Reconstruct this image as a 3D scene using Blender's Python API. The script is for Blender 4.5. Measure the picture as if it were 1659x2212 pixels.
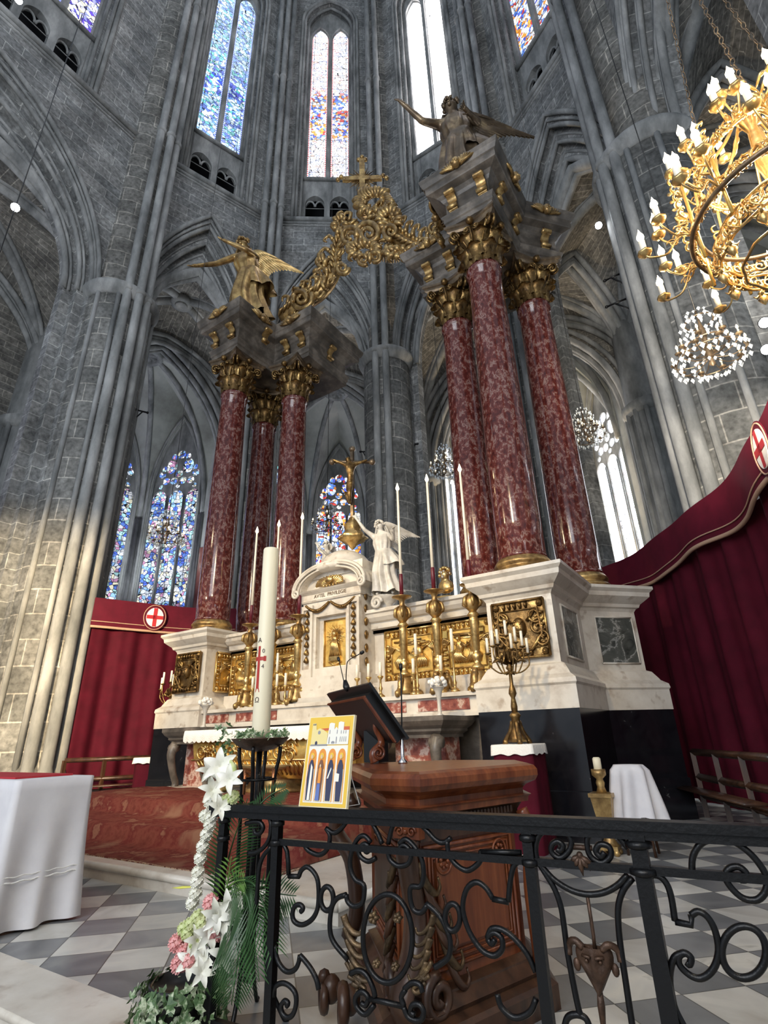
import bpy, math, random
from mathutils import Vector, Matrix, Quaternion
from mathutils.geometry import tessellate_polygon
for o in list(bpy.data.objects): bpy.data.objects.remove(o)
S = bpy.context.scene; C = S.collection
random.seed(7)
PI = math.pi
# ---------------------------------------------------------------- camera
FPX, CX, CY, EYE = 1150.0, 829.5, 1106.0, Vector((0, 0, 1.25))
_up = Vector((750-CX, 1620+CY, -FPX)).normalized()
_fw = Vector((0, 0, -1)); _h = (_fw - _up*_fw.dot(_up)).normalized(); _rt = _h.cross(_up)
_a = math.radians(33); _Y = _h*math.cos(_a) + _rt*math.sin(_a); _X = _Y.cross(_up)
RM = Matrix((_X, _Y, _up))                    # world = RM @ camera
cam = bpy.data.cameras.new('camera'); camo = bpy.data.objects.new('camera', cam); C.objects.link(camo)
camo.matrix_world = Matrix.Translation(EYE) @ RM.to_4x4()
cam.sensor_fit = 'VERTICAL'; cam.sensor_height = 24; cam.lens = 24*FPX/2212
cam.clip_start = .05; cam.clip_end = 300
S.camera = camo
def ray(x, y): return (RM @ Vector((x-CX, CY-y, -FPX))).normalized()
def onz(x, y, z=0.0): d = ray(x, y); return EYE + d*((z-EYE.z)/d.z)
def ony(x, y, Y): d = ray(x, y); return EYE + d*(Y/d.y)
def onp(x, y, A, B):                         # on the vertical plane through plan points A, B
    d = ray(x, y); n = Vector((B[1]-A[1], A[0]-B[0])); return EYE + d*((n.x*A[0]+n.y*A[1])/(n.x*d.x+n.y*d.y))
def slant(x, y, r): return EYE + ray(x, y)*r
# ---------------------------------------------------------------- colour management, world, lights
S.view_settings.view_transform = 'Standard'; S.view_settings.look = 'None'
S.view_settings.exposure = 0.12; S.view_settings.gamma = 1.0; S.view_settings.use_curve_mapping = False
W = bpy.data.worlds.new('world'); S.world = W; W.use_nodes = True
W.node_tree.nodes['Background'].inputs[0].default_value = (.60, .70, .82, 1)
W.node_tree.nodes['Background'].inputs[1].default_value = .70
def area(name, loc, target, size, power, col):
    l = bpy.data.lights.new(name, 'AREA'); l.shape = 'SQUARE'; l.size = size; l.energy = power; l.color = col
    o = bpy.data.objects.new(name, l); C.objects.link(o); o.location = loc
    o.rotation_euler = (Vector(target)-Vector(loc)).to_track_quat('-Z', 'Y').to_euler(); return o
def spot(name, loc, target, ang, power, col, r=.15, blend=.6):
    l = bpy.data.lights.new(name, 'SPOT'); l.spot_size = math.radians(ang); l.spot_blend = blend; l.energy = power; l.color = col; l.shadow_soft_size = r
    o = bpy.data.objects.new(name, l); C.objects.link(o); o.location = loc
    o.rotation_euler = (Vector(target)-Vector(loc)).to_track_quat('-Z', 'Y').to_euler(); return o
spot('altar_spotlight', (-3.0, -3.0, 9.0), (-6.4, 8.0, 2.4), 46, 3100, (1, .76, .44), .25)
spot('altar_spotlight', (-11.5, -1.0, 9.0), (-7.0, 8.0, 2.6), 46, 2000, (1, .76, .44), .25)
spot('pier_warm_spot', (-8.5, 1.0, 4.5), (-16.4, 7.4, 2.0), 70, 6000, (1, .76, .44), .2)
area('nave_daylight', (-2, -9, 8), (-6, 10, 14), 9, 1700, (.90, .94, 1))
area('nave_lamps', (1.5, -3.5, 5.5), (-3, 5, .5), 3, 120, (1, .86, .66))
spot('pier_warm_spot', (.3, 4.0, 4.2), (1.3, 12.0, 8.5), 60, 2300, (1, .86, .66), .25)  # added fill spot standing in for the chandelier's warm light on this pier
spot('chapel_up_spot', (-22.0, 12.2, 5.5), (-22.6, 12.6, 18), 120, 1500, (.86, .94, 1), .3)  # added fill, no known lamp: brightens the left chapel and its vault
spot('chapel_up_spot', (-15.8, 19.5, 5.5), (-16.2, 20.2, 18), 120, 1100, (.9, .95, 1), .3)  # unseen fill spot added to lift the dim centre-left chapel
spot('chapel_up_spot', (-6.0, 23.2, 4.5), (-5.4, 23.8, 18), 120, 3000, (1, .74, .42), .3)
# ---------------------------------------------------------------- materials
def mat(name, col, rough=.6, metal=0.0, bump=0, bscale=20, spec=.5, emit=None, estr=0, sheen=0):
    m = bpy.data.materials.new(name); m.use_nodes = True; nt = m.node_tree; b = nt.nodes['Principled BSDF']
    b.inputs['Base Color'].default_value = (*col, 1); b.inputs['Roughness'].default_value = rough
    b.inputs['Metallic'].default_value = metal; b.inputs['Specular IOR Level'].default_value = spec
    if sheen: b.inputs['Sheen Weight'].default_value = sheen; b.inputs['Sheen Roughness'].default_value = .4
    if emit: b.inputs['Emission Color'].default_value = (*emit, 1); b.inputs['Emission Strength'].default_value = estr
    if bump:
        n = nt.nodes.new('ShaderNodeTexNoise'); n.inputs['Scale'].default_value = bscale; n.inputs['Detail'].default_value = 5
        tc = nt.nodes.new('ShaderNodeTexCoord'); nt.links.new(tc.outputs['Object'], n.inputs['Vector'])
        bp = nt.nodes.new('ShaderNodeBump'); bp.inputs['Strength'].default_value = bump; bp.inputs['Distance'].default_value = .05
        nt.links.new(n.outputs['Fac'], bp.inputs['Height']); nt.links.new(bp.outputs['Normal'], b.inputs['Normal'])
    return m
def N(nt, t, **kw):
    n = nt.nodes.new('ShaderNode'+t)
    for k, v in kw.items():
        if k in n.inputs: n.inputs[k].default_value = v
        else: setattr(n, k, v)
    return n
def ramp(nt, fac, stops, interp='LINEAR'):
    r = nt.nodes.new('ShaderNodeValToRGB'); r.color_ramp.interpolation = interp; e = r.color_ramp.elements
    while len(e) < len(stops): e.new(.5)
    for q, (p, c) in zip(e, stops): q.position = p; q.color = (*c, 1) if len(c) == 3 else c
    nt.links.new(fac, r.inputs[0]); return r.outputs[0]
def mix(nt, f, a, b, mode='MIX'):
    m = nt.nodes.new('ShaderNodeMix'); m.data_type = 'RGBA'; m.blend_type = mode
    for s, v in ((0, f), (6, a), (7, b)):
        if hasattr(v, 'is_output') or hasattr(v, 'links'): nt.links.new(v, m.inputs[s])
        else: m.inputs[s].default_value = v if s == 0 else (*v, 1)
    return m.outputs[2]
def mottled(name, stops, scale, rough=.25, detail=8, dist=0.0, second=None, bump=0, metal=0, stretch=(1, 1, 1), spec=.5):
    m = bpy.data.materials.new(name); m.use_nodes = True; nt = m.node_tree; b = nt.nodes['Principled BSDF']
    tc = N(nt, 'TexCoord'); mp = N(nt, 'Mapping'); mp.inputs['Scale'].default_value = stretch; nt.links.new(tc.outputs['Object'], mp.inputs[0])
    n = N(nt, 'TexNoise', Scale=scale, Detail=detail, Distortion=dist); n.inputs['Roughness'].default_value = .62
    nt.links.new(mp.outputs[0], n.inputs['Vector'])
    col = ramp(nt, n.outputs['Fac'], stops)
    if second:
        n2 = N(nt, 'TexNoise', Scale=second[0], Detail=4); nt.links.new(mp.outputs[0], n2.inputs['Vector'])
        f = ramp(nt, n2.outputs['Fac'], [(second[1], (0, 0, 0)), (second[1]+.12, (1, 1, 1))]); col = mix(nt, f, col, second[2])
    nt.links.new(col, b.inputs['Base Color']); b.inputs['Roughness'].default_value = rough; b.inputs['Metallic'].default_value = metal
    b.inputs['Specular IOR Level'].default_value = spec
    if bump:
        bp = N(nt, 'Bump', Strength=bump, Distance=.03); nt.links.new(n.outputs['Fac'], bp.inputs['Height']); nt.links.new(bp.outputs['Normal'], b.inputs['Normal'])
    return m
def stone(name, c1, c2, mortar, bw=.95, rh=.42, msize=.012, stain=.6):
    m = bpy.data.materials.new(name); m.use_nodes = True; nt = m.node_tree; b = nt.nodes['Principled BSDF']
    tc = N(nt, 'TexCoord'); br = N(nt, 'TexBrick', Scale=1.0)
    br.inputs['Color1'].default_value = (*c1, 1); br.inputs['Color2'].default_value = (*c2, 1); br.inputs['Mortar'].default_value = (*mortar, 1)
    br.inputs['Mortar Size'].default_value = msize; br.inputs['Brick Width'].default_value = bw; br.inputs['Row Height'].default_value = rh; br.inputs['Mortar Smooth'].default_value = .4
    nt.links.new(tc.outputs['UV'], br.inputs['Vector'])
    n = N(nt, 'TexNoise', Scale=.8, Detail=9); n.inputs['Roughness'].default_value = .7; nt.links.new(tc.outputs['Object'], n.inputs['Vector'])
    f = ramp(nt, n.outputs['Fac'], [(.30, (1-stain,)*3), (.47, (.9,)*3), (.56, (1.15,)*3), (.70, (1.25+stain*.8,)*3)])
    n2 = N(nt, 'TexNoise', Scale=9, Detail=6); nt.links.new(tc.outputs['Object'], n2.inputs['Vector'])
    f2 = ramp(nt, n2.outputs['Fac'], [(.28, (.55,)*3), (.5, (1,)*3), (.72, (1.35,)*3)])
    col = mix(nt, 1.0, mix(nt, 1.0, br.outputs['Color'], f, 'MULTIPLY'), f2, 'MULTIPLY')
    nt.links.new(col, b.inputs['Base Color']); b.inputs['Roughness'].default_value = .85; b.inputs['Specular IOR Level'].default_value = .25
    bp = N(nt, 'Bump', Strength=.35, Distance=.03); nt.links.new(n2.outputs['Fac'], bp.inputs['Height']); nt.links.new(bp.outputs['Normal'], b.inputs['Normal'])
    return m
def glass(name, palette, strength, cell=5.0, grid=(.33, .33), white=0.0, lead=.045, band=None):
    """stained glass lit by the sky behind it: coloured cells, lead lines, saddle bars"""
    m = bpy.data.materials.new(name); m.use_nodes = True; nt = m.node_tree; b = nt.nodes['Principled BSDF']
    tc = N(nt, 'TexCoord'); v = N(nt, 'TexVoronoi', Scale=cell); nt.links.new(tc.outputs['UV'], v.inputs['Vector'])
    ve = N(nt, 'TexVoronoi', Scale=cell, feature='DISTANCE_TO_EDGE'); nt.links.new(tc.outputs['UV'], ve.inputs['Vector'])
    sep = N(nt, 'SeparateColor'); nt.links.new(v.outputs['Color'], sep.inputs[0])
    k = len(palette); col = ramp(nt, sep.outputs[0], [(i/k, c) for i, c in enumerate(palette)], 'CONSTANT')
    big = N(nt, 'TexVoronoi', Scale=cell*.28); nt.links.new(tc.outputs['UV'], big.inputs['Vector'])
    s2 = N(nt, 'SeparateColor'); nt.links.new(big.outputs['Color'], s2.inputs[0])
    f = ramp(nt, s2.outputs[1], [(0, (.55,)*3), (.5, (1,)*3), (.8, (1.6,)*3)]); col = mix(nt, 1.0, col, f, 'MULTIPLY')
    if white: col = mix(nt, white, col, (1, 1, 1))
    l = ramp(nt, ve.outputs['Distance'], [(lead*.6, (0, 0, 0)), (lead*1.3, (1, 1, 1))]); col = mix(nt, 1.0, col, l, 'MULTIPLY')
    if band:
        sx = N(nt, 'SeparateXYZ'); nt.links.new(tc.outputs['UV'], sx.inputs[0])
        mr = N(nt, 'MapRange'); mr.inputs[1].default_value = 26.6; mr.inputs[2].default_value = 39.7; nt.links.new(sx.outputs[1], mr.inputs[0])
        f = ramp(nt, mr.outputs[0], band[0]); col = mix(nt, f, col, mix(nt, 1.0, band[1], l, 'MULTIPLY'))
        fr = N(nt, 'Math', operation='ADD'); fr.inputs[1].default_value = 1.17; nt.links.new(sx.outputs[0], fr.inputs[0]); dv = N(nt, 'Math', operation='DIVIDE'); dv.inputs[1].default_value = 1.17; nt.links.new(fr.outputs[0], dv.inputs[0]); fc = N(nt, 'Math', operation='FRACT'); nt.links.new(dv.outputs[0], fc.inputs[0])
        bm = ramp(nt, fc.outputs[0], [(0, (1, 1, 1)), (.15, (0, 0, 0)), (.85, (1, 1, 1))], 'CONSTANT'); ck = N(nt, 'TexWave', Scale=2.2, wave_profile='SAW', bands_direction='Y'); nt.links.new(tc.outputs['UV'], ck.inputs[0])
        col = mix(nt, bm, col, ramp(nt, ck.outputs['Fac'], [(0, band[2]), (.45, (.03, .03, .05)), (.52, band[3]), (.95, (.03, .03, .05))], 'CONSTANT'))
    bk = N(nt, 'TexBrick', Scale=1.0, offset=0.0); bk.inputs['Color1'].default_value = bk.inputs['Color2'].default_value = (1, 1, 1, 1); bk.inputs['Mortar'].default_value = (.03, .03, .05, 1)
    bk.inputs['Brick Width'].default_value = grid[0]; bk.inputs['Row Height'].default_value = grid[1]; bk.inputs['Mortar Size'].default_value = .012
    nt.links.new(tc.outputs['UV'], bk.inputs['Vector']); col = mix(nt, 1.0, col, bk.outputs['Color'], 'MULTIPLY')
    b.inputs['Base Color'].default_value = (.02, .02, .03, 1); b.inputs['Roughness'].default_value = .3
    nt.links.new(col, b.inputs['Emission Color']); b.inputs['Emission Strength'].default_value = strength
    return m
M = {}
M['stone'] = stone('grey_ashlar_stone', (.235, .235, .228), (.17, .175, .175), (.42, .42, .40))
M['pier'] = stone('pier_ashlar_stone', (.21, .205, .19), (.15, .15, .142), (.40, .38, .34), 1.0, .62, .02)
M['mould'] = mottled('moulded_stone', [(.28, (.10, .105, .105)), (.5, (.25, .255, .25)), (.72, (.46, .46, .45))], 1.6, .85, stretch=(1, 1, .35), bump=.3, spec=.2)
M['web'] = stone('vault_web_stone', (.19, .18, .16), (.13, .125, .115), (.33, .31, .27), .75, .28, .014)
M['plaster'] = mottled('pale_chapel_stone', [(.3, (.22, .22, .20)), (.55, (.42, .43, .40)), (.75, (.55, .55, .50))], .5, .9, spec=.2)
M['dark'] = mat('unlit_passage_stone', (.03, .03, .035), .95)  # near-black colour stands for the lack of light in the triforium passage
M['white_marble'] = mottled('white_marble', [(.25, (.42, .36, .29)), (.45, (.62, .57, .49)), (.7, (.74, .70, .62))], 2.6, .3, second=(5, .60, (.40, .33, .26)), bump=.04)
M['grey_marble'] = mottled('grey_veined_marble', [(.3, (.03, .035, .03)), (.48, (.09, .095, .085)), (.515, (.36, .36, .33)), (.55, (.11, .115, .10)), (.8, (.05, .055, .05))], 2.2, .18, dist=1.5)
M['black_marble'] = mottled('black_marble', [(.3, (.004, .004, .006)), (.66, (.012, .012, .015)), (.70, (.10, .10, .10)), (.72, (.012, .012, .015))], 3.2, .16, dist=1.0)
M['red_marble'] = mottled('red_veined_marble', [(.34, (.045, .010, .009)), (.48, (.10, .020, .015)), (.54, (.15, .045, .035)), (.585, (.26, .17, .145)), (.63, (.12, .035, .028)), (.75, (.06, .014, .012))], 13, .13, dist=.35, stretch=(1, 1, .6))
M['gold'] = mottled('gilded_wood', [(.3, (.36, .21, .07)), (.6, (.74, .52, .22)), (.8, (.92, .72, .38))], 9, .28, metal=.9, bump=.25)
M['gold_relief'] = mottled('gilded_relief_ground', [(.3, (.55, .32, .07)), (.6, (.88, .60, .18)), (.8, (1, .76, .32))], 5, .36, metal=.8, bump=.35)
M['old_gold'] = mottled('darkened_gilding', [(.3, (.055, .03, .012)), (.55, (.22, .13, .045)), (.68, (.62, .42, .16)), (.8, (.85, .62, .28))], 6, .33, metal=.8, bump=.5)
M['bronze_gold'] = mottled('worn_gilding', [(.3, (.12, .07, .03)), (.5, (.36, .23, .09)), (.7, (.72, .50, .20))], 5, .35, metal=.7, bump=.3)
M['bronze_dark'] = mottled('dark_worn_gilding', [(.3, (.06, .045, .03)), (.55, (.17, .12, .075)), (.72, (.42, .31, .18))], 4, .38, metal=.6, bump=.3)
M['dark_marble'] = mottled('sooty_marble', [(.3, (.035, .03, .025)), (.5, (.10, .085, .07)), (.62, (.20, .17, .14)), (.8, (.07, .06, .05))], 2.0, .4, bump=.2)
M['velvet'] = mottled('crimson_curtain_cloth', [(.3, (.055, .003, .010)), (.7, (.088, .005, .016))], 3, .8, spec=.15)
M['velvet_dark'] = mottled('dark_crimson_valance', [(.3, (.075, .004, .014)), (.7, (.11, .006, .020))], 3, .75, spec=.2)
M['braid'] = mat('pink_gold_braid', (.50, .32, .22), .6, bump=.3, bscale=80)
M['white_cloth'] = mottled('white_linen', [(.3, (.62, .60, .62)), (.7, (.78, .76, .76))], 2, .85, spec=.1, bump=.05)
M['red_cloth'] = mat('red_cloth', (.42, .02, .03), .8)
M['lace'] = mat('white_lace', (.85, .83, .78), .8, bump=.3, bscale=60)
M['iron'] = mat('black_wrought_iron', (.0025, .0025, .003), .36, .0, bump=.08, bscale=60, spec=.32)
M['brown_iron'] = mottled('browned_cast_iron', [(.3, (.02, .012, .008)), (.7, (.12, .065, .04))], 14, .4, metal=.5, bump=.3)
M['gilt_iron'] = mottled('rubbed_gilt_iron', [(.3, (.03, .02, .012)), (.6, (.14, .09, .045)), (.8, (.42, .30, .13))], 16, .38, metal=.6, bump=.3)
M['wood'] = mottled('polished_mahogany', [(.3, (.075, .017, .007)), (.5, (.16, .042, .015)), (.7, (.25, .080, .028))], 4, .28, stretch=(4, 4, .35), bump=.03)
M['dark_wood'] = mottled('dark_carved_walnut', [(.3, (.022, .010, .006)), (.6, (.07, .032, .017)), (.8, (.12, .06, .03))], 6, .33, stretch=(2, 2, .4), bump=.1)
M['black'] = mat('matt_black_board', (.006, .006, .006), .38)
M['wax'] = mat('ivory_wax', (.80, .72, .52), .45, spec=.4)
M['white_wax'] = mat('white_wax', (.86, .80, .66), .45)
M['claret'] = mat('claret_candle_sleeve', (.10, .004, .014), .4)
M['flame'] = mat('candle_flame', (1, .8, .5), .5, emit=(1, .78, .42), estr=28)
M['bulb'] = mat('lit_candle_bulb', (1, .85, .6), .4, emit=(1, .80, .50), estr=26)
M['smallbulb'] = mat('lit_small_bulb', (1, .85, .6), .4, emit=(1, .74, .40), estr=9)
M['lamp'] = mat('lit_lamp_lens', (1, 1, 1), .4, emit=(.92, .96, 1), estr=60)
M['statue'] = mottled('white_statuary_marble', [(.3, (.38, .35, .30)), (.6, (.66, .63, .57)), (.8, (.76, .73, .67))], 3, .35, bump=.04)
# ---------------------------------------------------------------- mesh helpers
class MB:
    def __init__(s): s.v = []; s.f = []; s.uv = []; s.sm = []; s.mi = []; s.m = 0
    def add(s, vs, fs, uvs=None, smooth=False):
        o = len(s.v); s.v += [Vector(p) for p in vs]
        for i, f in enumerate(fs):
            s.f.append([o+k for k in f]); s.uv.append(uvs[i] if uvs else None); s.sm.append(smooth); s.mi.append(s.m)
        return s
    def box(s, a, b, T=None):
        (x0, y0, z0), (x1, y1, z1) = a, b
        vs = [Vector(p) for p in ((x0,y0,z0),(x1,y0,z0),(x1,y1,z0),(x0,y1,z0),(x0,y0,z1),(x1,y0,z1),(x1,y1,z1),(x0,y1,z1))]
        if T: vs = [T @ p for p in vs]
        return s.add(vs, [(0,3,2,1),(4,5,6,7),(0,1,5,4),(1,2,6,5),(2,3,7,6),(3,0,4,7)])
    def tube(s, pts, r, n=8, closed=False, flat=None):
        """round bar along a path; r is a number or one per point; flat=(a, b) squashes the section"""
        P = [Vector(p) for p in pts]; k = len(P)
        if k < 2: return s
        R = r if isinstance(r, (list, tuple)) else [r]*k
        T = []
        for i in range(k):
            a = P[(i-1) % k] if closed or i > 0 else P[i]; b = P[(i+1) % k] if closed or i < k-1 else P[i]
            t = b-a; T.append(t.normalized() if t.length > 1e-9 else Vector((0, 0, 1)))
        u = T[0].orthogonal().normalized() if abs(T[0].z) > .9 else T[0].cross(Vector((0, 0, 1))).normalized()
        vs = []; L = 0; Ls = []
        for i in range(k):
            if i: u = (T[i-1].rotation_difference(T[i])) @ u; L += (P[i]-P[i-1]).length
            u = (u - T[i]*u.dot(T[i])).normalized(); w = T[i].cross(u); Ls.append(L)
            for j in range(n):
                a = 2*PI*j/n; vs.append(P[i] + (u*math.cos(a)*(flat[0] if flat else 1) + w*math.sin(a)*(flat[1] if flat else 1))*R[i])
        fs = []; uv = []
        for i in range(k if closed else k-1):
            for j in range(n):
                a = i*n+j; b = i*n+(j+1) % n; c = ((i+1) % k)*n+(j+1) % n; d = ((i+1) % k)*n+j
                fs.append((a, b, c, d)); ra = max(R[i], .02)
                u0 = 2*PI*ra*j/n; u1 = 2*PI*ra*(j+1)/n; l0 = Ls[i]; l1 = Ls[(i+1) % k] if i < k-1 else L+.1
                uv.append([(u0, l0), (u1, l0), (u1, l1), (u0, l1)])
        if not closed:
            fs.append(tuple(range(n))[::-1]); uv.append([(0, 0)]*n); fs.append(tuple(range((k-1)*n, k*n))); uv.append([(0, 0)]*n)
        return s.add(vs, fs, uv, True)
    def lathe(s, prof, n=24, c=(0, 0, 0), wob=None, T=None, a0=0, a1=2*PI):
        """profile of (r, z); wob(angle, i) scales the radius"""
        c = Vector(c); vs = []; k = len(prof); full = abs(a1-a0-2*PI) < 1e-6; m = n if full else n+1
        for i, (r, z) in enumerate(prof):
            for j in range(m):
                a = a0+(a1-a0)*j/n; q = r*(wob(a, i) if wob else 1); vs.append(c+Vector((q*math.cos(a), q*math.sin(a), z)))
        if T: vs = [T @ p for p in vs]
        rr = max(p[0] for p in prof); fs = []; uv = []; l = [0]
        for i in range(1, k): l.append(l[-1]+math.hypot(prof[i][0]-prof[i-1][0], prof[i][1]-prof[i-1][1]))
        for i in range(k-1):
            for j in range(n):
                j2 = (j+1) % m
                fs.append((i*m+j, i*m+j2, (i+1)*m+j2, (i+1)*m+j)); u0 = (a1-a0)*rr*j/n; u1 = (a1-a0)*rr*(j+1)/n
                uv.append([(u0, l[i]), (u1, l[i]), (u1, l[i+1]), (u0, l[i+1])])
        if full:
            if prof[0][0] > 1e-4: fs.append(tuple(range(m))[::-1]); uv.append([(0, 0)]*m)
            if prof[-1][0] > 1e-4: fs.append(tuple(range((k-1)*m, k*m))); uv.append([(0, 0)]*m)
        return s.add(vs, fs, uv, True)
    def loft(s, poly, prof, cap=True):
        """polygon (plan) lifted through (offset, z) steps with mitred offsets"""
        n = len(poly); rings = []
        ar = sum(poly[i][0]*poly[(i+1) % n][1]-poly[(i+1) % n][0]*poly[i][1] for i in range(n)); sg = 1 if ar > 0 else -1
        for off, z in prof:
            ring = []
            for i in range(n):
                p, a, b = Vector(poly[i]), Vector(poly[i-1]), Vector(poly[(i+1) % n])
                d1 = (p-a).normalized(); d2 = (b-p).normalized(); n1 = Vector((d1.y, -d1.x))*sg; n2 = Vector((d2.y, -d2.x))*sg
                m = n1+n2; m = m/max(.3, m.dot(n1)) if m.length > 1e-6 else n1
                q = p+m*off; ring.append(Vector((q.x, q.y, z)))
            rings.append(ring)
        vs = [p for r in rings for p in r]; fs = []
        for i in range(len(prof)-1):
            for j in range(n):
                f = (i*n+j, i*n+(j+1) % n, (i+1)*n+(j+1) % n, (i+1)*n+j); fs.append(f if sg > 0 else f[::-1])
        if cap: fs += [tuple(range(n))[::-sg], tuple(range((len(prof)-1)*n, len(prof)*n))[::sg]]
        return s.add(vs, fs)
    def plate(s, A, d, outer, holes, y0, y1, n=None):
        """slab standing on plan point A, running along d; outlines in (t, z); depth y0..y1 along n"""
        A = Vector(A); d = Vector(d).normalized(); n = Vector(n).normalized() if n else Vector((d.y, -d.x))
        loops = [outer]+holes; flat = [p for l in loops for p in l]
        tris = tessellate_polygon([[Vector((p[0], p[1], 0)) for p in l] for l in loops])
        def P(p, y): q = A+d*p[0]+n*y; return Vector((q.x, q.y, p[1]))
        k = len(flat); vs = [P(p, y0) for p in flat]+[P(p, y1) for p in flat]; fs = []; uv = []
        for t in tris:
            fs.append(tuple(t)); uv.append([flat[i] for i in t]); fs.append(tuple(i+k for i in t[::-1])); uv.append([flat[i] for i in t[::-1]])
        o = 0
        for l in loops:
            m = len(l)
            for i in range(m):
                j = (i+1) % m; fs.append((o+i, o+j, o+j+k, o+i+k)); uv.append([(0, l[i][1]), (0, l[j][1]), (abs(y1-y0), l[j][1]), (abs(y1-y0), l[i][1])])
            o += m
        return s.add(vs, fs, uv)
    def grid(s, rows, uvs=None, smooth=True, closed=False):
        m = len(rows[0]); vs = [p for r in rows for p in r]; fs = []; uv = []
        for i in range(len(rows)-1):
            for j in range(m if closed else m-1):
                j2 = (j+1) % m; fs.append((i*m+j, i*m+j2, (i+1)*m+j2, (i+1)*m+j))
                if uvs: uv.append([uvs[i][j], uvs[i][j2], uvs[i+1][j2], uvs[i+1][j]])
        return s.add(vs, fs, uv if uvs else None, smooth)
    def ball(s, c, r, n=10, sc=(1, 1, 1)):
        pr = [(max(r*math.sin(PI*i/(n//2+2)), 1e-5), -r*math.cos(PI*i/(n//2+2))) for i in range(n//2+3)]
        T = Matrix.Translation(Vector(c)) @ Matrix.Diagonal((*sc, 1)); return s.lathe(pr, n, T=T)
    def build(s, name, m, parent=None, bevel=0, sub=0, auto=None):
        me = bpy.data.meshes.new(name); me.from_pydata(s.v, [], s.f); me.update()
        ul = me.uv_layers.new(name='UVMap'); data = [0.0]*(2*len(me.loops)); k = 0
        for p, uv in zip(me.polygons, s.uv):
            if uv is None:
                nn = p.normal
                if abs(nn.z) > .75: pr = [(me.vertices[i].co.x, me.vertices[i].co.y) for i in p.vertices]
                else:
                    t = Vector((-nn.y, nn.x, 0)).normalized(); pr = [(me.vertices[i].co.dot(t), me.vertices[i].co.z) for i in p.vertices]
            else: pr = uv
            for q in pr: data[k] = q[0]; data[k+1] = q[1]; k += 2
        ul.data.foreach_set('uv', data)
        me.polygons.foreach_set('use_smooth', s.sm); me.polygons.foreach_set('material_index', s.mi)
        for q in (m if isinstance(m, (list, tuple)) else [m]): me.materials.append(q)
        o = bpy.data.objects.new(name, me); C.objects.link(o)
        if parent:
            o.parent = parent; pl = getattr(parent, 'location'); o.location = -pl if parent.type == 'EMPTY' and parent.get('_w') else (0, 0, 0)
        if bevel:
            b = o.modifiers.new('bevel', 'BEVEL'); b.width = bevel; b.segments = 2; b.limit_method = 'ANGLE'
        if sub: q = o.modifiers.new('subdivision', 'SUBSURF'); q.levels = sub; q.render_levels = sub
        return o
def tag(o, label=None, cat=None, group=None, kind=None):
    if label: o['label'] = label
    if cat: o['category'] = cat
    if group: o['group'] = group
    if kind: o['kind'] = kind
    return o
def thing(name, label, cat, loc=(0, 0, 0), group=None, rot=0):
    """an Empty at the base of the thing; local=True parts are built about its origin"""
    o = bpy.data.objects.new(name, None); C.objects.link(o); o.location = loc; o.rotation_euler = (0, 0, rot); o.empty_display_size = .1
    return tag(o, label, cat, group)
def wthing(name, label, cat, loc, group=None):
    """like thing(), but its parts are given in world coordinates"""
    o = thing(name, label, cat, loc, group); o['_w'] = 1; return o
def struct(name, mb, m, **k): return tag(mb.build(name, m, **k), kind='structure')
def dup(root, loc, label=None, rot=0, scale=1):
    r = root.copy(); C.objects.link(r); r.location = loc; r.rotation_euler = (0, 0, rot); r.scale = (scale,)*3
    if label: r['label'] = label
    for ch in list(root.children):
        c = ch.copy(); C.objects.link(c); c.parent = r
        for g in ch.children: e = g.copy(); C.objects.link(e); e.parent = c
    return r
def arcpts(w, zs, za, n=10, e0=0.0):
    """pointed arch outline, half span w, from (-w, zs) over (0, za) to (w, zs)"""
    h = za-zs
    if h >= w:
        r = (w*w+h*h)/(2*w); am = math.asin(min(1, h/r)); L = [(-w+r-r*math.cos(am*i/n), zs+r*math.sin(am*i/n)) for i in range(n+1)]
    else: L = [(-w*math.cos(PI/2*i/n), zs+h*math.sin(PI/2*i/n)) for i in range(n+1)]
    return L+[(-x, z) for x, z in L[-2::-1]]
def opening(t, w, z0, zs, za, n=8): return [(t-w, z0)]+[(t+x, z) for x, z in arcpts(w, zs, za, n)]+[(t+w, z0)]
def spiral(cx, cy, r0, r1, a0, turns, n=24):
    return [(cx+(r0+(r1-r0)*i/n)*math.cos(a0+turns*2*PI*i/n), cy+(r0+(r1-r0)*i/n)*math.sin(a0+turns*2*PI*i/n)) for i in range(n+1)]
def smoothpath(P, k=5):
    """Catmull-Rom through the points"""
    P = [Vector(p) for p in P]; out = []
    for i in range(len(P)-1):
        a = P[i-1] if i else P[0]*2-P[1]; b = P[i]; c = P[i+1]; d = P[i+2] if i+2 < len(P) else P[-1]*2-P[-2]
        for j in range(k):
            t = j/k; out.append(.5*((2*b)+(c-a)*t+(2*a-5*b+4*c-d)*t*t+(3*b-a-3*c+d)*t**3))
    return out+[P[-1]]
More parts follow.
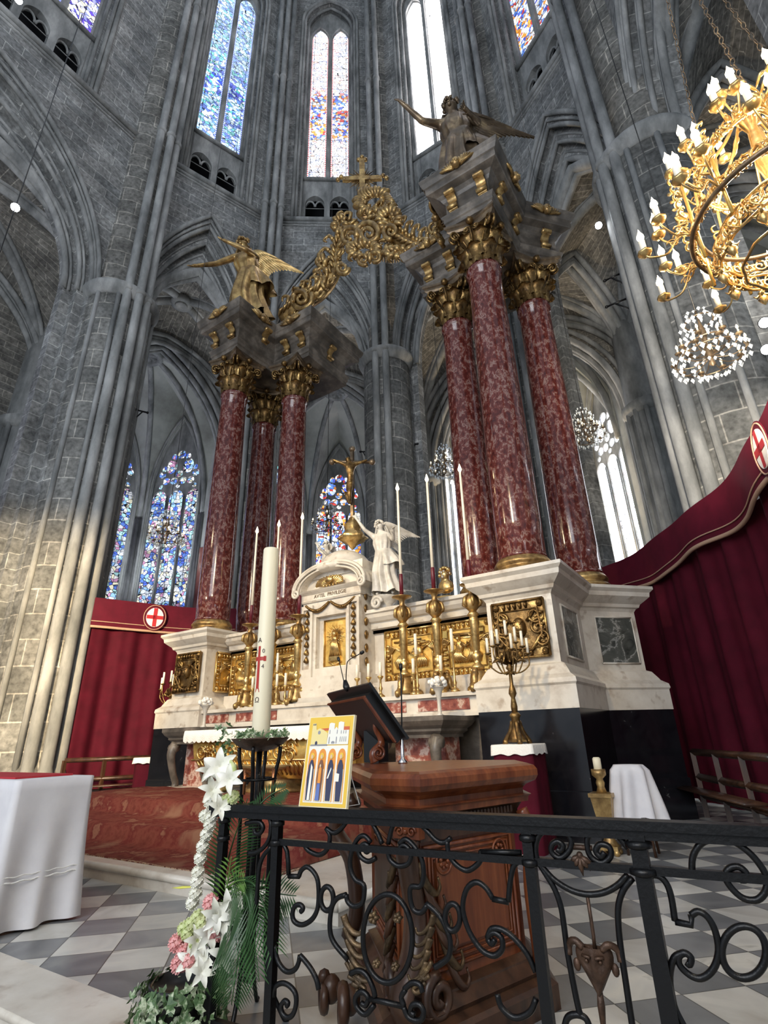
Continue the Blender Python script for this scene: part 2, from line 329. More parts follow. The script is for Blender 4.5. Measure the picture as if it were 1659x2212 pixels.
# ================================================================= the building
O = Vector((-6.45, 6.87)); SIDE = 5.05
def pol(r, az, c=O): return Vector((c.x+r*math.sin(math.radians(az)), c.y+r*math.cos(math.radians(az))))
def stp(P, az, L=SIDE): return P+Vector((math.sin(math.radians(az)), math.cos(math.radians(az))))*L
P3 = Vector((-3.6, 14.64)); P2 = Vector((-9.2, 14.64)); P1 = Vector((-13.28, 11.67)); P0 = Vector((-14.9, 6.87))
P4 = Vector((.85, 11.95)); P5 = Vector((2.6, 6.8)); PM = P0-Vector((0, 10.2)); PR = P5-Vector((0, 10.2))
ring = [PM, P0, P1, P2, P3, P4, P5, PR]
Q0, Q1, Q2, Q3, Q4, Q5 = [pol(13.6, a) for a in (-90, -54, -18, 24.3, 58, 92)]
QM = Q0-Vector((0, 10.2)); outer = [QM, Q0, Q1, Q2, Q3, Q4, Q5, Q5-Vector((0, 10.2))]
ZS, ZA, TOP = 14.8, 20.6, 52
names = ['left', 'apse_left', 'apse_centre_left', 'apse_centre', 'apse_centre_right', 'apse_right', 'right']
# floor: paved choir, border strip, nave floor one step lower
def floor_mat():
    m = bpy.data.materials.new('checkered_marble_paving'); m.use_nodes = True; nt = m.node_tree; b = nt.nodes['Principled BSDF']
    tc = N(nt, 'TexCoord'); mp = N(nt, 'Mapping'); mp.inputs['Rotation'].default_value = (0, 0, PI/4)
    mp.inputs['Location'].default_value = (.035, .16, 0); nt.links.new(tc.outputs['Object'], mp.inputs[0])
    ck = N(nt, 'TexChecker', Scale=1/.382); nt.links.new(mp.outputs[0], ck.inputs[0])
    br = N(nt, 'TexBrick', Scale=1.0, offset=0.0); br.inputs['Brick Width'].default_value = .382; br.inputs['Row Height'].default_value = .382; br.inputs['Mortar Size'].default_value = .004
    br.inputs['Color1'].default_value = (.75, .75, .75, 1); br.inputs['Color2'].default_value = (1.15, 1.15, 1.15, 1); br.inputs['Mortar'].default_value = (.25, .24, .22, 1); nt.links.new(mp.outputs[0], br.inputs[0])
    n = N(nt, 'TexNoise', Scale=2.2, Detail=8, Distortion=1.2); nt.links.new(tc.outputs['Object'], n.inputs[0])
    li = ramp(nt, n.outputs['Fac'], [(.3, (.40, .38, .34)), (.5, (.52, .51, .47)), (.62, (.60, .58, .52)), (.7, (.36, .35, .31))])
    dk = ramp(nt, n.outputs['Fac'], [(.3, (.13, .135, .14)), (.55, (.20, .205, .21)), (.7, (.27, .27, .26))])
    c = mix(nt, ck.outputs['Fac'], li, dk); c = mix(nt, 1.0, c, br.outputs['Color'], 'MULTIPLY'); nt.links.new(c, b.inputs['Base Color'])
    b.inputs['Roughness'].default_value = .33
    return m
M['paving'] = floor_mat()
mb = MB(); mb.box((-40, 2.22, -.3), (16, 42, 0)); struct('floor', mb, M['paving'])
mb = MB(); mb.box((-40, 1.84, -.16), (16, 2.22, .004)); mb.box((-40, 1.88, -.4), (16, 2.22, -.16))
mb.tube([(-40, 1.85, -.02), (16, 1.85, -.02)], .024, 10); struct('trim_1', mb, M['white_marble'])
mb = MB(); mb.box((-40, -14, -.6), (16, 1.9, -.18)); struct('floor', mb, M['paving'])
# carpeted altar platform
# --- arcade walls: clerestory with stained glass over triforium over the great arch
GL = {}
blues = [(.02, .05, .45), (.10, .30, .95), (.45, .70, 1), (.75, .88, 1), (.08, .10, .60), (.55, .78, .95), (.06, .45, .40), (.35, .55, 1), (.80, .92, 1)]
multi = [(.9, .92, 1), (.05, .08, .55), (.75, .85, 1), (.55, .03, .02), (.95, .93, .85), (.10, .25, .85), (.85, .30, .03), (.95, .97, 1), (.5, .65, 1)]
viol = [(.10, .05, .50), (.30, .35, .95), (.70, .75, 1), (.85, .85, .95), (.06, .05, .40), (.5, .5, 1), (.85, .55, .70), (.9, .85, .6)]
pale = [(.75, .85, 1), (.08, .16, .75), (.90, .92, .95), (.30, .55, .95), (.85, .88, .95), (.60, .30, .50), (.45, .80, .85), (.95, .92, .70), (.12, .25, .80)]
w8 = (.85, .85, .85); GL['blue'] = glass('blue_stained_glass', blues, 1.5, 6, (.9, .72), band=([(0, (.3,)*3), (.25, (.1,)*3), (.35, (0, 0, 0)), (.5, (.35,)*3)], (.55, .75, .95), (.1, .15, .8), (.7, .85, 1)))
GL['multi'] = glass('many_coloured_stained_glass', multi, 2.0, 6.5, (.9, .62), .05, band=([(0, (.62,)*3), (.22, (.55,)*3), (.26, (0, 0, 0)), (.52, (0, 0, 0)), (.58, (.55,)*3)], (.9, .9, .92), (.6, .03, .03), (.85, .8, .85)))
GL['apse'] = glass('many_coloured_chapel_glass', multi, 1.5, 5.5, (.9, .5), .03)
GL['white'] = glass('pale_sunlit_stained_glass', multi, 10, 7, (.9, .62), .75, .02); GL['pale'] = glass('pale_patterned_stained_glass', pale, 1.0, 5.5, (.9, .55), .0, .06)
GL['violet'] = glass('violet_stained_glass', viol, 1.6, 6.5, (.9, .6)); GL['red'] = glass('red_and_blue_stained_glass', multi, 1.5, 7, (.9, .6)); GL['sun'] = glass('sunlit_clear_glass', pale, 6.0, 6, (.9, .6), .75, .03)
WN = [0]
def window(A, d, t, w, z0, zs, za, nl, glassmat, depth, n, frame=True, circ=True):
    """traceried window: stone tracery plate pierced by lancets and circles, glass pane behind"""
    WN[0] += 1; e = .15; lw = (2*w-e*(nl-1))/nl; holes = []; g = .14; lt = zs-.2 if nl > 1 else zs; cs = [t-w+lw/2+i*(lw+e) for i in range(nl)]
    mb = MB()
    if nl == 1: molding(mb, A, Vector(d), Vector(n), t, w-.01, z0, zs, za, depth+g*.4, .05, 6)
    else:
        rise = lw*.6
        def cir(x, z, rx, rz=None, k_=12):
            if abs(x-t)+rx < w*math.sqrt(max(0, 1-((z-zs)/(za-zs))**1.6))+.02: holes.append([(x+rx*math.cos(2*PI*k/k_), z+(rz or rx)*math.sin(2*PI*k/k_)) for k in range(k_)])
        r = lw*.29; b0 = zs-.2+rise
        if nl == 2: cir(t, zs+.62*(za-zs), .3*w)
        else:
            for c in cs: cir(c, b0+r*.95, r*.62, None, 8)
            for c in cs:
                for dx, dz in ((-1.12, 2.35), (1.12, 2.35), (0, 4.2)): cir(c+dx*r, b0+dz*r, r*.95)
            for c in [(cs[i]+cs[i+1])/2 for i in range(nl-1)]: cir(c, b0+6.2*r, r*1.35, r*2.0)
            cir(t, b0+9.3*r, r*1.1, r*1.2)
            for s_ in (-1, 1): cir(t+s_*w*.30, b0+8.6*r, r*.7, r*1.1); cir(t+s_*w*.66, b0+5.4*r, r*.6, r*1.1)
        outl = [(t-w, lt)]
        for c in cs:
            outl += [(c+x, z) for x, z in arcpts(lw/2, lt, lt+rise, 4)]
        outl = outl[1:] if abs(outl[0][0]-outl[1][0]) < 1e-6 else outl
        outl += [(t+x, z) for x, z in arcpts(w, zs, za, 8)[::-1]]
        mb.plate(A, d, outl, holes, depth, depth+g, n)
        for i in range(nl-1): c = (cs[i]+cs[i+1])/2; mb.plate(A, d, [(c-e/2, z0), (c+e/2, z0), (c+e/2, lt), (c-e/2, lt)], [], depth, depth+g, n)
    fr = mb.build('window_%d' % WN[0], M['mould']); tag(fr, kind='structure')
    mb = MB(); mb.plate(A, d, opening(t, w, z0, zs, za, 8), [], depth+g*.55, depth+g*.55+.02, n); p = mb.build('pane', glassmat, fr)
    if nl > 1:
        mb = MB()
        for i in range(nl-1):
            c = t-w+lw+e/2+i*(lw+e); q = Vector(A)+Vector(d).normalized()*c+Vector(n).normalized()*(depth-.05); mb.tube([(q.x, q.y, z0), (q.x, q.y, lt)], .055, 6)
        mb.build('mullion', M['mould'], fr)
    return fr
def molding(mb, A, d, n, t, w, z0, zs, za, y, r, k=12):
    A = Vector(A); P = []
    for tt, z in opening(t, w, z0, zs, za, k): q = A+d*tt+n*y; P.append((q.x, q.y, z))
    mb.tube(P, r, 6)
def arcade(i, name, A, B, glassmat, nwin, big=False):
    L = (B-A).length; d = (B-A).normalized(); n = Vector((-d.y, d.x)); mid = (A+B)/2
    if (mid-Vector((O.x, min(O.y, mid.y)))).dot(n) < 0: n = -n
    h = L/2; AH = 2.25 if not big else 4.05; outline = [(-h, 0), (-h+.01, 0)]
    # three receding orders, the first is the face of the wall
    WO = 1.38 if not big else 2.5; mb = MB()
    for k, (wa, za, y0, y1) in enumerate(((AH, ZA, 0, .27), (AH-.26, ZA-.65, .27, .55), (AH-.55, ZA-1.35, .55, .95))):
        ww = WO-.14*k; holes = [opening(0, wa, -.05+.05, ZS, za, 12)]
        low = [(-h, 0)]+[(-h, 24.9), (h, 24.9), (h, 0)]
        # arch zone as one outline that runs round the opening
        arch = [(-h, 0), (-wa, 0)]+arcz(wa, za)+[(wa, 0), (h, 0), (h, 22.7), (-h, 22.7)]
        mb.plate(mid, d, arch, [], y0, y1, n)
        if k < 2: up = [opening(0, ww, 23.0, 39.0, 41.2, 8)]; mb.plate(mid, d, [(-h, 22.7), (h, 22.7), (h, TOP), (-h, TOP)], up, y0, y1, n)
    struct('wall_'+name, mb, M['stone'])
    # window wall: triforium openings below, lancets above
    mb = MB(); ww = WO-.14; k = 2 if not big else 4; lw = (ww*2-.14*(k+1))/k/2; holes = []; cs = [(-ww+.14+lw+i*(2*lw+.14)) for i in range(k)]
    for c in cs: holes.append(opening(c, lw-.06, 23.12, 24.75, 25.35, 6))
    for c in cs: holes.append(opening(c, lw-.02, 26.6, 38.6, 39.7, 6))
    mb.plate(mid, d, opening(0, WO, 22.9, 39.0, 41.5, 8), holes, .56, .85, n); struct('wall_clerestory', mb, M['mould'])
    for c in cs: window(mid, d, c, lw, 26.6, 38.6, 39.7, 1, glassmat, .66, n)
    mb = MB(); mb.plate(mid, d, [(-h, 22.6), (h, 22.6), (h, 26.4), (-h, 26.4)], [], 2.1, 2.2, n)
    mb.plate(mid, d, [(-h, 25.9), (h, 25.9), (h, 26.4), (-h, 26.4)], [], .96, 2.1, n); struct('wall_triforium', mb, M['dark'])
    # cusped heads and a safety bar in every triforium opening
    mb = MB()
    for c in cs:
        for s_ in (-1, 1):
            P = []
            for q in range(9):
                a = PI*q/8; P.append((c+s_*(lw-.05)*.5+math.cos(a)*(lw-.05)*.46, 24.62+.34*math.sin(a)+.15))
            mb.tube([w3(mid, d, n, p, .7) for p in P], .045, 5)
        mb.tube([w3(mid, d, n, (c-lw+.05, 24.5), .6), w3(mid, d, n, (c+lw-.05, 24.5), .6)], .02, 5)
    # mouldings
    for wa, za, y, r in ((AH+.17, ZA+.6, -.06, .09), (AH+.07, ZA+.25, -.04, .05), (AH, ZA, .02, .08), (AH-.13, ZA-.3, .27, .05), (AH-.26, ZA-.65, .29, .08), (AH-.4, ZA-1.0, .55, .06), (AH-.55, ZA-1.35, .58, .11)):
        molding(mb, mid, d, n, 0, wa, ZS, ZS, za, y, r)
    for ww, y, r in ((WO+.15, -.03, .09), (WO, .02, .07), (WO-.14, .32, .08), (WO-.3, .6, .06)):
        molding(mb, mid, d, n, 0, ww, 23.1, 39.0, 41.2-.2*y, y, r, 8)
    for z, y, r in ((23.0, -.02, .12), (22.78, 0, .07), (22.6, 0, .045)):
        mb.tube([w3(mid, d, n, (-h, z), y), w3(mid, d, n, (h, z), y)], r, 6)
    mb.tube([w3(mid, d, n, (-WO, 26.45), .5), w3(mid, d, n, (WO, 26.45), .5)], .1, 6)
    tag(mb.build('trim_%d' % (i+2), M['mould']), kind='structure')
def w3(mid, d, n, p, y): q = Vector(mid)+Vector(d)*p[0]+Vector(n)*y; return Vector((q.x, q.y, p[1]))
def arcz(w, za): return [(x, z) for x, z in arcpts(w, ZS, za, 12)]
gm = ['violet', 'blue', 'multi', 'white', 'red', 'sun', 'sun']
for i in range(7): arcade(i, names[i], ring[i], ring[i+1], GL[gm[i]], 2, big=i in (0, 6))
# --- clustered piers of the arcade, vault shafts rising in front of them
def pier(P, toward, r, label, zc=14.6, shafts=3, top=TOP, sp=.34, fil=True):
    t = wthing('stone_pier', label, 'pillar', (P.x, P.y, 0), 'clustered piers around the choir')
    mb = MB(); mb.lathe([(r+.28, 0), (r+.28, .5), (r+.1, .75), (r, .9), (r, zc)], 28, (P.x, P.y, 0)); mb.build('drum', M['pier'], t)
    mb = MB(); mb.lathe([(r, zc-.02), (r+.06, zc), (r+.16, zc+.22), (r+.2, zc+.3), (r+.2, zc+.42), (r+.02, zc+.5)], 28, (P.x, P.y, 0)); mb.build('capital', M['mould'], t)
    f = (toward-P).normalized(); s_ = Vector((-f.y, f.x))
    for k in range(shafts):
        o = (k-(shafts-1)/2)*sp; q = P+f*(r+.10-abs(o)*.35)+s_*o; mb = MB()
        mb.lathe([(.20, 0), (.20, .6), (.135, .8), (.135, top)], 10, (q.x, q.y, 0))
        for z in (zc+.3, 22.9, 32): mb.lathe([(.135, z-.1), (.18, z-.05), (.18, z+.05), (.135, z+.1)], 10, (q.x, q.y, 0))
        mb.build('vault_shaft', M['mould'], t)
    for a in (-1, 1) if fil else ():
        for b in (.55, 1.15):
            dd = (f*math.cos(b*a*1.0)+s_*math.sin(b*a)).normalized(); q = P+dd*(r+.02); mb = MB(); mb.tube([(q.x, q.y, 0), (q.x, q.y, zc)], .075, 6); mb.build('fillet', M['mould'], t)
    mb = MB(); mb.lathe([(r*.92, zc+.4), (r*.92, TOP)], 20, (P.x+(-f.x)*.45, P.y+(-f.y)*.45, 0)); mb.build('upper_pier', M['pier'], t)
    return t
pier(P0, O+Vector((0, 0)), 1.02, 'broad grey stone pier at the left beside the red curtain')
pier(P1, O, .82, 'grey stone pier half hidden behind the left marble columns')
pier(P2, O, .90, 'tall round grey stone pier behind the middle of the high altar', shafts=2, sp=.40, fil=False)
pier(P3, O, .82, 'grey stone pier just right of the rightmost marble column')
pier(P4, Vector((-6, 6)), 1.15, 'massive stone pier behind the large gilded chandelier')
# --- ambulatory: outer piers, vaults and ribs
def halfcurve(a, zs, c, zb, n=8):
    return [Vector((a.x+(c.x-a.x)*(1-math.cos(PI/2*i/n)), a.y+(c.y-a.y)*(1-math.cos(PI/2*i/n)), zs+(zb-zs)*math.sin(PI/2*i/n))) for i in range(n+1)]
def web(mb, a, b, c, za_, zb_, zs, n=8):
    """two patches of vault between the side arch a-b and the crown c"""
    w = (b-a).length/2; d = (b-a).normalized(); m_ = (a+b)/2; ar = arcpts(w, zs, za_, n)
    for side, corner in ((ar[:n+1], a), (ar[::-1][:n+1], b)):
        S_ = [Vector((m_.x+d.x*t, m_.y+d.y*t, z)) for t, z in side]; D = halfcurve(corner, zs, c, zb_, n); rows = []; uv = []
        for k in range(7): rows.append([S_[i].lerp(D[i], k/6) for i in range(n+1)])
        for r_ in rows: uv.append([((p-Vector((m_.x, m_.y, p.z))).length, i*.85) for i, p in enumerate(r_)])
        mb.grid(rows, uv)
def vault(corners, apex, zs, zb, name, ribr=.16, web_mat='web', boss=.45, extra=True):
    c = sum(corners, Vector((0, 0)))/len(corners); mb = MB(); k = len(corners)
    for i in range(k): web(mb, corners[i], corners[(i+1) % k], c, apex[i], zb, zs)
    tag(mb.build('ceiling', M[web_mat]), kind='structure')
    mb = MB()
    for q in corners:
        D = halfcurve(q, zs, c, zb-.12, 12); mb.tube(D, ribr, 8); dd = (c-q).normalized(); s_ = Vector((-dd.y, dd.x, 0))*ribr*1.1
        for sg in (-1, 1): mb.tube([p+s_*sg+Vector((0, 0, .12)) for p in D], ribr*.55, 6)
    for i in range(k):
        a, b = corners[i], corners[(i+1) % k]; w = (b-a).length/2; d = (b-a).normalized(); m_ = (a+b)/2; nn = (c-m_).normalized()
        for dw, y, r in ((.0, .0, ribr*1.3), (-.22, .12, ribr*.7), (.1, .3, ribr*.7)):
            mb.tube([(m_.x+d.x*t+nn.x*y, m_.y+d.y*t+nn.y*y, z-.1) for t, z in arcpts(w+dw*.5, zs, apex[i]+dw, 12)], r, 6)
    if boss: mb.lathe([(.16, zb-.3), (boss*.6, zb-.36), (boss, zb-.3), (boss, zb-.05)], 16, (c.x, c.y, 0)); mb.lathe([(boss*.45, zb-.40), (boss*.52, zb-.42), (boss*.6, zb-.34)], 16, (c.x, c.y, 0))
    tag(mb.build('trim_%d' % (20+len(bpy.data.objects)), M['mould']), kind='structure'); return c
def push(P, k): return P+(P-Vector((O.x, min(O.y, P.y)))).normalized()*k
for i in range(0, 6):
    a, b = push(ring[i], .7), push(ring[i+1], .7); c, d = outer[i+1], outer[i]
    vault([a, b, c, d], [18.8, 18.5, 18.3, 18.5], 13.4, 19.0, 'ceiling', .17)
for k, (Q, lab) in enumerate(((Q0, 'slender clustered pier at the far left edge, beyond the broad pier'), (Q1, 'clustered outer pier glimpsed between the left marble columns'), (Q2, 'clustered outer pier between two bright windows behind the right marble columns'), (Q3, 'clustered pier with fanning ribs left of the right red curtain'), (Q4, 'outer pier far to the right behind the massive pier'))):
    t = wthing('ambulatory_pier', lab, 'pillar', (Q.x, Q.y, 0), 'outer piers of the ambulatory')
    f = (Vector((O.x, min(O.y, Q.y)))-Q).normalized(); mb = MB(); mb.lathe([(.9, 0), (.9, .8), (.72, 1.0), (.72, 12.0)], 20, (Q.x, Q.y, 0)); mb.build('drum', M['mould'], t)
    mb = MB(); mb.lathe([(.76, 11.7), (.9, 11.9), (.9, 12.1), (.7, 12.25), (.6, 18.5)], 20, (Q.x, Q.y, 0)); mb.build('capital', M['mould'], t)
    for j in range(12):
        an = 2*PI*j/12; mb = MB(); q = (Q.x+.75*math.cos(an), Q.y+.75*math.sin(an)); mb.tube([(*q, 0), (*q, 11.8)], .095, 6); mb.build('shaft', M['mould'], t)
# wall above the outer arches and ambulatory roof
for i in range(1, 6):
    a, b = outer[i], outer[i+1]; d = (b-a).normalized(); m_ = (a+b)/2; h = (b-a).length/2; n = (m_-O).normalized(); w = h-.6
    mb = MB(); mb.plate(m_, d, [(-h, 0), (-w, 0)]+[(x, z) for x, z in arcpts(w, 12.2, 18.2, 10)]+[(w, 0), (h, 0), (h, 19.5), (-h, 19.5)], [], .0, .5, n)
    tag(mb.build('wall_ambulatory', M['web']), kind='structure')
    mb = MB()
    for dw, y, r in ((0, -.05, .14), (.3, -.1, .1), (-.2, .2, .12), (-.25, .45, .1)): molding(mb, m_, d, n, 0, w+dw, .0, 12.2, 18.2+dw, y, r)
    tag(mb.build('trim_%d' % (20+len(bpy.data.objects)), M['mould']), kind='structure')
# --- radial chapels: five-sided, windows in every side
def chapel(az, mats, lights, side_plain=(0, 4)):
    cc = pol(16.0, az); R = 4.6; V = [pol(R, az+a, cc) for a in (-112.5, -67.5, -22.5, 22.5, 67.5, 112.5)]
    for k in range(5):
        a, b = V[k], V[k+1]; d = (b-a).normalized(); m_ = (a+b)/2; h = (b-a).length/2; n = (m_-cc).normalized()
        mb = MB(); w = 1.36; hole = [opening(0, w, 5.2, 13.7, 18.3, 8)] if lights[k] else []
        mb.plate(m_, d, [(-h-.1, 0), (h+.1, 0), (h+.1, 20), (-h-.1, 20)], hole, 0, .55, n); tag(mb.build('wall_chapel', M['plaster']), kind='structure')
        if lights[k]:
            window(m_, d, 0, w, 5.2, 13.7, 18.3, lights[k], GL[mats[k]], .25, n)
            mb = MB(); molding(mb, m_, d, n, 0, w+.12, 5.2, 13.7, 18.5, -.02, .08, 8); molding(mb, m_, d, n, 0, w, 5.2, 13.7, 18.3, .12, .06, 8)
            tag(mb.build('trim_%d' % (20+len(bpy.data.objects)), M['mould']), kind='structure')
    if az == -72:
        a, b = V[4], V[5]; d = (b-a).normalized(); m_ = (a+b)/2; h = (b-a).length/2; n = (m_-cc).normalized(); mb = MB(); mb.plate(m_, d, [(-h, 0), (h, 0), (h, 9.6), (-h, 10.4)], [], -.04, -.01, n)
        for t_, z_ in ((-.7, 9.0), (.5, 8.7)): mb.tube([w3(m_, d, n, (t_, z_-.4), -.06), w3(m_, d, n, (t_, z_+.4), -.06)], .04, 5); mb.tube([w3(m_, d, n, (t_-.28, z_+.1), -.06), w3(m_, d, n, (t_+.28, z_+.1), -.06)], .04, 5)
        tag(mb.build('wall_painted', mottled('faded_red_wall_painting', [(.35, (.12, .02, .02)), (.5, (.26, .10, .08)), (.6, (.42, .36, .30)), (.75, (.20, .05, .04))], 1.4, .9, stretch=(1, 1, .4))), kind='structure')
    mb = MB()
    for q in V[1:5]:
        e = q+(cc-q).normalized()*.12
        for o in (-.14, 0, .14): s_ = (cc-q).normalized(); mb.tube([(e.x-s_.y*o, e.y+s_.x*o, 0), (e.x-s_.y*o, e.y+s_.x*o, 12.2)], .08 if o else .13, 6)
    zb = 19.6; poly = V; web_mb = MB()
    for k in range(5): web(web_mb, V[k], V[k+1], cc, 19.0, zb, 12.2)
    a, b = V[5], V[0]; web(web_mb, a, b, cc, 19.3, zb, 12.2)
    tag(web_mb.build('ceiling', M['plaster']), kind='structure')
    for q in V: mb.tube(halfcurve(q, 12.2, cc, zb-.1, 10), .14, 8)
    mb.lathe([(.42, zb-.15), (.45, zb-.34), (.62, zb-.40), (.72, zb-.3), (.72, zb-.1)], 24, (cc.x, cc.y, 0))
    for z in (.0,): pass
    tag(mb.build('trim_%d' % (20+len(bpy.data.objects)), M['mould']), kind='structure')
    for s_ in (0, 5):   # straight walls back to the ambulatory
        a = V[s_]; q = {-72: (Q0, Q1), -36: (Q1, Q2), 0: (Q2, Q3), 36: (Q3, Q4)}[az][0 if s_ == 0 else 1]; d = (q-a).normalized(); m_ = (a+q)/2; h = (q-a).length/2
        mb = MB(); mb.plate(m_, d, [(-h, 0), (h, 0), (h, 19), (-h, 19)], [], 0, .3, -(cc-m_).normalized()); tag(mb.build('wall_chapel', M['plaster']), kind='structure')
chapel(-72, ['violet', 'violet', 'pale', 'pale', 'pale'], (3, 3, 3, 3, 0))
chapel(-36, ['blue', 'blue', 'apse', 'apse', 'blue'], (0, 3, 3, 3, 0))
chapel(0, ['sun', 'sun', 'sun', 'sun', 'sun'], (3, 3, 3, 3, 0))
chapel(36, ['sun', 'sun', 'sun', 'sun', 'sun'], (0, 3, 0, 0, 0))
mb = MB(); mb.plate((Q0+QM)/2, (0, 1), [(-5.1, 0), (5.1, 0), (5.1, 20), (-5.1, 20)], [opening(0, 2.2, 5, 12, 15, 8)], 0, .5, (-1, 0)); struct('wall_aisle_left', mb, M['web'])
window((Q0+QM)/2, Vector((0, 1)), 0, 2.2, 5, 12, 15, 4, GL['violet'], .2, Vector((-1, 0)))
for k in range(2): pass
# ================================================================= carpeted platform
AX = -6.45
def at(lst): return [tuple(p) for p in lst]
def slab(name, x0, x1, y0, y1, z0, z1, m, nose=0):
    mb = MB(); mb.box((x0, y0, z0), (x1, y1, z1))
    if nose: mb.tube([(x0, y0, z1-nose), (x1, y0, z1-nose)], nose, 8); mb.tube([(x1, y0, z1-nose), (x1, y1, z1-nose)], nose, 8)
    return struct(name, mb, m)
slab('trim_90', -9.9, -2.9, 3.70, 7.6, 0, .15, M['white_marble'], .035)
M['carpet'] = mottled('worn_red_carpet', [(.3, (.085, .018, .014)), (.45, (.15, .042, .03)), (.55, (.10, .018, .016)), (.62, (.19, .085, .055)), (.75, (.13, .035, .028))], 4, .95, second=(1.7, .56, (.20, .10, .065)), spec=.1, bump=.1)
M['carpet_edge'] = mottled('patterned_carpet_border', [(.35, (.20, .06, .04)), (.47, (.10, .035, .03)), (.52, (.48, .36, .24)), (.58, (.16, .05, .04)), (.7, (.40, .26, .16))], 13, .95, spec=.1)
def carpet_mesh():
    mb = MB(); rows = []
    prof = [(3.86, .158), (4.35, .162), (4.42, .18), (4.46, .32), (4.52, .345), (5.05, .35), (5.13, .37), (5.17, .51), (5.24, .535), (5.8, .54), (6.6, .54)]
    for y, z in prof:
        row = []
        for i in range(41):
            t = i/40; x = -9.55+t*5.6; zz = z+.006*math.sin(x*9+y*3)*(z > .17)
            row.append((x+.02*math.sin(y*20), y+.02*math.sin(x*5.3), zz))
        e0 = [(-9.60, y, .156)] if z > .17 else [(-9.60, y, z)]
        rows.append(e0+row+[(-3.9, y, .156 if z > .17 else z)])
    mb.grid(rows); return mb
cp = tag(carpet_mesh().build('carpet', M['carpet']), 'long worn red carpet laid over the altar steps', 'carpet')
mb = MB(); mb.box((-9.7, 3.84, .15), (-3.85, 4.40, .157)); mb.build('patterned_border', M['carpet_edge'], cp)
slab('trim_91', -9.45, -4.0, 4.56, 7.6, .14, .33, M['white_marble']); slab('trim_92', -9.35, -4.2, 5.30, 7.6, .32, .52, M['white_marble'])
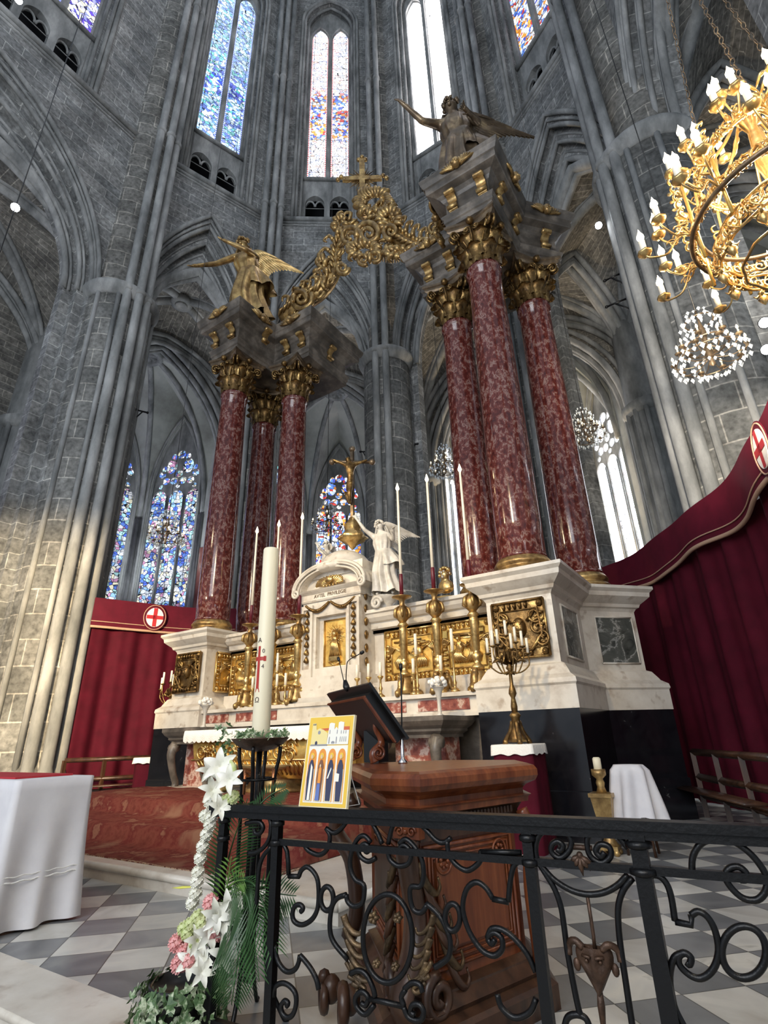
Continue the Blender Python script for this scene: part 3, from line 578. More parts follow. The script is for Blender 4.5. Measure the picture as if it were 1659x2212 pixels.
# ================================================================= high altar: pedestals, columns, canopy
def mir(poly, left): return [(2*AX-x, y) for x, y in poly][::-1] if left else poly
BASE = [(-3.30, 7.62), (-2.04, 7.62), (-2.04, 9.25), (-1.28, 10.1), (-2.1, 11.0), (-4.55, 11.0), (-4.55, 9.0), (-3.30, 9.0)]
COLS = [(-2.67, 8.22), (-3.87, 9.38), (-2.17, 9.86)]
M['relief'] = M['gold_relief']
def relief_panel(parent, A, d, n, x0, x1, z0, z1, name, ground, fig=True, seed=1, egg=True):
    """gilded relief: sunk ground, tongue border, corner rosettes, figure work in the round"""
    rnd = random.Random(seed); mb = MB(); A = Vector(A); d = Vector(d); n = Vector(n)
    def P(t, z, y): return w3(A, d, n, (t, z), y)
    mb.plate(A, d, [(x0, z0), (x1, z0), (x1, z1), (x0, z1)], [], .0, .03, n); pn = mb.build(name, ground, parent)
    mb = MB(); b = .13
    for (a, c) in (((x0, z0), (x1, z0)), ((x1, z0), (x1, z1)), ((x1, z1), (x0, z1)), ((x0, z1), (x0, z0))):
        mb.tube([P(*a, .05), P(*c, .05)], .02, 6)
    for (a, c) in (((x0+b, z0+b), (x1-b, z0+b)), ((x1-b, z0+b), (x1-b, z1-b)), ((x1-b, z1-b), (x0+b, z1-b)), ((x0+b, z1-b), (x0+b, z0+b))):
        mb.tube([P(*a, .04), P(*c, .04)], .014, 6)
    if egg:
        for k in range(int((x1-x0-.3)/.085)):
            t = x0+.19+k*.085
            for z in (z0+b/2, z1-b/2): mb.tube([P(t, z-.045, .035), P(t, z, .065), P(t, z+.045, .035)], [.018, .028, .018], 6)
        for k in range(int((z1-z0-.3)/.085)):
            z = z0+.19+k*.085
            for t in (x0+b/2, x1-b/2): mb.tube([P(t-.045, z, .035), P(t, z, .065), P(t+.045, z, .035)], [.018, .028, .018], 6)
        for t in (x0+b/2, x1-b/2):
            for z in (z0+b/2, z1-b/2): mb.ball(P(t, z, .03), .055, 10); mb.ball(P(t, z, .07), .025, 8)
    mb.build('border', M['old_gold'] if ground is M['old_gold'] else M['gold'], pn)
    if fig:
        mb = MB(); cx_ = (x0+x1)/2; w = (x1-x0)/2-b-.03; h = (z1-z0)/2-b-.03; cz = (z0+z1)/2
        if fig == 'mask':
            mb.ball(P(cx_, cz+.02, .05), .13, 12, (.8, .8, 1.15)); mb.ball(P(cx_, cz, .13), .03, 8, (1, 1, 1.6))
            for s_ in (-1, 1):
                mb.ball(P(cx_+s_*.045, cz+.06, .14), .018, 6); mb.tube([P(cx_+s_*.02, cz+.10, .14), P(cx_+s_*.08, cz+.09, .11)], .012, 5)
                for q in range(3):
                    sp = spiral(cx_+s_*(.25+.03*q), cz+(.32-.32*q)*h/.45, .13, .02, PI/2*(1-s_)+q, 1.3*s_*(1 if q % 2 else -1), 16); mb.tube([P(x, z, .06) for x, z in sp], .022, 6)
                mb.tube([P(cx_+s_*.12, cz+.1, .06), P(cx_+s_*.3, cz+.28, .07), P(cx_+s_*.33, cz-.1, .06), P(cx_+s_*.16, cz-.3, .07), P(cx_, cz-.36, .06)], .025, 6)
            mb.tube([P(cx_-.04, cz-.06, .15), P(cx_+.04, cz-.06, .15)], .012, 5)
        else:
            for f in range(2 if (x1-x0) > .9 else 1):
                fx = cx_+(f-.5)*w*.9 if (x1-x0) > .9 else cx_; s_ = 1 if f else -1; hh = h*1.7; z_ = cz-h*.9
                mb.ball(P(fx, z_+hh*.86, .07), hh*.08, 10); mb.ball(P(fx-s_*.02, z_+hh*.60, .05), hh*.16, 10, (1, .6, 1.4))
                for q in range(7):
                    x = fx+(q-3)*w*.09; mb.tube([P(x*.5+fx*.5, z_+hh*.5, .06), P(x+s_*.03, z_+hh*.25, .08), P(x+(q-3)*.02-s_*.05, z_+.02, .05)], [.02, .032, .02], 6)
                for q in range(5): mb.tube([P(fx+s_*.05, z_+hh*(.66+.02*q), .05), P(fx+s_*(.16+.03*q), z_+hh*(.80+.03*q), .06), P(fx+s_*(.24+.02*q), z_+hh*(.62-.05*q), .05)], .017, 5)
                mb.tube([P(fx-s_*.05, z_+hh*.66, .08), P(fx-s_*.16, z_+hh*.55, .10), P(fx-s_*.08, z_+hh*.70, .10)], .022, 6)
            for q in range(6): mb.tube([P(x0+b+.05+rnd.random()*(2*w), z1-b-.05-rnd.random()*.1, .04) for _ in range(3)], .02, 5)
        mb.build('relief_figures', M['old_gold'] if ground is M['old_gold'] else M['gold'], pn)
    return pn
def pedestal(left):
    P = mir(BASE, left); sd = 'left' if left else 'right'; cx_ = sum(p[0] for p in P)/8
    t = wthing('column_pedestal', 'stepped white marble pedestal on black base carrying the %s group of red columns' % sd, 'pedestal', (cx_, 9.3, 0), 'marble pedestals of the high altar')
    mb = MB(); mb.loft(P, [(.10, 0), (.10, .55), (.08, .56), (.08, 1.53)]); mb.build('black_base', M['black_marble'], t)
    mb = MB(); mb.loft(P, [(.09, 1.53), (.09, 1.83), (.11, 1.86), (.10, 1.92), (.02, 1.98), (.0, 2.02), (-.06, 2.12), (-.12, 2.15), (-.12, 3.12), (-.09, 3.17), (-.05, 3.19), (-.03, 3.24), (.02, 3.28), (.10, 3.35), (.11, 3.42), (.16, 3.47), (.16, 3.52)]); mb.build('dado', M['white_marble'], t)
    k = -1 if left else 1
    def mx(x): return 2*AX-x if left else x
    relief_panel(t, (mx(-2.67), 7.72), (1, 0), (0, -1), -.40, .40, 2.24, 3.06, 'gilded_panel', M['old_gold'], 'mask')
    if left:   # inner return carries a second relief
        relief_panel(t, (mx(-3.20)-.0, 8.40), (0, 1), (1, 0), -.42, .42, 2.24, 3.06, 'gilded_panel', M['gold_relief'], True, 5)
    for A, d, n, w in (((mx(-2.16), 8.55), (0, 1), (k, 0), .44), ((mx(-1.745), 9.76), (k*.667, .745), (k*.745, -.667), .36)):
        mb = MB(); mb.plate(A, d, [(-w, 2.26), (w, 2.26), (w, 3.02), (-w, 3.02)], [], -.02, .012, n); mb.build('grey_panel', M['grey_marble'], t)
        mb = MB()
        for a, b in (((-w, 2.26), (w, 2.26)), ((w, 2.26), (w, 3.02)), ((w, 3.02), (-w, 3.02)), ((-w, 3.02), (-w, 2.26))): mb.tube([w3(A, d, n, a, .012), w3(A, d, n, b, .012)], .016, 5)
        mb.build('panel_moulding', M['white_marble'], t)
    return t
pedestal(False); pedestal(True)
def make_column():
    t = thing('marble_column', '', 'column')
    mb = MB(); mb.box((-.50, -.50, 3.51), (.50, .50, 3.56)); mb.lathe([(.49, 3.56), (.50, 3.60), (.47, 3.64), (.43, 3.66), (.43, 3.69), (.46, 3.71), (.46, 3.75), (.44, 3.78), (.42, 3.81), (.40, 3.83)], 32); mb.build('gilded_base', M['bronze_gold'], t)
    mb = MB(); pr = [(.405, 3.82), (.39, 3.9)]+[(.388-.055*((i/12)**1.7), 3.9+6.1*i/12) for i in range(13)]+[(.36, 10.02), (.37, 10.06), (.37, 10.13), (.34, 10.16)]
    mb.lathe(pr, 36); mb.build('shaft', M['red_marble'], t)
    # Corinthian capital: bell, two tiers of acanthus, volutes, concave abacus
    cap = MB(); cap.lathe([(.30, 10.14), (.32, 10.5), (.36, 10.9), (.44, 11.1)], 20); c = cap.build('capital', M['old_gold'], t)
    mb = MB()
    def leaf(a, r0, z0, h, curl, w):
        rows = []
        for i in range(7):
            u = i/6; r = r0+curl*u**2.2*1.0; z = z0+h*(1-(1-u)**1.8) if u < .8 else z0+h*.97-.05*(u-.8)*5; ww = w*(1-.25*u)*(1 if i % 2 else .82); row = []
            if u > .9: ww *= .55
            for j in range(-3, 4):
                q = j/3; an = a+q*ww/r0; rr = r+.05*(1-q*q)-.02*(j % 2); row.append((rr*math.cos(an), rr*math.sin(an), z-.02*abs(q)))
            rows.append(row)
        mb.grid(rows)
    for k in range(8): leaf(2*PI*k/8, .33, 10.16, .42, .20, .15)
    for k in range(8): leaf(2*PI*(k+.5)/8, .34, 10.3, .62, .22, .14)
    mb.build('acanthus_leaves', M['old_gold'], c)
    mb = MB()
    for k in range(4):
        a = PI/4+PI/2*k; u = Vector((math.cos(a), math.sin(a), 0)); s_ = Vector((-u.y, u.x, 0))
        for sg in (-1, 1):
            sp = spiral(0, 0, .13, .015, PI*.75, -1.6, 22)
            mb.tube([Vector((0, 0, 10.62))+u*.36+s_*sg*.13]+[u*(.58+x*.9)+s_*sg*(.05)+Vector((0, 0, 10.99+z)) for x, z in sp], .028, 6)
        b = PI/2*k; v = Vector((math.cos(b), math.sin(b), 0)); s2 = Vector((-v.y, v.x, 0))
        for sg in (-1, 1): mb.tube([v*.36+s2*sg*.03+Vector((0, 0, 10.7))]+[v*.46+s2*sg*(.10+x)+Vector((0, 0, 11.0+z)) for x, z in spiral(0, 0, .08, .01, PI, 1.4*sg, 16)], .02, 6)
        mb.ball(v*.50+Vector((0, 0, 11.17)), .085, 8)
    mb.build('volute', M['old_gold'], c)
    mb = MB(); ab = []
    for k in range(4):
        a = PI/4+PI/2*k; b = a+PI/2
        for i in range(8):
            u = i/8; p = Vector((math.cos(a), math.sin(a))).lerp(Vector((math.cos(b), math.sin(b))), u)*.74; p *= 1-.22*math.sin(PI*u); ab.append((p.x, p.y))
    mb.loft(ab, [(-.03, 11.10), (0, 11.14), (0, 11.20), (.03, 11.22), (.03, 11.28)]); mb.build('abacus', M['bronze_dark'], c)
    return t
col0 = make_column(); labs = {(0, 0): 'thickest looking front red marble column of the right group', (0, 1): 'inner red marble column of the right group, left of the front one', (0, 2): 'rightmost red marble column of the whole altar',
     (1, 0): 'leftmost red marble column of the whole altar', (1, 1): 'red marble column of the left group nearest the tabernacle', (1, 2): 'rear red marble column of the left group, between the other two'}
first = True
for sd in (0, 1):
    for k, (x, y) in enumerate(COLS):
        X = 2*AX-x if sd else x; rot = (0, 0, math.radians(-47 if not sd else 47))[k]
        if first: col0.location = (X, y, 0); col0['label'] = labs[(0, 0)]; first = False
        else: dup(col0, (X, y, 0), labs[(sd, k)], rot)
        
for o in C.objects:
    if o.name.startswith('marble_column'): o['group'] = 'red marble columns of the high altar'
def cherub(mb, c, n, s, sc=1.0):
    """winged cherub head facing n"""
    c = Vector(c); n = Vector(n).normalized(); s = Vector(s).normalized(); up = Vector((0, 0, 1))
    mb.ball(c+n*.06*sc, .10*sc, 12, (1, 1, 1.12)); mb.ball(c+n*.155*sc, .022*sc, 6); mb.ball(c+n*.05*sc+up*.06*sc, .095*sc, 10)
    for sg in (-1, 1):
        mb.ball(c+n*.13*sc+s*sg*.045*sc-up*.02*sc, .032*sc, 6)
        for q in range(6):
            a = .15+q*.23; L = (.42-.035*q)*sc
            tip = c+s*sg*math.cos(a)*L+up*math.sin(a)*L; mid = c+s*sg*math.cos(a*.5)*L*.6+up*(math.sin(a*.5)*L*.5-.05*sc)+n*.05*sc
            mb.tube(smoothpath([c+s*sg*.08*sc-up*.04*sc, mid, tip], 4), [.03*sc]*6+[.04*sc, .03*sc, .008*sc][:3], 6, flat=(1, .6))
def console(mb, c, n, h=.42, w=.10):
    """S-scroll bracket"""
    c = Vector(c); n = Vector(n).normalized(); s = Vector((-n.y, n.x, 0)); up = Vector((0, 0, 1)); rows = []
    path = [(.04, -h), (.10, -h*.8), (.05, -h*.5), (.10, -h*.25), (.24, -.06), (.22, .02), (.14, .0), (.16, -.08)]
    pp = smoothpath([Vector((a, 0, b)) for a, b in path], 3)
    for p in pp: rows.append([c+n*p.x+s*x+up*p.z for x in (-w, -w*.5, 0, w*.5, w)])
    mb.grid(rows); rows = [[p-n*.03 for p in r] for r in rows]; mb.grid(rows)
    for a, b in ((.17, -.03), (.08, -h*.85)):
        q = c+n*a+up*b; mb.tube([q-s*w*1.15, q+s*w*1.15], .055, 8)
def entablature(left):
    P = [(-3.37, 7.55), (-1.97, 7.55), (-1.97, 9.22), (-1.2, 10.1), (-2.1, 11.05), (-4.75, 11.05), (-4.75, 8.95), (-3.37, 8.95)]
    P = mir(P, left); sd = 'left' if left else 'right'
    t = wthing('column_entablature', 'broken dark marble entablature resting on the %s group of columns' % sd, 'entablature', (sum(p[0] for p in P)/8, 9.3, 11.28), 'canopy entablatures of the high altar')
    mb = MB(); mb.loft(P, [(-.17, 11.28), (-.17, 11.40), (-.14, 11.42), (-.14, 11.52), (-.10, 11.56), (-.10, 11.60), (-.2, 11.62), (-.2, 12.02), (-.16, 12.05), (-.12, 12.12)]); mb.build('frieze', M['dark_marble'], t)
    mb = MB(); mb.loft(P, [(-.12, 12.12), (-.05, 12.18), (.10, 12.22), (.12, 12.24), (.12, 12.38), (.15, 12.40), (.20, 12.50), (.22, 12.58), (.22, 12.62)]); mb.build('cornice', M['dark_marble'], t)
    def mx(x): return 2*AX-x if left else x
    k = -1 if left else 1
    for (x, y), n in (((-2.98, 7.72), (0, -1)), ((-2.30, 7.72), (0, -1)), ((-2.14, 8.1), (k, 0)), ((-2.14, 9.0), (k, 0)), ((-1.68, 9.85), (k*.76, -.65)), ((-3.54, 8.35), (-k, 0)), ((-4.35, 9.12), (0, -1)), ((-3.75, 9.12), (0, -1)), ((-4.92+.34, 10.0), (-k, 0))):
        mb = MB(); console(mb, (mx(x), y, 12.1), (*n, 0)); mb.build('console', M['bronze_gold'], t)
    for (x, y), n in (((-2.67, 7.36), (0, -1)), ((-1.79, 8.35), (k, 0)), ((-1.44, 9.55), (k*.76, -.65)), ((-3.57, 8.2), (-k, 0)), ((-4.15, 8.76), (0, -1))):
        nn = Vector((*n, 0)); mb = MB(); cherub(mb, (mx(x), y, 12.46), nn, (-nn.y, nn.x, 0), 1.0); mb.build('cherub_head', M['bronze_gold'], t)
    return t
entablature(False); entablature(True)
# ================================================================= figures
def skin(name, verts, edges, radii, m, parent=None, sub=2, root=0):
    """one continuous limb/body surface grown along a skeleton"""
    me = bpy.data.meshes.new(name); me.from_pydata([tuple(v) for v in verts], edges, []); o = bpy.data.objects.new(name, me); C.objects.link(o)
    md = o.modifiers.new('s', 'SKIN'); md.use_smooth_shade = True
    for i, r in enumerate(radii): me.skin_vertices[0].data[i].radius = (r, r) if not isinstance(r, tuple) else r; me.skin_vertices[0].data[i].use_root = (i == root)
    sb = o.modifiers.new('u', 'SUBSURF'); sb.levels = sub; sb.render_levels = sub
    dg = bpy.context.evaluated_depsgraph_get(); nm = bpy.data.meshes.new_from_object(o.evaluated_get(dg)); nm.name = name
    o.modifiers.clear(); o.data = nm; nm.materials.clear(); nm.materials.append(m); nm.polygons.foreach_set('use_smooth', [True]*len(nm.polygons))
    if parent: o.parent = parent
    return o
def body(parent, J, m, H=1.0, child=False):
    """J: joints in the figure's own frame; H scale. Head, torso, arms, legs and hands in one skin"""
    V = []; E = []; R = []
    def a(p, r, frm=None): V.append(Vector(p)); R.append(r*H); i = len(V)-1; E.append((frm, i)) if frm is not None else None; return i
    k = 1.25 if child else 1.0
    pel = a(J['pelvis'], .16*k); wst = a(J['waist'], .125*k, pel); ch = a(J['chest'], (.175*H*k, .13*H*k) and .165*k, wst); nk = a(J['neck'], .062*k, ch)
    hd0 = a(Vector(J['neck']).lerp(Vector(J['head']), .55), .082*k, nk); hd = a(J['head'], .108*k*(1.15 if child else 1), hd0); a(Vector(J['head'])+(Vector(J['head'])-Vector(J['neck']))*.42, .075*k, hd)
    for s in 'LR':
        sh = a(J['sh'+s], .075*k, ch); el = a(J['el'+s], .050*k, sh); fm = a(Vector(J['el'+s]).lerp(Vector(J['wr'+s]), .35), .048*k, el); wr = a(J['wr'+s], .030*k, fm)
        d = (Vector(J['wr'+s])-Vector(J['el'+s])).normalized(); pa = a(Vector(J['wr'+s])+d*.08*H, .036, wr); n = d.orthogonal().normalized()
        for q in range(4): f = a(V[pa]+d*.05*H+n*(q-1.5)*.022*H, .011, pa); a(V[f]+d*.055*H+n*(q-1.5)*.008*H+d.cross(n)*.02*H, .009, f)
        th = a(Vector(J['wr'+s])+d*.04*H+n*.05*H, .012, wr); a(V[th]+d*.04*H+n*.015*H, .010, th)
        hp = a(J['hip'+s], .11*k, pel); kn = a(J['kn'+s], .075*k, hp); cf = a(Vector(J['kn'+s]).lerp(Vector(J['an'+s]), .35), .068*k, kn); an = a(J['an'+s], .042*k, cf); a(J['to'+s], .032*k, an)
    return skin('body', V, E, R, m, parent, 2)
def face(parent, c, fwd, m, r=.1):
    """nose, brows, eyes, lips, ears"""
    c = Vector(c); f = Vector(fwd).normalized(); s = f.cross(Vector((0, 0, 1))).normalized(); u = s.cross(f); mb = MB()
    mb.tube([c+f*r*.98+u*r*.25, c+f*r*1.28-u*r*.12, c+f*r*.98-u*r*.22], [.1*r, .17*r, .1*r], 6)
    for k in (-1, 1):
        mb.ball(c+f*r*.95+s*k*r*.36+u*r*.18, r*.13, 8); mb.tube([c+f*r*1.02+s*k*r*.15+u*r*.36, c+f*r*.95+s*k*r*.55+u*r*.36], r*.07, 5)
        mb.ball(c+s*k*r*1.02-f*r*.05, r*.2, 8, (.6, .6, 1.2))
    mb.tube([c+f*r*.98-s*r*.25-u*r*.46, c+f*r*1.06-u*r*.43, c+f*r*.98+s*r*.25-u*r*.46], r*.08, 5); mb.ball(c+f*r*.85-u*r*.75, r*.26, 8)
    return mb.build('face', m, parent)
def hair(parent, c, back, m, r=.115, long=0.0):
    mb = MB(); c = Vector(c); b = Vector(back).normalized(); s = b.cross(Vector((0, 0, 1))).normalized()
    rnd = random.Random(3)
    for i in range(60):
        a = rnd.uniform(0, 2*PI); e = rnd.uniform(-.35, 1.5); d = Vector((math.cos(a)*math.cos(e), math.sin(a)*math.cos(e), math.sin(e)))
        if d.dot(b) < -.35 and e < .75: continue
        mb.ball(c+d*r*.92, r*.30, 6)
    if long:
        for q in range(7): x = (q-3)*.035; mb.tube([c+b*r+s*x, c+b*r*1.5+s*x*1.5-Vector((0, 0, long*.5)), c+b*r*1.2+s*x*1.8-Vector((0, 0, long))], [.035, .03, .012], 6)
    return mb.build('hair', m, parent)
def robe(parent, spine, m, folds=11, seed=1, fwd=(0, -1, 0), open_=0, name='robe'):
    """draped cloth hanging round a line of (centre, rx, ry) rings with running folds"""
    rnd = random.Random(seed); ph = [rnd.uniform(0, 2*PI) for _ in range(4)]; rows = []; n = 56; k = len(spine); P = []
    cs = smoothpath([Vector(c) for c, *_ in spine], 4); m_ = len(cs)
    for i, c in enumerate(cs):
        u = i/(m_-1)*(k-1); j = min(int(u), k-2); f = u-j; rx = spine[j][1]*(1-f)+spine[j+1][1]*f; ry = spine[j][2]*(1-f)+spine[j+1][2]*f; t = i/(m_-1); row = []
        for q in range(n):
            a = 2*PI*q/n; w = 1+(.03+.15*t)*math.sin(folds*a+ph[0]+2.2*t)+.06*t*math.sin((folds*2+1)*a+ph[1]-3*t)+.05*math.sin(3*a+ph[2]+5*t)
            row.append(c+Vector((rx*w*math.cos(a), ry*w*math.sin(a), .03*t*math.sin(5*a+ph[3]))))
        rows.append(row)
    mb = MB(); mb.grid(rows, closed=True); return mb.build(name, m, parent)
def wing(parent, root, out, up, m, L=1.2, name='wing', thick=.03):
    """feathered wing: shoulder arc with three rows of overlapping feathers"""
    root = Vector(root); o = Vector(out).normalized(); u = (Vector(up)-o*Vector(up).dot(o)).normalized(); n = o.cross(u); mb = MB()
    arc = smoothpath([root, root+o*L*.22+u*L*.36, root+o*L*.48+u*L*.44, root+o*L*.62+u*L*.22], 5); mb.tube(arc, [.07*L*(1-.5*i/len(arc)) for i in range(len(arc))], 8)
    for row, (ln, wd, off) in enumerate(((1.0, .060, .0), (.62, .055, .03), (.34, .045, .055))):
        for i in range(len(arc)):
            t = i/(len(arc)-1); b = arc[i]-u*.02*L; d = (-u*(1.0-.25*t)+o*(.05+.38*t)).normalized(); l = L*ln*(.55+.55*t-.25*max(0, t-.8)*4*.3)
            s_ = n.cross(d).normalized(); rows = []
            for q in range(6):
                v = q/5; w_ = wd*L*math.sin(PI*min(1, .25+v*.8))**.7 if v < 1 else .012*L; c = b+d*l*v+n*(off*L+.02*L*math.sin(PI*v))
                rows.append([c-s_*w_, c+n*.018*L, c+s_*w_])
            mb.grid(rows); mb.grid([[p-n*.02*L for p in r[::-1]] for r in rows])
    return mb.build(name, m, parent)
def angel(name, label, cat, loc, rot, mats, scale=1.0, pose='bless', wings='RL', group=None, wL=1.15, cross=False, lean=0.0, wo=(.75, .55, .35)):
    mb_, mr, mw = mats
    t = thing(name, label, cat, loc, group, rot); t.scale = (scale,)*3; l = lean
    J = dict(pelvis=(0, 0, .98), waist=(l*.3, 0, 1.16), chest=(l*.6, -.02, 1.38), neck=(l, -.03, 1.60), head=(l*1.25, -.06, 1.74), shL=(l*.8-.19, 0, 1.50), shR=(l*.8+.19, 0, 1.50),
             hipL=(-.11, 0, .92), hipR=(.11, 0, .92), knL=(-.16, -.14, .52), knR=(.13, .02, .50), anL=(-.14, .02, .08), anR=(.20, .06, .10), toL=(-.16, -.14, .03), toR=(.22, -.08, .03))
    if pose == 'bless': J.update(elL=(l-.42, -.18, 1.38), wrL=(l-.62, -.30, 1.58), elR=(l+.34, -.05, 1.28), wrR=(l+.20, -.26, 1.22))
    if pose == 'point': J.update(elL=(l-.46, -.10, 1.22), wrL=(l-.72, -.22, 1.05), elR=(l+.10, -.28, 1.36), wrR=(l-.22, -.32, 1.50))
    if pose == 'raise': J.update(elL=(l-.36, -.15, 1.66), wrL=(l-.52, -.22, 1.92), elR=(l+.36, -.1, 1.30), wrR=(l+.44, -.3, 1.42))
    if pose == 'out': J.update(elL=(l-.46, -.06, 1.54), wrL=(l-.70, -.10, 1.74), elR=(l+.30, -.10, 1.26), wrR=(l+.16, -.30, 1.16))
    body(t, J, mb_); h = Vector(J['head'])+Vector((0, -.005, .03)); face(t, h, (-.25, -1, -.1), mb_, .108); hair(t, h, (0, 1, 0), mb_, .118, .22)
    robe(t, [((l*.75, 0, 1.50), .20, .13), ((l*.6, 0, 1.30), .225, .165), ((l*.3, 0, 1.10), .18, .15), ((0, 0, .92), .24, .20), ((-.02, .02, .55), .27, .25), ((.04, .06, .18), .33, .30), ((.06, .08, .06), .37, .33)], mr, 9, len(label))
    robe(t, [((l*.2+.02, .02, 1.12), .22, .19), ((.05, .04, .92), .30, .24), ((.12, .08, .72), .33, .28)], mr, 7, 5, name='mantle')
    for s_, q in (('L', -1), ('R', 1)):
        if s_ in wings: wing(t, (l*.7+q*.08, .14, 1.42), (q*wo[0], wo[1], wo[2]), (-q*.1, .1, 1), mw, wL)
    return t
G3 = (M['bronze_gold'], M['bronze_gold'], M['gold']); D3 = (M['bronze_dark'], M['bronze_dark'], M['bronze_dark']); W3 = (M['statue'],)*3
angel('angel_statue', 'gilded winged angel standing on the left canopy corner, wing spread to the right', 'statue', (-9.95, 8.15, 12.66), math.radians(35), G3, 1.72, 'point', 'R', 'angels on top of the canopy', .72, lean=-.14, wo=(.7, .3, .65))
angel('angel_statue', 'dark bronze winged angel on top of the right canopy, one arm raised', 'statue', (-2.85, 8.25, 12.66), math.radians(22), D3, 1.78, 'bless', 'R', 'angels on top of the canopy', .95, lean=-.05, wo=(.55, .35, .75))
def putto(label, loc, rot, sc=1.0, m=None, group='gilded cherubs on the canopy'):
    m = m or M['bronze_gold']; t = thing('cherub_statue', label, 'statue', loc, group, rot); t.scale = (sc,)*3
    J = dict(pelvis=(0, 0, .22), waist=(0, 0, .34), chest=(0, -.01, .48), neck=(0, -.01, .62), head=(.02, -.03, .74), shL=(-.12, 0, .55), shR=(.12, 0, .55), elL=(-.26, -.08, .48), wrL=(-.18, -.24, .46), elR=(.28, -.06, .52), wrR=(.36, -.16, .40),
             hipL=(-.08, 0, .18), hipR=(.08, 0, .18), knL=(-.15, -.24, .22), knR=(.18, -.22, .18), anL=(-.14, -.24, -.02), anR=(.22, -.20, -.06), toL=(-.15, -.32, -.05), toR=(.24, -.28, -.09))
    body(t, J, m, .72, True); face(t, (.02, -.04, .75), (0, -1, 0), m, .10); hair(t, (.02, -.03, .76), (0, 1, 0), m, .11)
    for q in (-1, 1): wing(t, (q*.04, .08, .5), (q, .3, .2), (0, 0, 1), m, .42)
    return t
putto('small gilded cherub seated on the left arm of the scrolled crown', (-8.75, 9.25, 13.45), .2, 1.1)
putto('small gilded cherub on the front edge of the right canopy', (-3.75, 8.85, 12.75), .1, .8)
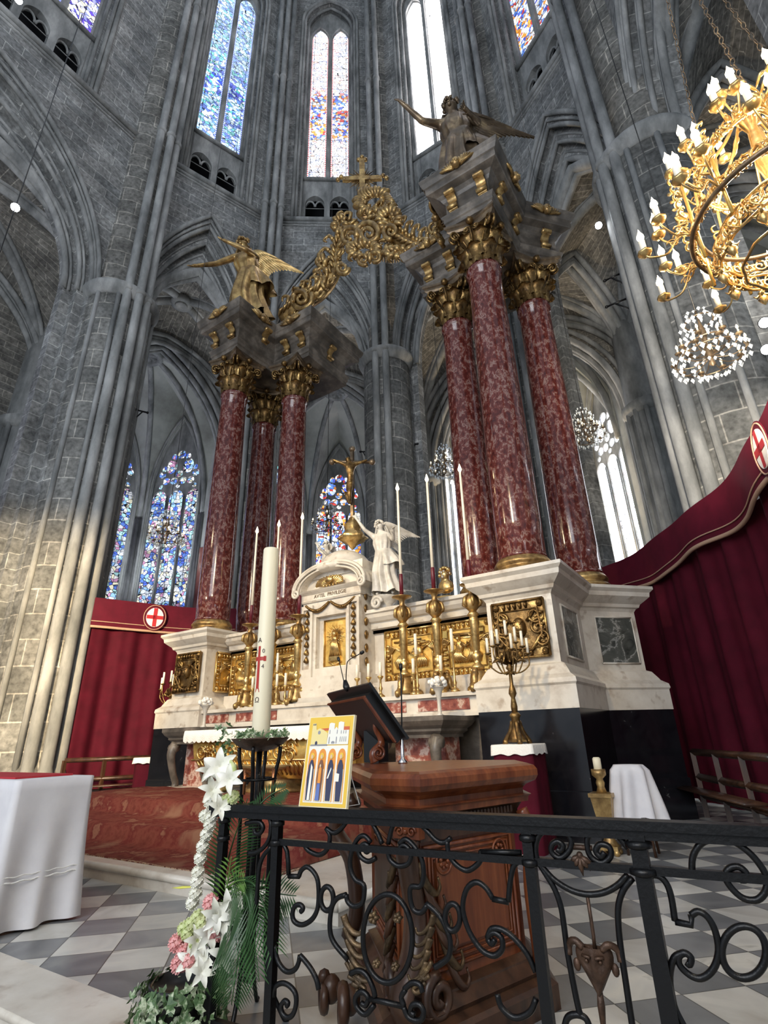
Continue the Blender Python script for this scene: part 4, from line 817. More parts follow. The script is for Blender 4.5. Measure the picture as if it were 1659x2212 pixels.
# ================================================================= gilded crown of scrolls between the two canopies, with its cross
def crown():
    Yc = 9.35; m = M['bronze_gold']
    t = wthing('scrolled_crown', 'gilded crown of acanthus scrolls arching between the two column groups', 'ornament', (AX, Yc, 13))
    def px(L, dy=0): return [ony(x, y, Yc)+Vector((0, dy, 0)) for x, y in L]
    arms = (('scrolled_arm', [(612, 690), (650, 660), (695, 630), (722, 590), (728, 545), (745, 505), (775, 485)], [.34, .33, .30, .26, .22, .22, .16]),
            ('scrolled_arm', [(965, 535), (925, 545), (885, 535), (855, 512), (830, 480), (800, 478)], [.18, .24, .30, .28, .24, .18]))
    for nm, L, R in arms:
        P = smoothpath(px(L), 4); k = len(P); rr = []
        for i in range(k): u = i/(k-1)*(len(R)-1); j = min(int(u), len(R)-2); rr.append(R[j]*(1-u+j)+R[j+1]*(u-j))
        mb = MB(); mb.tube(P, rr, 12, flat=(.75, .75)); o = mb.build(nm, m, t); mb = MB()
        for i in range(1, k-1):   # beading and curling leaves along both edges
            d = (P[i+1]-P[i-1]).normalized(); nrm = Vector((-d.z, 0, d.x))
            for s_ in (-1, 1):
                b = P[i]+nrm*s_*rr[i]*.8; mb.ball(b+Vector((0, -.1, 0)), .075, 6)
                if i % 2 == 0:
                    mb.tube(smoothpath([b+Vector((0, -.15, 0)), b+nrm*s_*.20+d*.12+Vector((0, -.2, 0)), b+nrm*s_*.30-d*.06+Vector((0, -.25, 0)), b+nrm*s_*.16-d*.12+Vector((0, -.22, 0))], 3), [.07, .07, .06, .06, .05, .05, .04, .04, .03, .02], 6)
            mb.tube([P[i]-d*.15+Vector((0, -rr[i]*.75, 0))-nrm*.08, P[i]+Vector((0, -rr[i]*.95, 0)), P[i]+d*.18+Vector((0, -rr[i]*.75, 0))+nrm*.08], [.03, .06, .02], 6)
        mb.build('leaf_edging', m, o)
    mb = MB()
    for cx_, cy_, r0, r1, a0, tn, th in ((758, 512, 24, 3, PI*.1, -1.9, .085), (797, 505, 27, 3, PI*.9, 2.1, .095), (650, 645, 26, 4, -.4, 1.8, .09), (740, 580, 14, 3, 0, 1.6, .07), (915, 530, 22, 4, PI, -1.7, .07), (845, 500, 18, 3, PI/2, 1.5, .07), (940, 495, 17, 3, 0, -1.7, .05), (785, 560, 14, 2, 1, 1.5, .06), (812, 555, 12, 2, 2, -1.5, .06)):
        sp = spiral(cx_, cy_, r0, r1, a0, tn, 28); mb.tube([ony(x, y, Yc-.32) for x, y in sp], [th*(1-.5*i/28) for i in range(29)], 8)
    mb.build('volute', m, t)
    mb = MB(); rnd = random.Random(9)     # leafy crest and pendant
    for cx_, cy_, rx, ry, k, dy in ((812, 440, 42, 30, 26, 0), (845, 480, 26, 30, 14, -.1), (790, 545, 40, 20, 18, -.2), (700, 590, 14, 40, 10, -.1), (870, 552, 40, 12, 14, -.2), (740, 490, 16, 22, 10, -.1)):
        c = ony(cx_, cy_, Yc+dy)
        for i in range(k):
            a = 2*PI*i/k; e = ony(cx_+rx*math.cos(a), cy_+ry*math.sin(a), Yc+dy); d = e-c; b = c+d*.45; s_ = Vector((-d.z, 0, d.x))*rnd.uniform(-.25, .25)
            mb.tube(smoothpath([b, b+d*.3+Vector((0, -.14, 0)), e+s_+Vector((0, -.1, 0)), e+s_*1.3-d*.12], 3), [.05, .07, .085, .085, .08, .07, .06, .05, .04, .02][:10], 6)
            if i % 3 == 0: mb.ball(b+Vector((0, -.1, 0)), .085, 6)
    mb.build('acanthus_crest', m, t)
    mb = MB()
    for i in range(16):      # striped shell frill under the right arm
        a = ony(835+i*5.2, 540+3*math.sin(i*.4), Yc-.25); b = ony(822+i*5.6, 563+5*math.sin(i*.35), Yc-.1); mb.tube([a, (a+b)/2+Vector((-.04, -.12, 0)), b], [.045, .05, .02], 6)
    mb.build('shell_frill', m, t)
    cr = wthing('gilded_cross', 'tall pale gilded cross with sun rays above the scrolled crown', 'cross', (AX, Yc, 15.4))
    A = ony(783, 452, Yc); B = ony(782, 345, Yc); cx3 = A.lerp(B, .60); mb = MB(); ux = Vector((.84, .54, 0)); nn = Vector((.54, -.84, 0))
    def bar(p, q, w):
        d = (q-p).normalized(); s_ = d.cross(nn).normalized(); vs = [p-s_*w-nn*.05, p+s_*w-nn*.05, p+s_*w+nn*.05, p-s_*w+nn*.05, q-s_*w-nn*.05, q+s_*w-nn*.05, q+s_*w+nn*.05, q-s_*w+nn*.05]
        mb.add(vs, [(0, 3, 2, 1), (4, 5, 6, 7), (0, 1, 5, 4), (1, 2, 6, 5), (2, 3, 7, 6), (3, 0, 4, 7)])
    bar(A, B, .085); bar(cx3-ux*.62, cx3+ux*.62, .085)
    for e in (B, cx3-ux*.66, cx3+ux*.66):
        for q in ((-.11, 0), (.11, 0), (0, .12)): mb.ball(e+ux*q[0]+Vector((0, 0, q[1])), .075, 8)
    mb.build('cross_bars', M['bronze_gold'], cr)
    mb = MB()
    for q in range(28):
        a = 2*PI*q/28+.1; L = .55 if q % 2 else .42; d = ux*math.cos(a)+Vector((0, 0, 1))*math.sin(a); mb.tube([cx3+d*.1, cx3+d*L], [.035, .006], 5)
    mb.build('sun_rays', M['old_gold'], cr)
    mb = MB(); mb.lathe([(.0, -.32), (.16, -.28), (.2, -.2), (.1, -.12), (.13, -.02), (.18, .0), (.06, .05)], 16, A); mb.build('foot_knop', M['bronze_gold'], cr)
crown()
# ================================================================= altar screen (retable), tabernacle, altar table
def retable():
    t = wthing('altar_retable', 'long marble altar screen with gilded relief panels between the two pedestals', 'retable', (AX, 8.6, 0)); x0, x1 = AX-3.13, AX+3.13
    mb = MB(); mb.box((x0, 7.75, 0), (x1, 9.0, 1.5)); mb.build('masonry_core', M['dark_marble'], t)
    mb = MB(); mb.box((x0, 7.60, 1.50), (x1, 9.0, 1.56)); mb.box((x0, 7.66, 1.56), (x1, 9.0, 1.78)); mb.box((x0, 7.58, 1.78), (x1, 9.0, 1.84)); mb.box((x0, 8.2, 1.84), (x1, 9.0, 2.14)); mb.build('candle_shelf', M['white_marble'], t)
    M['red_inlay'] = mottled('red_inlay_marble', [(.36, (.16, .04, .03)), (.5, (.32, .10, .07)), (.58, (.62, .46, .38)), (.7, (.24, .07, .05))], 6, .25)
    for a, b in ((x0+.1, -8.7), (-8.6, -7.4), (-5.5, -4.6), (-4.5, -3.5)):
        mb = MB(); mb.plate(((a+b)/2, 7.66), (1, 0), [((a-b)/2+.06, 1.59), ((b-a)/2-.06, 1.59), ((b-a)/2-.06, 1.75), ((a-b)/2+.06, 1.75)], [], .0, .015, (0, -1)); mb.build('red_inlay_panel', M['red_inlay'], t)
    mb = MB(); mb.box((x0, 8.35, 2.10), (x1, 9.0, 3.10)); pr = [(8.30, 3.02), (8.30, 3.08), (8.24, 3.10), (8.22, 3.20), (8.16, 3.22), (8.10, 3.28), (8.08, 3.34), (8.04, 3.36), (8.04, 3.40)]
    mb.grid([[(x0, y, z), (x1, y, z)] for y, z in pr], smooth=False); mb.box((x0, 8.04, 3.40), (x1, 9.05, 3.42)); mb.box((x0, 8.3, 3.02), (x1, 9.0, 3.40)); mb.build('screen_wall', M['white_marble'], t)
    for i, (a, b) in enumerate(((x0+.05, -8.45), (-8.4, -7.3), (-5.45, -4.35), (-4.3, x1-.05))): relief_panel(t, ((a+b)/2, 8.35), (1, 0), (0, -1), (a-b)/2, (b-a)/2, 2.14, 3.02, 'gilded_relief', M['gold_relief'], True, 11+i)
retable()
def textobj(txt, size, m, loc, X, Yv, parent, name='lettering', ext=.004, align='CENTER'):
    c = bpy.data.curves.new(name, 'FONT'); c.body = txt; c.size = size; c.extrude = ext; c.align_x = align; c.align_y = 'CENTER'; o = bpy.data.objects.new(name, c); C.objects.link(o)
    dg = bpy.context.evaluated_depsgraph_get(); me = bpy.data.meshes.new_from_object(o.evaluated_get(dg)); bpy.data.objects.remove(o); me.materials.clear(); me.materials.append(m)
    n = bpy.data.objects.new(name, me); C.objects.link(n); X = Vector(X).normalized(); Yv = Vector(Yv).normalized(); Z = X.cross(Yv); R_ = Matrix((X, Yv, Z)).transposed().to_4x4(); R_.translation = Vector(loc)
    me.transform(R_); n.parent = parent; n.location = -parent.location if parent.get('_w') else (0, 0, 0); return n
def tabernacle():
    t = wthing('tabernacle', 'tall white marble tabernacle with rounded pediment and gilded door', 'tabernacle', (AX+.05, 8.3, 0)); X = -6.41; F = 7.90
    mb = MB()
    mb.box((X-1.0, F-.28, 1.5), (X+1.0, 8.9, 1.84)); mb.box((X-.9, F-.16, 1.84), (X+.9, 8.9, 1.94)); mb.box((X-.84, F-.10, 1.94), (X+.84, 8.9, 2.06)); mb.box((X-.74, F-.06, 2.06), (X+.74, 8.8, 2.30))
    mb.plate((X, F), (1, 0), [(-.70, 2.3), (.70, 2.3), (.70, 3.72), (-.70, 3.72)], [[(-.36, 2.45), (.36, 2.45), (.36, 3.42), (-.36, 3.42)]], 0, .22, (0, 1))
    mb.plate((X, F), (1, 0), [(-.42, 2.3), (.42, 2.3), (.42, 3.50), (-.42, 3.50)], [[(-.27, 2.48), (.27, 2.48), (.27, 3.36), (-.27, 3.36)]], .12, .2, (0, 1))
    mb.box((X-.70, F+.22, 2.3), (X+.70, 8.8, 3.72)); mb.build('body', M['white_marble'], t)
    mb = MB()
    for a, b in ((-.70, -.42), (.42, .70)): mb.plate((X, F), (1, 0), [(a, 2.3), (b, 2.3), (b, 3.66), (a, 3.66)], [[(a+.05, 2.45), (b-.05, 2.45), (b-.05, 3.58), (a+.05, 3.58)]], -.05, .0, (0, 1))
    mb.build('pilaster_frame', M['white_marble'], t)
    Z = 3.72; mb = MB()
    P = [(X-.70, F), (X+.70, F), (X+.70, 8.8), (X-.70, 8.8)]; mb.loft(P, [(.03, Z), (.05, Z+.03), (.03, Z+.05), (.03, Z+.15), (.06, Z+.17), (.10, Z+.20), (.12, Z+.22)]); mb.build('cornice', M['white_marble'], t)
    rows = []
    def ped(w, h, z): return [(w*math.cos(PI*(1-i/20)), z+h*math.sin(PI*i/20)**.9) for i in range(21)]
    mb = MB(); o_ = ped(.88, .50, Z+.22); i_ = ped(.70, .36, Z+.24); mb.plate((X, F-.10), (1, 0), o_, [], .18, .8, (0, 1)); mb.plate((X, F-.10), (1, 0), o_+i_[::-1], [], 0, .2, (0, 1))
    for w, h, y, r in ((.88, .50, -.02, .035), (.82, .45, -.04, .022), (.74, .39, -.02, .02)): mb.tube([w3((X, F-.10), (1, 0), (0, 1), p, y) for p in ped(w, h, Z+.22)], r, 6)
    for s_ in (-1, 1): mb.tube([w3((X, F-.13), (1, 0), (0, 1), (x, z), 0) for x, z in spiral(s_*.80, Z+.20, .10, .015, PI/2, -s_*1.6, 20)], .028, 6)
    mb.build('curved_pediment', M['white_marble'], t)
    mb = MB(); mb.lathe([(.62, 4.30), (.66, 4.36), (.64, 4.42), (.52, 4.46), (.50, 4.56), (.42, 4.66), (.26, 4.76), (.0, 4.80)], 24, (X, 8.35, 0)); mb.box((X-.72, F+.05, 4.2), (X+.72, 8.8, 4.42)); mb.build('domed_top', M['white_marble'], t)
    mb = MB()
    for k in range(15): a = PI*k/14; mb.tube([(X, F-.03, Z+.30), (X+.33*math.cos(a), F-.06, Z+.30+.15*math.sin(a))], [.012, .028], 5)
    for k in range(24): a = 2*PI*k/24; mb.ball((X+.30*math.cos(a), F-.04, Z+.36+.09*math.sin(a)), .026, 6)
    mb.ball((X, F-.07, Z+.38), .07, 8, (1.5, .5, 1)); mb.build('gilded_glory', M['gold'], t)
    textobj('AVTEL  PRIVILEGIE', .098, M['bronze_dark'], (X, F-.035, Z+.10), (1, 0, 0), (0, 0, 1), t)
    # door with rays and a standing saint in relief
    mb = MB(); mb.plate((X, F+.16), (1, 0), [(-.27, 2.48), (.27, 2.48), (.27, 3.36), (-.27, 3.36)], [], 0, .03, (0, 1)); dr = mb.build('door', M['gold_relief'], t); mb = MB(); y = F+.14
    for k in range(30): a = 2*PI*k/30; c = Vector((X, y, 3.05)); d = Vector((math.cos(a), 0, math.sin(a))); mb.tube([c+d*.08, c+d*(.22 if k % 2 else .17)], [.012, .004], 5)
    mb.ball((X, y-.02, 3.08), .045, 10); mb.ball((X, y-.01, 2.98), .07, 8, (1, .6, .9))
    for q in range(7): x = (q-3)*.022; mb.tube([(X+x*.6, y-.02, 3.0), (X+x*1.1+.01, y-.035, 2.84), (X+x*1.9, y-.01, 2.66)], .016, 5)
    mb.box((X-.13, y-.03, 2.58), (X+.13, y+.02, 2.66)); mb.tube([(X-.14, y, 2.56), (X-.06, y-.02, 2.53), (X, y-.02, 2.50), (X+.06, y-.02, 2.53), (X+.14, y, 2.56)], .018, 5); mb.build('saint_relief', M['gold'], dr)
    mb = MB()
    for a, b in (((-.27, 2.48), (.27, 2.48)), ((.27, 2.48), (.27, 3.36)), ((.27, 3.36), (-.27, 3.36)), ((-.27, 3.36), (-.27, 2.48))): mb.tube([w3((X, y), (1, 0), (0, 1), a, 0), w3((X, y), (1, 0), (0, 1), b, 0)], .016, 6)
    mb.build('door_frame', M['gold'], dr)
    rnd = random.Random(4)
    for s_ in (-1, 1):    # festoons above and husk drops on the pilasters
        mb = MB()
        for k in range(22): u = k/21; x = s_*(.03+.56*u); z = 3.66-.13*math.sin(PI*u); mb.ball((X+x, F-.04, z), .028+.012*math.sin(PI*u), 6)
        mb.build('festoon', M['old_gold'], t); mb = MB()
        for k in range(7):
            z = 3.50-k*.145; mb.lathe([(.0, z-.07), (.035, z-.06), (.05, z-.02), (.02, z+.05), (.0, z+.07)], 8, (X+s_*.56, F-.03, 0)); 
            for e in (-1, 1): mb.ball((X+s_*.56+e*.03, F-.045, z-.03), .024, 6)
        mb.build('husk_drop', M['old_gold'], t)
    mb = MB()
    for k in range(6): mb.ball((X+.72, 8.05, 2.5+k*.24), .055, 8, (.5, 1, 1.5))
    mb.build('side_boss', M['old_gold'], t)
tabernacle()
def crucifix():
    t = wthing('crucifix', 'dark bronze crucifix on a gilded stand above the tabernacle', 'crucifix', (-6.22, 8.35, 4.78)); X, Y = -6.22, 8.35
    mb = MB(); mb.lathe([(.0, 4.80), (.06, 4.86), (.10, 4.92), (.24, 5.0), (.30, 5.06), (.22, 5.14), (.15, 5.24), (.18, 5.34), (.10, 5.42), (.06, 5.52), (.0, 5.55)], 20, (X, Y, 0), wob=lambda a, i: 1+.12*math.sin(6*a+i)); mb.build('gilded_foot', M['gold'], t)
    mb = MB(); B = 5.5; T_ = 7.15; u = Vector((.80, .60, 0)); c = Vector((X, Y, 6.85)); mb.box((X-.035, Y-.03, B), (X+.035, Y+.03, T_)); mb.tube([c-u*.42, c+u*.42], .04, 4)
    for e in (Vector((X, Y, T_+.02)), c-u*.44, c+u*.44): mb.ball(e, .075, 8)
    mb.build('cross_bars', M['bronze_dark'], t)
    q = c+Vector((0, -.08, 0)); V = [q+Vector((0, 0, -.62)), q+Vector((.02, -.02, -.38)), q+Vector((0, 0, -.16)), q+Vector((-.02, -.03, -.02)), q+Vector((-.04, -.05, .08)), q-u*.14+Vector((0, 0, -.08)), q-u*.38+Vector((0, 0, .02)), q+u*.14+Vector((0, 0, -.08)), q+u*.38+Vector((0, 0, .02)), q+Vector((.04, -.08, -.82)), q+Vector((.0, 0, -1.05)), q+Vector((-.04, -.06, -.82)), q+Vector((-.02, 0, -1.04))]
    skin('corpus', V, [(0, 1), (1, 2), (2, 3), (3, 4), (2, 5), (5, 6), (2, 7), (7, 8), (0, 9), (9, 10), (0, 11), (11, 12)], [.08, .07, .10, .045, .08, .04, .024, .04, .024, .055, .03, .055, .03], M['old_gold'], t); bpy.data.objects[-1] if False else None
    for ch in t.children:
        if ch.name.startswith('corpus'): ch.location = -t.location
crucifix()
angel('marble_angel', 'white marble angel beside the tabernacle reaching an arm up towards the crucifix', 'statue', (-5.36, 8.2, 3.68), math.radians(12), W3, .80, 'raise', 'R', 'marble angels by the tabernacle', .75, lean=-.06, wo=(.4, .6, .7))
angel('marble_angel', 'white marble angel kneeling low behind the left shoulder of the tabernacle', 'statue', (-7.12, 8.6, 3.98), math.radians(-35), W3, .66, 'raise', 'L', 'marble angels by the tabernacle', .7, lean=.12)
def console_r():
    t = wthing('marble_scroll', 'grey marble scroll bracket carrying the right tabernacle angel', 'bracket', (-5.45, 8.3, 3.4)); mb = MB(); mb.lathe([(.10, 3.41), (.2, 3.46), (.14, 3.52), (.22, 3.6), (.26, 3.66), (.26, 3.68)], 14, (-5.42, 8.3, 0)); mb.build('scroll', M['statue'], t)
    mb = MB(); mb.tube([(-5.42+x, 8.0, 3.52+z) for x, z in spiral(0, 0, .12, .02, 0, 1.7)], .035, 6); mb.build('volute', M['statue'], t)
console_r()
def bust(loc, label):
    t = thing('reliquary_bust', label, 'bust', loc); mb = MB(); mb.lathe([(.26, 0), (.28, .03), (.24, .07), (.25, .10)], 20); mb.build('plinth', M['gold'], t)
    V = [(0, 0, .14), (0, 0, .30), (0, -.01, .42), (0, -.03, .52), (0, -.03, .62), (-.17, 0, .30), (.17, 0, .30)]
    skin('body', [Vector(v) for v in V], [(0, 1), (1, 2), (2, 3), (3, 4), (1, 5), (1, 6)], [.17, .15, .06, .10, .07, .10, .10], M['gold'], t); face(t, (0, -.03, .55), (0, -1, 0), M['statue'], .10); hair(t, (0, -.02, .56), (0, 1, 0), M['gold'], .115)
bust((-4.25, 8.55, 3.42), 'gilded reliquary bust with pale face standing on the right half of the altar screen')
# ---- tall altar candlesticks with tapers
def big_stick():
    t = thing('altar_candlestick', '', 'candlestick', group='tall gilded candlesticks on the altar screen'); m = M['bronze_gold']
    mb = MB()
    for k in range(3):
        a = 2*PI*k/3+PI/6; u = Vector((math.cos(a), math.sin(a), 0)); mb.tube(smoothpath([u*.08+Vector((0, 0, .26)), u*.15+Vector((0, 0, .22)), u*.17+Vector((0, 0, .10)), u*.25+Vector((0, 0, .05)), u*.23+Vector((0, 0, .0))], 4), [.05]*4+[.045]*4+[.04]*4+[.045]*5, 8)
        mb.ball(u*.12+Vector((0, 0, .28)), .05, 8)
    mb.lathe([(.14, .04), (.15, .1), (.11, .2), (.12, .27), (.07, .31)], 12); mb.build('tripod_foot', m, t)
    mb = MB(); mb.lathe([(.07, .30), (.10, .33), (.10, .36), (.055, .40), (.05, .46), (.09, .52), (.05, .56), (.048, .60), (.06, .62), (.075, 1.05), (.08, 1.08), (.06, 1.12), (.10, 1.15), (.07, 1.19), (.05, 1.22)], 16, wob=lambda a, i: 1+(.08*math.sin(8*a) if i in (8, 9) else 0)); mb.build('fluted_stem', M['gold'], t)
    mb = MB(); mb.lathe([(.05, 1.2), (.10, 1.27), (.12, 1.34), (.10, 1.42), (.06, 1.47), (.045, 1.52), (.05, 1.58), (.08, 1.61), (.17, 1.635), (.18, 1.65), (.16, 1.655), (.05, 1.65), (.035, 1.67)], 18, wob=lambda a, i: 1+(.10*math.sin(6*a) if 0 < i < 5 else 0))
    for k in range(6):
        a = 2*PI*k/6; u = Vector((math.cos(a), math.sin(a), 0)); mb.tube([u*.06+Vector((0, 0, 1.47)), u*.13+Vector((0, 0, 1.42)), u*.15+Vector((0, 0, 1.32)), u*.10+Vector((0, 0, 1.28))], [.02, .03, .03, .012], 6)
    mb.build('drip_pan', m, t)
    mb = MB(); mb.lathe([(.035, 1.66), (.036, 2.05), (.03, 2.06)], 14); mb.build('claret_sleeve', M['claret'], t)
    mb = MB(); mb.lathe([(.026, 2.04), (.020, 3.70), (.0, 3.705)], 12); tp = mb.build('taper', M['white_wax'], t)
    mb = MB(); mb.lathe([(.0, 3.70), (.028, 3.72), (.034, 3.75), (.016, 3.81), (.0, 3.86)], 8); mb.build('flame', M['flame'], tp)
    return t
bs = big_stick(); L_ = [(-8.50, 'leftmost of the six tall altar candlesticks, left of the big ivory candle'), (-7.83, 'tall altar candlestick mostly hidden behind the big ivory candle'), (-7.15, 'tall altar candlestick immediately left of the tabernacle'), (-4.76, 'tall altar candlestick immediately right of the tabernacle'), (-4.12, 'tall altar candlestick in front of the gilded bust'), (-3.45, 'rightmost of the six tall altar candlesticks, against the right pedestal')]
for i, (x, lb) in enumerate(L_):
    if i == 0: bs.location = (x, 7.66+.0, 1.84); bs['label'] = lb; bs.location.y = 7.82
    else: dup(bs, (x+.0, 7.82, 1.84), lb)
def small_stick(h=.34, ch=.22, m='gold'):
    t = thing('small_candlestick', '', 'candlestick', group='small candlesticks on the altar shelf'); mb = MB(); mb.lathe([(.075, 0), (.07, .03), (.025, .06), (.02, .1), (.035, .14), (.018, .18), (.018, h-.06), (.05, h-.02), (.05, h), (.02, h)], 14); mb.build('stem', M[m], t)
    mb = MB(); mb.lathe([(.026, h), (.025, h+ch), (.0, h+ch+.004)], 12); mb.build('candle', M['white_wax'], t); return t
ss = small_stick(); tall = small_stick(.62, .34); tall['group'] = 'medium candlesticks on the altar shelf'
sl = [(-8.15, 'small candlestick left of the big ivory candle, by the shelf edge'), (-7.5, 'small candlestick left of the tabernacle base'), (-7.28, 'small candlestick nearest the left corner of the tabernacle base'), (-5.62, 'small candlestick touching the right side of the tabernacle'), (-5.38, 'small candlestick with red foot right of the tabernacle'), (-5.14, 'small candlestick second right from the tabernacle base'), (-4.50, 'small candlestick below the fluted stem of a tall one'), (-4.0, 'low candlestick between two tall ones at the right end')]
for i, (x, lb) in enumerate(sl):
    if i == 0: ss.location = (x, 7.66, 1.84); ss['label'] = lb
    else: dup(ss, (x, 7.66, 1.84), lb)
tall.location = (-4.46, 7.70, 1.84); tall['label'] = 'medium candlestick with a thick candle left of the centre tall one'; dup(tall, (-3.80, 7.70, 1.84), 'medium candlestick with a thick candle before the seated relief figure')
dup(tall, (-7.55, 7.70, 1.84), 'medium candlestick with a thick candle beside the big ivory candle')
# ---- altar table with gilded frontal and lace
def altar_table():
    t = wthing('altar_table', 'altar table with bulging gilded frontal under a lace cloth', 'altar', (AX, 6.6, .52)); x0, x1 = -8.05, -4.75
    mb = MB(); rows = []
    for z, y in ((1.36, 6.34), (1.2, 6.28), (1.0, 6.26), (.82, 6.36), (.72, 6.50)):
        rows.append([(x0+(x1-x0)*i/40+(.25*(1-(z-.7)/.66))*(1-2*i/40), y-.03*math.sin(PI*i/40)+(.0), z) for i in range(41)])
    mb.grid(rows); mb.box((x0+.05, 6.5, .9), (x1-.05, 7.2, 1.36)); mb.build('frontal', M['gold_relief'], t)
    mb = MB(); rnd = random.Random(8)
    for c in (-7.6, -6.9, -6.4, -5.9, -5.2):
        for k in range(3):
            s_ = -1 if k % 2 else 1; mb.tube([(c+x, 6.235, 1.10+z) for x, z in spiral(s_*.12, (k-1)*.06, .12, .02, 0, s_*1.6, 18)], .016, 5)
        for k in range(8): a = 2*PI*k/8; mb.tube([(c, 6.22, 1.13), (c+.09*math.cos(a), 6.21, 1.13+.07*math.sin(a))], [.02, .01], 5)
    for i in range(33): x = x0+.25+(x1-x0-.5)*i/32; mb.tube([(x, 6.38, .84-.05), (x+.03, 6.27, .90), (x-.01, 6.25, .97)], [.03, .03, .01], 6)
    mb.tube([(x0+.1, 6.25, .98), (x1-.1, 6.25, .98)], .018, 6); mb.build('frontal_ornament', M['gold'], t)
    mb = MB()
    mb.lathe([(.55, .52), (.60, .56), (.52, .62), (.46, .70), (.55, .80), (.9, .92)], 24, (AX, 6.8, 0)); mb.build('carved_pedestal', M['bronze_gold'], t)
    mb = MB(); mb.box((x0-.05, 6.22, 1.36), (x1+.05, 7.3, 1.42)); mb.build('top_slab', M['white_marble'], t)
    mb = MB(); n = 120; a_ = [(x0-.07+(x1-x0+.14)*i/n, 6.20) for i in range(n+1)]
    rows = [[(x, 7.28, 1.424) for x, y in a_], [(x, y, 1.428) for x, y in a_], [(x, y-.02, 1.42) for x, y in a_], [(x, y-.035+.006*math.sin(i*.9), 1.33) for i, (x, y) in enumerate(a_)], [(x, y-.03+.01*math.sin(i*.9), 1.265-.028*abs(math.sin(i*PI/4))) for i, (x, y) in enumerate(a_)]]
    mb.grid(rows); rows = [[(x0-.07, y, z) for y in (7.28, 6.9, 6.5, 6.2)] for z in (1.43, 1.35, 1.27)]; mb.grid(rows); cl = mb.build('altar_cloth', M['lace']); tag(cl, 'white scalloped lace cloth covering the gilded altar table', 'altar cloth')
altar_table()
def credence(left):
    s_ = -1 if left else 1; x0, x1 = (-9.25, -8.25) if left else (-4.60, -3.60); lab = 'veined marble side table with scroll legs at the %s of the altar' % ('left' if left else 'right')
    t = wthing('side_altar', lab, 'side table', ((x0+x1)/2, 7.1, .33), 'marble side tables of the altar'); P = [(x0, 6.75), (x1, 6.75), (x1, 7.5), (x0, 7.5)]
    mb = MB(); mb.loft(P, [(-.02, 1.22), (-.02, 1.26), (.03, 1.30), (.03, 1.33), (.08, 1.37), (.12, 1.43), (.12, 1.49)]); mb.build('top', M['dark_marble'], t)
    mb = MB(); mb.box((x0+.1, 7.05, .33), (x1-.1, 7.5, 1.22)); mb.build('back_panel', M['red_inlay'], t)
    for x in (x0+.08, x1-.08):
        mb = MB(); pth = smoothpath([(x, 6.82, 1.22), (x, 6.74, 1.05), (x, 6.82, .75), (x, 6.90, .55), (x, 6.80, .40), (x, 6.78, .34)], 4); mb.tube(pth, [.10-.04*math.sin(PI*i/(len(pth)-1)) for i in range(len(pth))], 8); mb.tube([(x-.09, 6.78, 1.16), (x+.09, 6.78, 1.16)], .07, 8); mb.build('scroll_leg', M['dark_marble'], t)
    mb = MB(); mb.box((x0-.05, 6.66, .33), (x1+.05, 7.5, .42)); mb.build('base', M['dark_marble'], t)
credence(False); credence(True)
# ---- seven-branched candelabra on draped stands
def candelabrum(label, loc, rot, sc):
    t = thing('candelabrum', label, 'candelabrum', loc, 'branched candelabra flanking the altar', rot); t.scale = (sc,)*3; m = M['old_gold']
    mb = MB()
    for k in range(3): a = 2*PI*k/3+.5; u = Vector((math.cos(a), math.sin(a), 0)); mb.tube(smoothpath([u*.05+Vector((0, 0, .3)), u*.10+Vector((0, 0, .16)), u*.20+Vector((0, 0, .03)), u*.19], 4), [.035]*13, 6); mb.ball(u*.19+Vector((0, 0, .03)), .04, 8)
    mb.lathe([(.13, .02), (.12, .08), (.07, .2), (.06, .34), (.085, .38), (.05, .42)], 14); mb.build('tripod_foot', m, t)
    mb = MB(); mb.lathe([(.04, .4), (.05, .5), (.03, .62), (.06, .68), (.05, .74), (.028, .8), (.026, 1.0), (.06, 1.04), (.03, 1.1), (.02, 1.3)], 14); mb.build('stem', m, t)
    pos = [(-.30, 0, 1.26), (-.22, -.06, 1.36), (-.13, .06, 1.40), (0, 0, 1.52), (.05, -.10, 1.30), (.14, .04, 1.42), (.22, -.05, 1.34), (.30, .02, 1.24)]
    for p in pos:
        mb = MB(); v = Vector(p); mb.tube(smoothpath([(0, 0, 1.0), (v.x*.5, v.y*.5, .96+.05*abs(v.x)), (v.x*.98, v.y, v.z-.16), v], 5), .012, 6); mb.lathe([(.012, -.02), (.045, .0), (.05, .015), (.02, .02)], 12, v); br = mb.build('branch', m, t)
        mb = MB(); mb.lathe([(.022, .01), (.021, .24), (.0, .245)], 10, v); mb.build('candle', M['white_wax'], br)
    mb = MB()
    for k in range(16): a = 2*PI*k/16; r = .10+.08*(k % 2); mb.tube([(0, 0, 1.08), (r*math.cos(a), r*math.sin(a)*.6, 1.16+.05*(k % 3)), (r*1.5*math.cos(a), r*math.sin(a), 1.12)], [.01, .03, .006], 6)
    mb.build('foliage', m, t)
